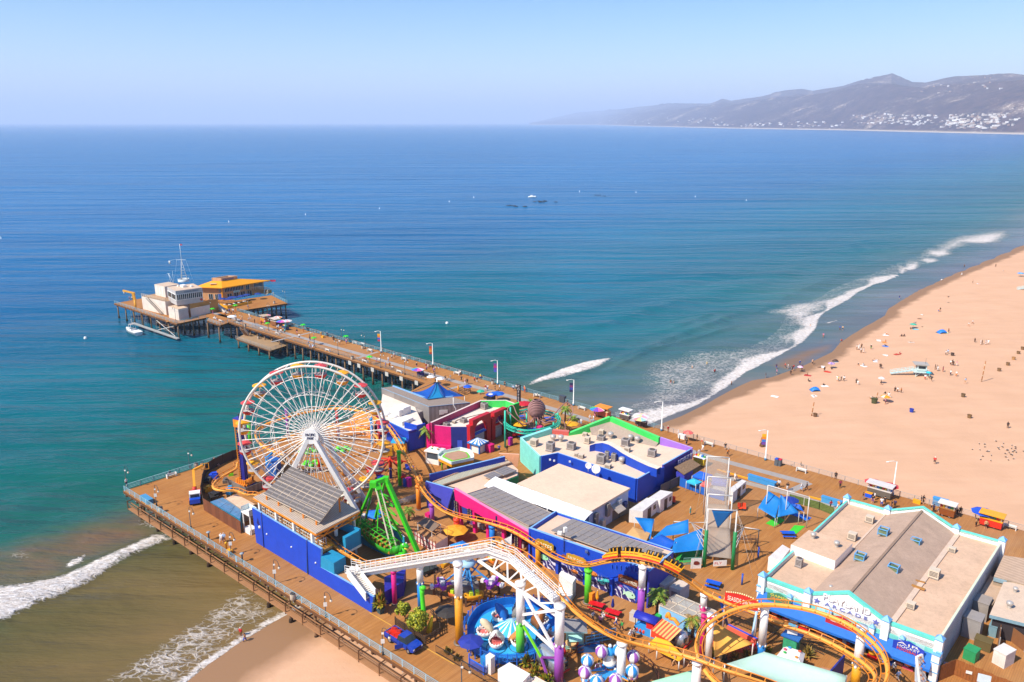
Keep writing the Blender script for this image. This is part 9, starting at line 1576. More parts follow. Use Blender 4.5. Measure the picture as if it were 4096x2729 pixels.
for i,(k,x,y,c,c2,l)in EN((('U1',945,745,'F0781E','D8302A','orange coin ride nearest the left end of the arcade'),('U1',1060,780,'D8C830','C84A8A','yellow and pink coin ride under the awning'),('U1',1120,830,'F0F0EC','6AB0D8','white and blue coin ride under the awning'),('U1',1215,860,'F07A1E','D8201E','orange and red buggy coin ride'),('U1',1380,905,'F0902A','E87A4A','small orange coin ride on a peach base'),('U1',1485,940,'F0A01E','5AB0E0','yellow bear coin ride with blue feet'),('U1',1605,985,'F0ECE4','D8302A','white and red coin ride near the shop door'),('U1',1860,1130,'F0A81E','D8201E','yellow and red coin ride inside the right bend'),('U1',2010,1180,'F0A81E','3A80D8','yellow coin ride at the far right of the bend'),('U2',690,1395,'E8B888','E88A6A','peach plush display table at the arcade right end'),('U2',770,1440,'F0A060','D85A7A','orange display table at the arcade right end'))):
 p=Q(k,x,y);r=tg('coin_ride',p,l,'coin ride','coin rides before the arcade');b.box(p,(1.3,.8,.3),M(c2,.5),R(-41));b('base',r);b.ball(p+Z(.85),.6,M(c,.5),9,6,(1.1,.8,.8));b.ball(p+V((.35,-.2,1.5)),.38,M(c,.5),8,6);b('body',r)
for k,x,y,zt_,cs,l in(('T1',997,1060,745,0,'United States flag hanging on a tall pole by the blue column'),('T1',1127,1180,960,1,'white bear flag with a red stripe on a pole by the lift hill')):
 z0=DK if cs==0 else 17.6;p=Q(k,x,y+(0 if cs==0 else 20),z0);tp_=up(p,zat(p,k,zt_));r=tg('flag_pole',p,l,'flag');b.tb([p,tp_],.05,WH,6);b('pole',r);L_=(tp_.z-p.z)*(.62 if cs==0 else.9);rows=[];ST=M('D8D0D0');
 nst=13 if cs==0 else 6
 for i in range(nst):
  m_=(M('B82A38')if i%2==0 else M('F0ECE8'))if cs==0 else(M('D83A3A')if i==nst-1 else M('F2EEE6'));dx=lambda q:V((.35*sin(q*5),.3*sin(q*4),0))
  if cs==0:w_=1.1;u0,u1=i/nst,(i+1)/nst;b.add([tp_+V((-w_*.5+w_*u0,.1*sin(9*u0),-.1-L_*.1*u0)),tp_+V((-w_*.5+w_*u1,.1*sin(9*u1),-.1-L_*.1*u1)),tp_+V((-w_*.5+w_*u1,.15*sin(9*u1),-L_)),tp_+V((-w_*.5+w_*u0,.15*sin(9*u0),-L_))],[(0,1,2,3)],m_)
  else:z0_,z1_=-.1-1.9*i/nst,-.1-1.9*(i+1)/nst;b.add([tp_+V((-.05,0,z0_-.2)),tp_+V((-.05,0,z1_-.2)),tp_+V((-1.6,.2,z1_-1.1)),tp_+V((-1.6,.2,z0_-1.1))],[(0,1,2,3)],m_)
 b('cloth',r,solid=.02);
 if cs==0:b.box(tp_+V((-.35,-.12,-L_*.45)),(.75,.3,L_*.42),M('2A3468'),0)
 else:b.ball(tp_+V((-.8,-.02,-1.6)),.35,M('6A4A2E'),8,5,(1.2,.35,.7))
 b('canton' if cs==0 else 'bear',r)
RB=['E84A4A','F0902A','F0D83A','4AB85A','3A8AD8','8A4AB8','E86AA8','F4F0EA']
def cart(k,x,y,cols,label,pcols=None,s_=(2.2,1.2,1.0),roof=None,rad=1.5,rz=R(-41)):
 p=Q(k,x,y);r=tg('vendor_cart',p,label,'cart','vendor carts');b=B();b.box(p+Z(.35),s_,M(cols[0],.5),rz);b('body',r);b=B();b.box(p+Z(.35+s_[2]),(s_[0]*1.05,s_[1]*1.05,.1),M(cols[1],.5),rz);b('counter_top',r);x_=V((cos(rz),sin(rz),0));y_=V((-x_.y,x_.x,0))
 for d_ in(-.6,.6):whl(None,p+x_*d_-y_*.55+Z(.28),y_,.28,.12,r)
 b=B();[b.box(p+x_*(q*.45-s_[0]*.4)+Z(.45+s_[2]),(.34,.5,.3+.15*(q%2)),M(['D8302A','F0C83A','F0F0EA','3A80C8','4AA85A'][q%5]),rz)for q in range(int(s_[0]/.45))];b('goods',r)
 if roof:b=B();[b.bar(p+x_*a_*s_[0]*.45+y_*e_*s_[1]*.4+Z(.4),p+x_*a_*s_[0]*.45+y_*e_*s_[1]*.4+Z(2.5),.07,POLE)for a_ in(-1,1)for e_ in(-1,1)];b.box(p+Z(2.5),(s_[0]*1.15,s_[1]*1.4,.18),M(roof,.6),rz);b('roof',r)
 return r
def umb(k,x,y,rad,cols,l,n=8):psl(Q(k,x,y),rad,2.5,cols,l,n,group='vendor parasols')
cart('U3',1215,365,('6A6258','D8D0C8'),'busy silver cart under two red parasols on the boardwalk',s_=(4.2,1.6,1.2),roof='D8D0C8');umb('U3',1160,330,1.7,['D8282E','E84A4A'],'red parasol over the silver cart, left one');umb('U3',1285,360,1.7,['D8282E','E84A4A'],'red parasol over the silver cart, right one');cart('U3',1742,520,('8A4A1E','A8723A'),'wooden cart with a pale flat roof on the boardwalk',s_=(2.6,1.4,1.2),roof='E8E0D4');cart('U3',2090,605,('D8301E','F0A81E'),'red and yellow wheeled food cart on the boardwalk',s_=(3.4,1.6,1.2),roof='F0A82A');umb('U3',2020,570,2.0,['1E50C8','2458D0'],'bright blue parasol beside the red and yellow cart');bxt('U3',1130,370,(1.2,.8,.8),'1E58D0','blue cooler box left of the red parasol cart','cooler_box','cooler',R(-41),'F0A01E');bxt('U3',1510,420,(1.3,.6,.6),'F0A81E','yellow box on the boardwalk between the carts','yellow_box','box')
cart('T3',895,190,('D87A5A','F0D0A0'),'orange roofed souvenir cart beside the rainbow parasol',s_=(3.2,1.6,1.2),roof='F0922A');umb('T3',825,195,2.0,RB,'rainbow parasol beside the orange roofed cart');cart('T3',1145,225,('5A5450','E0DCD4'),'grey cart under a red and white parasol by the surf',s_=(2.6,1.3,1.0),roof='F0ECE6');umb('T3',1160,215,1.3,['D8283A','F0ECE6'],'small red parasol behind the green gable');umb('T3',1320,275,2.0,['F4C8B0','F0E0A0','F4B0C0','F4F0EA'],'pastel parasol behind the gable, farther of two');umb('T3',1310,310,1.7,['F08A8A','F4D08A','A8D8D0','F4F0EA'],'pink pastel parasol behind the gable, nearer of two');cart('T3',1325,300,('3A3A40','D8D4CE'),'dark cart beneath the pastel parasols',s_=(2.6,1.2,1.0));umb('T3',1855,470,1.2,['E8605A','F07A6A'],'coral parasol by the beach rail');bxt('T3',1790,440,(1.6,.8,.9),'E8E4E0','white vendor table by the coral parasol','vendor_table','table');cart('T3',2000,740,('E8C83A','F0F0EA'),'crowded balloon and toy stall beside the food hall corner',s_=(2.4,1.8,1.4))
umb('S2',1235,930,1.9,RB,'rainbow parasol on the long pier above the bench');cart('S2',1262,930,('1E2A80','3A3A48'),'small navy cart beside the rainbow parasol on the pier',s_=(2.0,1.0,.8));umb('S2',1465,1030,1.2,['F0EAE4','E8E0DA'],'white parasol behind the blue tent, right one');umb('S2',1370,1010,1.2,['F0EAE4','E8E0DA'],'white parasol behind the blue tent, left one')
cart('V2',1510,1180,('C8862A','B8A088'),'brown cart under the pastel parasol at the sea end',s_=(3.0,1.5,1.4),roof='C0A88C');umb('V2',1540,1150,1.9,['F4A8C0','F4D06A','A8D86A','F49A8A'],'pastel rainbow parasol at the sea end, leftmost');cart('V2',1720,1240,('8A5A3A','D8C8B0'),'brown striped cart at the sea end of the pier',s_=(3.4,1.6,1.4),roof='D8C4B0');umb('V2',1770,1190,1.8,['F4F0EA','E84A4A','F4F0EA','F0902A'],'white and red parasol at the sea end of the pier');umb('V2',1860,1265,2.1,RB,'bright rainbow parasol at the sea end of the pier');umb('V2',1960,1260,1.8,['F4D8C0','A8C8E8','F4B0B0','F4F0EA'],'faded pastel parasol at the sea end, rightmost');umb('V2',880,1170,1.7,['F4F2EE','F0EEEA'],'plain white parasol near the small landing');cart('V2',1920,1320,('1E4A70','2A3A48'),'dark blue cart beneath the bright rainbow parasol',s_=(2.6,1.2,.9))
q=[Q('W2',*p,8.6)for p in((190,355),(300,385),(390,345),(235,315))];r=tg('blue_stall',dk(q[0]),'dark stall with a blue roof bearing a white disc behind the pink building','stall');b.slab(q,.15,M('1E50C0',.5));b('roof',r);cc=sum(q,Z(0))/4;b.pz([L2(cc,p,.8)for p in q],DK,8.4,M('2A2A30'));b('counter',r);b.poly([cc+V((.6*cos(a),.6*sin(a),.05))for a in LS(0,6.283,17)[:-1]],WHT);b('white_disc',r,solid=.04);umb('W2',400,470,1.9,['1E6AC8','1E5AB8'],'blue parasol beside the white disc stall');umb('W2',105,430,1.1,['2AB08A','35B890'],'small green parasol behind the pink building');umb('W1',1650,105,1.2,['1E5AD0','1E58C8'],'small blue parasol right of the tent')
c=[Q('W1',*p)for p in((1515,80),(1600,120),(1690,75),(1600,40))];[b.bar(c[i]+Z(z),c[(i+1)%4]+Z(z),.12,M('7A5A3A'))for i in range(4)for z in(.5,1.0)];[b.box(p,(.16,.16,1.1),M('7A5A3A'))for p in c];b('timber_pen',None,'square timber pen on the promenade beside the blue tent','fence')
p=Q('W1',1503,60);b.tb([p,p+Z(1.3)],.22,M('F0A01E'),8);b.ball(p+Z(1.3),.26,M('F0A01E'),8,5);b('yellow_hydrant',None,'yellow hydrant beside the timber pen','hydrant');r=tg('bulb_sign_tower',Q('W2',785,560),'dark vertical bulb sign reading coffee behind the green facade','sign');p=Q('W2',785,600);b.box(p,(.9,.5,6.2),M('2A2830'),R(-30));b('tower',r);text('C\nO\nF\nF\nE\nE',p+V((-.1,-.32,4.0)),(1,-.4,0),(0,0,1),.75,M('E8E0D8',di=0),'lettering',r,.03)
umb('T6',1455,760,1.6,['1E3A98','1E3A98'],'navy parasol half hidden behind the star sails')
def beach_tower(p,label,scale=1.,face=R(-15),full=True):
 r=tg('lifeguard_tower',p,label,'lifeguard tower','lifeguard towers');x=V((cos(face),sin(face),0));y=V((-x.y,x.x,0));m_=M('CCDFD8',.6,di=.1);z0=1.5
 def bx(cx,cy,cz,sx,sy,sz,mm,nm):b=B();b.box(p+x*cx+y*cy+Z(cz),(sx,sy,sz),mm,face);return b(nm,r)
 bx(0,0,z0,2.6,2.4,2.1,m_,'cabin');bx(-.2,0,z0+2.1,4.0,3.6,.16,M('B0A89E',.8),'roof');bx(-.1,-.1,z0-.2,4.2,3.6,.2,m_,'deck')
 b=B();b.box(p-y*1.22+Z(z0+.9),(1.9,.06,.8),GLASS,face);b.box(p-x*1.32+Z(z0+.9),(.06,1.7,.8),GLASS,face);b('window',r)
 for a_ in(-1.5,1.5):
  for c_ in(-1.3,1.3):b=B();q=p+x*a_+y*c_;b.bar(q-Z(.4),q+Z(z0-.1),.2,m_);b.bar(q,q-x*a_*.9+Z(z0-.2),.12,m_);b('leg',r)
 b=B();ra=p-x*2.0+Z(z0);rb=p-x*8.2-y*.2+Z(.1);b.slab([ra-y*.6,rb-y*.6,rb+y*.6,ra+y*.6],.12,m_)
 for s_ in(-.6,.6):[b.bar(ra+y*s_+Z(z),rb+y*s_+Z(z),.1,m_)for z in(.45,.95)];[b.bar(L2(ra,rb,q)+y*s_,L2(ra,rb,q)+y*s_+Z(.95),.1,m_)for q in LS(0,1,7)]
 for s_ in(-1.7,1.6):[b.bar(p-x*2.0+y*s_+Z(z0+z),p+x*1.9+y*s_+Z(z0+z),.08,m_)for z in(.5,.95)]if s_<0 else None
 b('ramp',r);b=B();b.tb([p+x*1.0+Z(z0+2.2),p+x*1.0+Z(z0+3.9)],.04,DKM,5);b('aerial',r);return r
beach_tower(QS('U5',1262,925),'mint lifeguard tower with a long ramp in the middle of the beach');beach_tower(QS('U4',2440,412),'second lifeguard tower at the right edge of the beach, ramp showing')
for k,x,y,c,l in(('U5',158,1362,'6A4A30','brown beach bin at the foot of the banded pole'),('U5',778,1220,'4A4A2A','big olive beach bin below the lifeguard tower'),('U5',1712,1152,'6A5236','brown beach bin right of the lifeguard tower'),('U5',1778,1375,'7A5A36','brown beach bin nearest the boardwalk on the right'),('U5',2090,882,'7A5A3A','brown beach bin in the row at right, nearest of five'),('U5',2182,820,'7A5A3A','brown beach bin in the row at right, second nearest'),('U5',2242,762,'A87A4A','tan beach bin in the middle of the row at right'),('U5',2292,702,'7A5A3A','brown beach bin in the row at right, second farthest'),('U5',2336,655,'7A5A3A','brown beach bin in the row at right, farthest'),('U5',1170,1312,'2A3A98','blue beach bin alone below the tower'),('U4',706,1398,'6A4A2E','brown beach bin beside the bannered post by the rail'),('U5',1600,718,'4A3A30','dark small bin by two standing people')):
 p=QS(k,x,y);r=tg('beach_bin',p,l,'bin','beach bins');s_=1.3 if '4A4A2A'==c else.85;b.lt(p,[(.5*s_,-.1),(.62*s_,1.1*s_),(.55*s_,1.1*s_),(.5*s_,.9*s_),(0,.85*s_)],M(c,.9,vs=3),10);b('drum',r);b.lt(p+Z(1.02*s_),[(.66*s_,0),(.66*s_,.12*s_)],M(c,.9),10);b('rim',r)
for k,x,y,x2,y2,l in(('U5',120,1355,128,1208,'banded orange pole stuck in the sand'),('U5',1905,995,1935,775,'tall wooden pole leaning on the beach'),('U5',800,1162,803,1105,'short wooden pole behind the olive bin'),('U4',690,1395,686,1338,'short orange pole beside the bannered post')):
 p=QS(k,x,y);t_=up(p,zat(p,k,y2))+V((.3,0,0));b.tb([p-Z(.2),t_],.12,STR('B8702A','E0C8A0',1.6,0,2,.75),7);b('beach_pole',None,l,'pole')
for k,x,y,c,l,s_ in(('U5',158,1088,'2A80D8','blue pop up tent nearest the pier',1.3),('U5',1492,482,'2A80E0','blue pop up tent far up the beach',1.5),('U5',372,780,'5A4030','small dark pop up tent near the water',.9)):
 p=QS(k,x,y);r=tg('beach_tent',p,l,'tent','beach tents');rows=[[p+V((s_*cos(a)*1.0,s_*(-.8+1.6*j/5),s_*.95*sin(a)*sin(pi*(.15+.7*j/5))))for a in LS(0,pi,9)]for j in range(6)];b.sheet(rows,M(c,.5));b('shell',r,solid=.03);b.slab([p+V((-s_,-s_*1.2,.08)),p+V((s_,-s_*1.2,.08)),p+V((s_,s_*.8,.08)),p+V((-s_,s_*.8,.08))],.03,M('B8C8E0'));b('groundsheet',r)
for k,x,y,rad,cols,l in(('U5',325,850,1.1,['D8A8C8','8A7AB8'],'purple pink beach parasol near the wet sand'),('U5',1185,432,1.3,['3AA88A','4AB898'],'green beach parasol over two sunbathers'),('U5',895,1205,1.4,['F09A1E','E8D8C0','F09A1E'],'orange and white beach parasol below the lifeguard tower'),('U5',850,1010,.9,['F0ECEA','E8E4E2'],'white parasol carried on the open sand'),('U4',943,925,.9,['F0B8D8','F4D8E8'],'pale pink parasol at the water edge'),('U4',2330,325,1.6,['3A90D8','58B0E8'],'blue sun shade at the right edge of the far beach'),('U5',1345,950,.8,['20B8D8','28C0E0'],'small turquoise parasol behind the lifeguard tower')):
 psl(QS(k,x,y),rad,2.0,cols,l,8,group='beach parasols')
TW=['F4F0EA','3A78D0','E8A05A','D8483A','A8C8E8','E8D8C0','5AB0C8','F4F0EA']
def towel(k,x,y,c,label):
 p=QS(k,x,y);a=(x*.37)%3;u=V((cos(a),sin(a),0));w_=V((-u.y,u.x,0));z=Z(.16);q=[p-u*1.0-w_*.6+z,p+u*1.0-w_*.6+z,p+u*1.0+w_*.6+z,p-u*1.0+w_*.6+z];b=B();b.slab(q,.1,M(c,.8,di=0));b('beach_towel',None,label,'towel','towels on the sand')
for i,(x,y,l)in EN(((1222,492,'white mark buoy, far left in the middle of the bay'),(915,889,'white mark buoy nearest the left part of the bay'),(1518,836,'white mark buoy left of the moored boat, nearer one'),(1797,808,'white mark buoy left of the moored boat, middle one'),(1895,791,'white mark buoy just left of the moored boat'),(2318,768,'white mark buoy right of the moored boat, first'),(2544,771,'white mark buoy right of the moored boat, second'),(2781,789,'white mark buoy right of the moored boat, third'),(2985,803,'white mark buoy farthest right in the bay'),(1222,860,'white mark buoy in line with the wheel'),(4,955,'white mark buoy at the left edge'),(342,1356,'small white float left of the motor boat'),(1788,1296,'white float off the long pier'))):
 if i==0:continue
 p=Q('N',x,y,0);far=hypot(p.x,p.y);s_=max(.6,far/1300);b.lt(p+Z(-.2),[(.5*s_,0),(.5*s_,.9*s_),(.22*s_,1.0*s_),(.2*s_,2.6*s_),(0,2.7*s_)]if y<1000 else[(.5,0),(.6,.5),(.4,1.0),(0,1.1)],M('F4F0EA',di=0),8);b('mark_buoy',None,l,'buoy','white buoys in the bay')
p=Q('N',2128,790,0);r=tg('moored_boat',p,'small white boat moored far out in the bay','boat');rows=[[p+V((-4+8*f,1.4*s_*sin(pi*min(.5,.08+f)),1.0+.5*f))for s_ in(-1,-.5,.5,1)]for f in LS(0,1,7)];lo=[[V((q.x,p.y+(q.y-p.y)*.7,0))for q in rw]for rw in rows]
for a,c in zip(rows,rows[1:]):pass
b.sheet([[rw[0],lw[0],lw[3],rw[3]]for rw,lw in zip(rows,lo)],M('F4F2EE'));b.sheet(rows,M('E8E4DC'),False);b('hull',r);b.box(p+V((-.5,0,1.1)),(2.6,1.4,1.2),M('F0EEEA'));b('cabin',r)
rg=random.Random(4)
for(cx_,cy_,n_,sx_,l)in((2180,807,9,50,'dark breakwater rock right of the moored boat'),(2080,825,8,50,'dark breakwater rock left below the moored boat'),(2400,784,5,18,'dark breakwater rock far right of the moored boat')):
 for i in range(n_):p=Q('N',cx_+rg.uniform(-sx_,sx_),cy_+rg.uniform(-3,3),0);b.ball(p,1,M('2A3038',.9,di=0),7,5,(rg.uniform(1.2,2.4),rg.uniform(1.2,2.4),rg.uniform(.4,.8)));b('breakwater_rock',None,l,'rock','rocks in the bay')
def skin_body(name,J,E_,rad):
 me=bpy.data.meshes.new(name);me.from_pydata([V(j)for j in J],E_,[]);o=bpy.data.objects.new(name,me);C.objects.link(o);md=o.modifiers.new('skin','SKIN');md.use_smooth_shade=True
 for i,rr_ in EN(rad):me.skin_vertices[0].data[i].radius=(rr_,rr_*(.72 if i in(0,1,2)else 1));me.skin_vertices[0].data[i].use_root=(i==0)
 sb=o.modifiers.new('sub','SUBSURF');sb.levels=1;sb.render_levels=1;bpy.context.view_layer.update()
 m2=bpy.data.meshes.new_from_object(o.evaluated_get(bpy.context.evaluated_depsgraph_get()));bpy.data.objects.remove(o);return m2
EDG=[(0,1),(1,2),(2,3),(3,4),(4,5),(2,6),(6,7),(7,8),(8,9),(2,10),(10,11),(11,12),(12,13),(0,14),(14,15),(15,16),(16,17),(0,18),(18,19),(19,20),(20,21)]
RADS=[.16,.15,.17,.06,.10,.095,.075,.055,.042,.03,.075,.055,.042,.03,.11,.075,.05,.04,.11,.075,.05,.04]
def J_stand():return[(0,0,.93),(0,0,1.15),(0,0,1.38),(0,0,1.5),(0,-.02,1.62),(0,-.01,1.72),(-.2,0,1.4),(-.26,.02,1.13),(-.25,-.06,.88),(-.25,-.08,.8),(.2,0,1.4),(.26,.02,1.13),(.25,-.06,.88),(.25,-.08,.8),(-.1,0,.86),(-.11,-.01,.48),(-.11,.02,.08),(-.12,-.14,.03),(.1,0,.86),(.12,-.01,.48),(.12,.02,.08),(.13,-.14,.03)]
def J_walk():
 j=J_stand();j[15:18]=[(-.1,-.2,.5),(-.1,-.22,.1),(-.1,-.37,.05)];j[19:22]=[(.1,.1,.48),(.1,.36,.14),(.1,.26,.05)];j[7:10]=[(-.25,.12,1.14),(-.24,.24,.92),(-.24,.24,.84)];j[11:14]=[(.25,-.1,1.13),(.23,-.24,.94),(.22,-.3,.88)];return j
def J_sit():return[(0,0,.18),(0,.08,.4),(0,.1,.62),(0,.08,.74),(0,.05,.86),(0,.06,.96),(-.2,.1,.64),(-.28,.16,.4),(-.3,.05,.18),(-.3,.0,.1),(.2,.1,.64),(.28,.16,.4),(.3,.05,.18),(.3,0,.1),(-.1,-.04,.15),(-.15,-.36,.4),(-.14,-.62,.1),(-.14,-.75,.06),(.1,-.04,.15),(.15,-.36,.4),(.14,-.62,.1),(.14,-.75,.06)]
def J_bench():
 j=[(a,c,d-.42+.02)for a,c,d in J_stand()];j=[(a,c+.1,d)for a,c,d in j];j[14:18]=[(-.1,.02,.5),(-.12,-.36,.52),(-.12,-.38,.1),(-.12,-.52,.05)];j[18:22]=[(.1,.02,.5),(.12,-.36,.52),(.12,-.38,.1),(.12,-.52,.05)];j[8:10]=[(-.2,-.2,.62),(-.16,-.3,.6)];j[12:14]=[(.2,-.2,.62),(.16,-.3,.6)];return j
def J_lie():return[(0,0,.13),(0,.25,.13),(0,.48,.14),(0,.6,.14),(0,.72,.16),(0,.82,.17),(-.2,.48,.12),(-.3,.25,.09),(-.32,.02,.07),(-.32,-.06,.06),(.2,.48,.12),(.34,.36,.09),(.3,.6,.08),(.24,.68,.08),(-.1,-.07,.12),(-.12,-.46,.1),(-.13,-.86,.08),(-.14,-.92,.16),(.1,-.07,.12),(.13,-.46,.16),(.13,-.84,.08),(.14,-.9,.16)]
PP={};COLS=dict(w='F2EEE8',k='2A2628',r='C82A30',b='2A58B8',n='2A3058',g='8A8A8C',p='E88AA8',y='F0C83A',e='3A9A4A',o='E8852A',q='4AB8B0',t='C89A6A',s='C98E66',u='7A4A9A',m='8A2A48',h='5A3A28',l='A8C8E8',d='4A3A30')
CN=dict(w='white',k='black',r='red',b='blue',n='navy',g='grey',p='pink',y='yellow',e='green',o='orange',q='turquoise',t='tan',u='purple',m='maroon',l='pale blue',d='brown',s='bare')
SKN=['D8A078','B87850','8A5A3A','E0B08A']
for nm,jf in(('standing',J_stand),('walking',J_walk),('sitting on the ground',J_sit),('seated',J_bench),('lying down',J_lie)):
 J=jf();me=skin_body('person_body',J,EDG,RADS);Jv=[V(j)for j in J];me.materials.clear()
 for c in('s','w','n','h'):me.materials.append(M(COLS[c],.7,di=0))
 seg=[(0,1),(1,2),(2,3),(3,4),(4,5)]
 for poly in me.polygons:
  c=poly.center;best=min(EDG,key=lambda e:min(((Jv[e[0]]*(1-t)+Jv[e[1]]*t)-c).length for t in(0,.25,.5,.75,1)));k_=set(best)
  if best in((1,2),(0,1),(2,6),(2,10),(6,7),(10,11)):mi=1
  elif best in((0,14),(0,18),(14,15),(18,19)):mi=2
  elif best==(4,5)or(best==(3,4)and(c-Jv[4]).dot(V((0,1,0))if nm!='lying down' else V((0,.2,1)))>.03):mi=3
  elif best==(2,3):mi=1 if(c-Jv[2]).length<.1 else 0
  else:mi=0
  poly.material_index=mi;poly.use_smooth=True
 PP[nm]=me
POSE=dict(S='standing',W='walking',G='sitting on the ground',B='seated',L='lying down');PEOPLE=[]
LMK=[]
def lm(k,x,y,name,beach=False):LMK.append(((QS if beach else Q)(k,x,y),name,beach))
for k,x,y,n in(('V2',860,980,'before the restaurant terrace'),('V2',330,960,'outside the harbour office'),('V2',890,1150,'near the white parasol'),('V2',1230,1150,'in mid pier by the restaurant ramp'),('V2',1700,1330,'beside the striped carts'),('S1',2060,1010,'at the rail past the carts'),('S2',110,600,'by the near palm cutout'),('S2',320,540,'at the far rail by the yellow standpipe'),('S2',480,580,'by the purple palm cutout'),('S2',730,800,'near the rainbow palm cutout'),('S2',950,760,'between the first two banner posts'),('S2',1280,900,'beside the rainbow parasol'),('S2',1390,850,'under the rust banner'),('S2',1400,930,'above the tent peak'),('S2',1550,970,'on the walkway beyond the tent'),('S2',1740,1000,'on the walkway left of the purple banner'),('S2',1850,980,'at the rail left of the purple banner'),('S2',2060,1080,'below the purple banner post'),('S2',2250,1080,'at the rail above the wave'),('S6',1190,210,'behind the pink building stall'),('S6',1420,860,'beside the pink ticket box'),('T3',650,290,'behind the green gable'),('T3',1640,370,'at the rail beside the plain post'),('T3',1830,440,'near the coral parasol'),('T3',1990,560,'by the beach rail bench'),('T3',1990,700,'at the toy stall'),('T6',810,190,'on the boardwalk behind the tall nets'),('T6',1400,540,'behind the star sails'),('T6',1600,560,'on the cross walkway'),('T6',420,810,'alone on the open trapeze deck'),('U3',890,270,'on the boardwalk before the red cart'),('U3',1180,400,'queuing at the red parasol cart'),('U3',1310,460,'at the arcade back corner'),('U3',1550,430,'at the rail by the yellow box'),('U3',1680,500,'beside the wooden cart'),('U3',1830,520,'right of the wooden cart'),('U3',1990,620,'beside the blue parasol cart'),('S4',140,640,'at the outer deck corner'),('S4',1070,420,'on the seaward rail by the mesh fence'),('S4',1140,1230,'strolling below the blue wall'),('S4',620,530,'on the seaward bench'),('T4',1030,1250,'beside the red picnic tables'),('T4',1240,1360,'under the falling coaster track'),('T4',1350,1500,'beside the mint kiosk ramp'),('T5',1620,1330,'below the yellow flat shade'),('U2',640,1470,'at the arcade right corner'),('S5',930,560,'on the station platform'),('S5',1200,420,'in the teal station box'),('V2',545,1110,'on the small landing'),('V1',380,730,'behind the davit crane')):lm(k,x,y,n)
for k,x,y,n in(('U4',360,870,'in the surf near the pier'),('U4',140,990,'in the shallows nearest the pier'),('U4',760,950,'on the wet sand at the near end'),('U4',900,900,'at the water edge by the pink parasol'),('U4',1100,700,'in the wash by the sand bar'),('U4',1200,660,'wading in the middle of the beach'),('U4',1570,460,'wading far up the beach'),('U5',620,640,'in the white clad group'),('U5',750,640,'alone beyond the white clad group'),('U5',420,970,'in the group above the near tent'),('U5',600,1010,'midway between near tent and tower'),('U5',850,850,'left of the tower ramp'),('U5',1020,1090,'below the tower ramp'),('U5',900,1130,'by the orange parasol'),('U5',750,1170,'by the olive bin'),('U5',1440,860,'just right of the tower'),('U5',1340,960,'under the tower'),('U5',1600,820,'beyond the tower on the right'),('U5',1600,910,'right of the tower in the open'),('U5',1730,1000,'near the leaning pole'),('U5',1540,700,'by the small dark bin'),('U5',1930,580,'in the far right group'),('U5',1790,390,'far right beyond the blue tent'),('U5',1500,470,'at the far blue tent'),('U5',1190,430,'under the green parasol'),('U5',1450,250,'far up the beach in the middle'),('U5',1560,130,'farthest up the dry sand'),('U5',1260,300,'on the dry sand near the far wash'),('U5',900,500,'near the wet sand in mid beach'),('U5',1080,510,'in mid beach above the tower'),('U5',880,590,'on the blue towel row'),('U5',780,770,'above the tower ramp end'),('U5',1040,690,'directly above the tower'),('U5',650,820,'between tower and water'),('U5',280,860,'by the purple parasol'),('U5',90,980,'by the dark pile'),('U5',260,1030,'right of the near tent'),('U5',150,1145,'below the near blue tent'),('U3',1650,110,'alone on sand near the boardwalk'),('U4',2250,1270,'alone at the right edge sand'),('U4',2170,260,'at the far right shore'),('U4',2060,370,'far right dry sand'),('U4',1960,310,'at the far right wet sand'),('U7',1750,1150,'in foam by the front piles'),('U4',2000,640,'far right open sand')):lm(k,x,y,n,True)
HAT={}
def person(k,x,y,code,pose='S',rz=None,beach=False,dz=0):
 p=(QS if beach else Q)(k,x,y);PEOPLE.append((p+Z(dz),code,pose,rz if rz is not None else rnd.uniform(0,6.28),beach))
def many(k,s_,beach=False):
 for it in s_.split():f=it.split(',');person(k,float(f[0]),float(f[1]),f[2],f[3]if len(f)>3 else 'S',None,beach,float(f[4])if len(f)>4 else 0)
many('V2','290,950,wn 345,960,wk 765,985,yb,W 825,990,bk 860,1030,kn,W 740,1060,od,W 885,985,wt 900,990,wk,W 1215,1080,ww 1240,1150,ws,W 1205,1160,wg 1320,1200,kk 945,1110,kt 955,1150,wk 1050,1160,on,B 540,1110,wn,B 1450,1230,rk 1520,1225,pn 1775,1390,dk 1835,1390,wk,W 1765,1300,wb,B 1790,1300,lw 1910,1395,qk 1880,1370,tk,W 1690,660,ww 1185,890,ld,B 330,775,wk')
many('S1','2060,1010,kp,W 2085,1060,wk 2195,1080,kn,W 2195,1160,wb,B 2225,1160,lw,B')
many('S2','105,545,kt 285,520,nk 345,560,kk 355,560,kk 415,600,wt 485,588,pb 92,605,bk,B 135,610,kw,B 670,778,rk,B 690,785,kb,B 800,790,wp,W 830,785,ww,W 925,780,wl 963,755,wk,W 988,740,wt 898,845,bn 938,840,ok,W 965,850,ws,G 1220,845,kp 1325,880,pk,W 1388,860,kk 1320,850,rt 1400,900,uk 1410,940,nk,W 1358,950,ww,W 1285,915,kk 1270,930,kn,B 1520,980,kt,W 1540,985,tk,W 1572,970,gt,W 1660,905,wr,B 1672,910,wk,B 1688,985,kk 1725,1015,pw,W 1750,1015,kk,W 1825,990,rk 1850,1000,kw 1885,965,yb 1940,1080,rw,W 1960,1078,wb,W 2040,1085,kd 2085,1080,wt,W 1880,1120,nt,W 2140,1040,dk 2230,1080,ln 2265,1078,wk 2345,1090,rb 2350,1100,or')
many('S6','1193,220,nt,W 1415,880,bk 1505,885,kt 1855,265,kk,B 2195,350,kg')
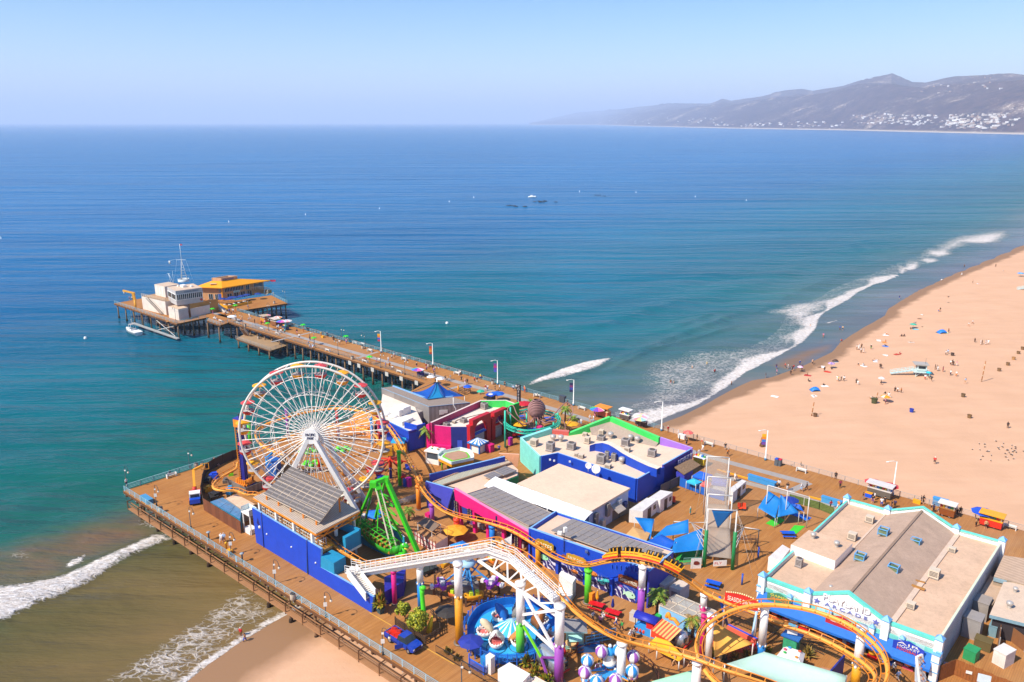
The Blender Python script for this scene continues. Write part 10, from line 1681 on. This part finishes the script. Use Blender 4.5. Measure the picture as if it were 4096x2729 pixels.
many('T3','740,250,ws,W 780,250,wl 640,290,wl 615,305,gt 560,295,kg 515,285,or 795,200,pp 1630,370,rt 1805,430,ky 1745,420,ww 1960,470,kt 2015,525,rt 2025,590,ww,W 1840,520,kn 1760,480,gk 1985,640,ww 1905,660,lb 1950,670,ll')
many('T6','785,130,kg 812,195,ok,W 380,80,kn 1345,525,wk,W 1435,555,kw,W 1580,565,wl,W 1635,555,kk,W 420,810,qq 1580,315,kk,B 815,420,lb 885,460,ww 905,455,tw')
many('U3','870,230,kk 905,300,mk,W 1175,395,wk 1255,430,kk 1230,445,wb 1160,420,ku 1085,395,kg 1310,465,kd 1335,455,nk 1540,425,kk 1560,425,kd 1675,515,gt,W 1700,485,rk 1620,490,kt 1640,490,nk 1720,470,wg 1800,515,wk 1825,525,kd 1850,510,kk 1815,500,wt 1975,605,tk 2050,620,tk 830,460,rk,W 890,465,ow,W')
many('S4','150,640,wn 1070,420,pk,W 1090,425,ww,G 1138,1230,ww,W 1168,1228,ln,W 600,530,nb,B')
many('T4','915,1245,wk,W 1000,1290,pk 1030,1255,wg,W 1180,1300,wb,W 1245,1360,ek,W 1385,1430,kk,W 1340,1470,wt,W 1345,1550,tk,W 1380,1450,gk')
many('T5','1600,1270,tk,W 1630,1360,tt,W 1840,1370,kk,W 160,-50,wk')
many('U2','630,1490,gk 670,1560,lg,W')
many('S5','930,700,mk');many('V1','335,740,mk 390,745,wk')
many('W2','1655,560,kn 790,890,wl')
many('W4','2320,760,kk,W')
many('U4','358,875,yy,S,-.9 265,898,ss,S,-1.0 407,930,rk,S,-.5 130,990,sp,S,-.9 150,995,sk,S,-.9 728,962,kg 795,905,nb 797,940,pn 850,900,rn 868,905,ww 895,920,kd 903,912,rb 942,885,bn,W 885,945,kd 955,915,mk 512,1008,sk,S,-.3 1090,710,ps 1205,732,rs,G 1194,662,bs 1212,664,sn 1570,465,nb,W 1010,635,ss,S,-1.1 1022,880,sd 2175,265,ss 2230,290,gs,L 2065,372,wp,L 2030,368,ss 1962,320,ww,W 1978,265,ss,S,-.3 1835,350,ww,G 1960,320,ww,W 2250,1280,kd',True)
many('U5','130,805,sd 595,655,ws 615,655,ww 645,640,sd 640,690,wd 668,690,ww 620,640,ws 745,650,ke 890,500,ww,G 910,500,os,G 1065,515,kk,G 1092,515,dd,G 820,560,ww,L 895,575,os,G 895,618,nk,G 775,775,ss,G 800,770,wl,L 1165,578,ss,L 1050,702,rr,G 1030,705,rs,L 905,715,ws,L 1280,290,ww,L 1255,332,ss,L 1160,440,ds,G 1190,440,nk,G 1300,420,ds,L 1212,378,gg,G 1450,478,eb,L 1560,475,ss 1455,260,sb,W 1470,255,ds 1560,105,kk,G 1562,163,dd,L 1770,415,ws,W 1812,388,ws,W 1835,580,dd 1895,605,ww 1912,600,kk 1950,605,ww 1975,600,ww,W 1530,715,wk 1552,700,lg 1418,865,dd 1445,880,ww 1435,870,kd 1500,888,mm 1580,820,wd 1608,825,kd 1645,825,pw 1600,815,dk 1580,925,wn 1640,935,wo 1312,970,wr 1355,965,qd 1380,990,dd,W 1735,1010,lt,W 615,820,ds,G 665,825,ws,G 255,885,dd 330,860,kk,G 840,850,kk 850,855,dk,W 390,985,ww 400,990,yd 430,985,dk 460,988,wk,W 590,1020,kd 605,1030,ww 848,1025,dd,W 995,1105,kk 1022,1105,ws 1060,1112,od 890,1150,kt,W 930,1165,ww 760,1180,wk,G 740,1175,tk,G 895,1228,pn 90,990,kk,G 250,1035,kk,G 150,1145,ss,L 75,925,sr,G 215,842,sd,L',True)
many('U3','1648,112,rd',True);many('U7','1745,1165,rs,S,-.25 1775,1205,sb,W,-.2',True)
CNT={};recs=[]
for p,code,pose,rz,beach in PEOPLE:
 nm=min((l for l in LMK if l[2]==beach),key=lambda l:(l[0]-p).length)[1];t_,b_=code[0],code[1]
 pw=POSE[pose]if not(beach and pose=='S' and p.z<-.15)else 'standing in water'
 d='shirtless person in %s shorts'%CN.get(b_,'dark')if t_=='s' and b_!='s' else('sunbather with bare skin' if t_=='s' else 'person in a %s top and %s bottoms'%(CN[t_],CN[b_]if b_!='s' else 'short'))
 recs.append([p,code,pose,rz,'%s %s %s'%(d,pw,nm)])
groups_={}
for r_ in recs:groups_.setdefault(r_[4],[]).append(r_)
for l,g in groups_.items():
 if len(g)>1:
  g.sort(key=lambda r_:r_[0].x/r_[0].y)
  for i,r_ in EN(g):r_[4]=l+', '+(['left one','right one'][i]if len(g)==2 else['leftmost','second from left','third from left','fourth from left','fifth from left'][min(i,4)])
for p,code,pose,rz,l in recs:
 w_=l.split()
 if len(w_)>16:l=' '.join(w_).replace(' sitting on the ground',' sitting').replace(' and %s bottoms'%(CN[code[1]]if code[1]!='s' else 'short'),'');w_=l.split()
 o=bpy.data.objects.new('person',PP[POSE[pose]]);C.objects.link(o);o.location=p;o.rotation_euler=(0,0,rz);s_=rnd.uniform(.94,1.08);o.scale=(s_*1.08,s_*1.08,s_);tag(o,l,'person','people on the beach' if False else 'people')
 sk_=rnd.choice(SKN)
 for i,c in EN((sk_,COLS[code[0]]if code[0]!='s' else sk_,COLS[code[1]]if code[1]!='s' else COLS['k']if code[0]=='s' else sk_,rnd.choice(['2A1E18','4A3020','1E1A18','A8804A','E8E0D4']))):o.material_slots[i].link='OBJECT';o.material_slots[i].material=M(c,.7,di=0)
for i,(k,x,y,c,l)in EN((('U5',900,506,'F4F0EA','white towel under the seated pair near the wet sand'),('U5',830,562,'F4F0EA','white towel below the near wet sand, with a sunbather'),('U5',888,582,'E8903A','orange towel in mid beach'),('U5',898,622,'3A80D8','blue towel in mid beach'),('U5',790,780,'E8E8F4','white towel above the tower ramp end'),('U5',1168,580,'E8D0B8','pale towel directly above the tower'),('U5',1022,708,'C8402A','red towel right above the tower'),('U5',905,718,'F4F0EA','white towel left above the tower'),('U5',1215,443,'6AC8D8','turquoise towel beside the green parasol'),('U5',290,890,'D8402A','red towel beside the purple parasol'),('U5',260,1042,'F4F4F0','white towel right of the near blue tent'),('U5',150,1150,'F4F0EA','white towel below the near blue tent'),('U5',670,830,'F4F0EA','white towel between tower and water'),('U5',80,928,'C83A3A','red towel close to the wet sand'),('U5',1535,480,'D8F0A8','pale green towel beside the far blue tent'),('U4',785,1082,'F4F0EA','white towels on the near sand below the water edge'),('U4',1035,1078,'F0D8B8','pale towel left of the near blue tent'),('U4',1090,896,'F4F0EA','white towel by the wet sand in the near beach'))):towel(k,x,y,c,l)
gb_=None;rg=random.Random(9)
for i in range(40):
 u,v_=rg.gauss(0,1),rg.gauss(0,1);p=QS('U4',2210+u*85-v_*20,1420+v_*38);
 if p.x>118:continue
 if gb_ is None:b.ball(p+Z(.22),.16,M('5A5048',.8,di=0),7,5,(1.5,.7,.7));b.ball(p+V((.24,0,.36)),.07,M('E0DCD4',.8,di=0),6,4);b.box(p+Z(0),(.05,.05,.14),M('C88A3A'),0);gb_=b('gull',None,'gull resting in the loose flock on the right hand sand','gull','gulls on the sand')
 else:q=dup(gb_,up(p,p.z),rg.uniform(0,6),ch=[])
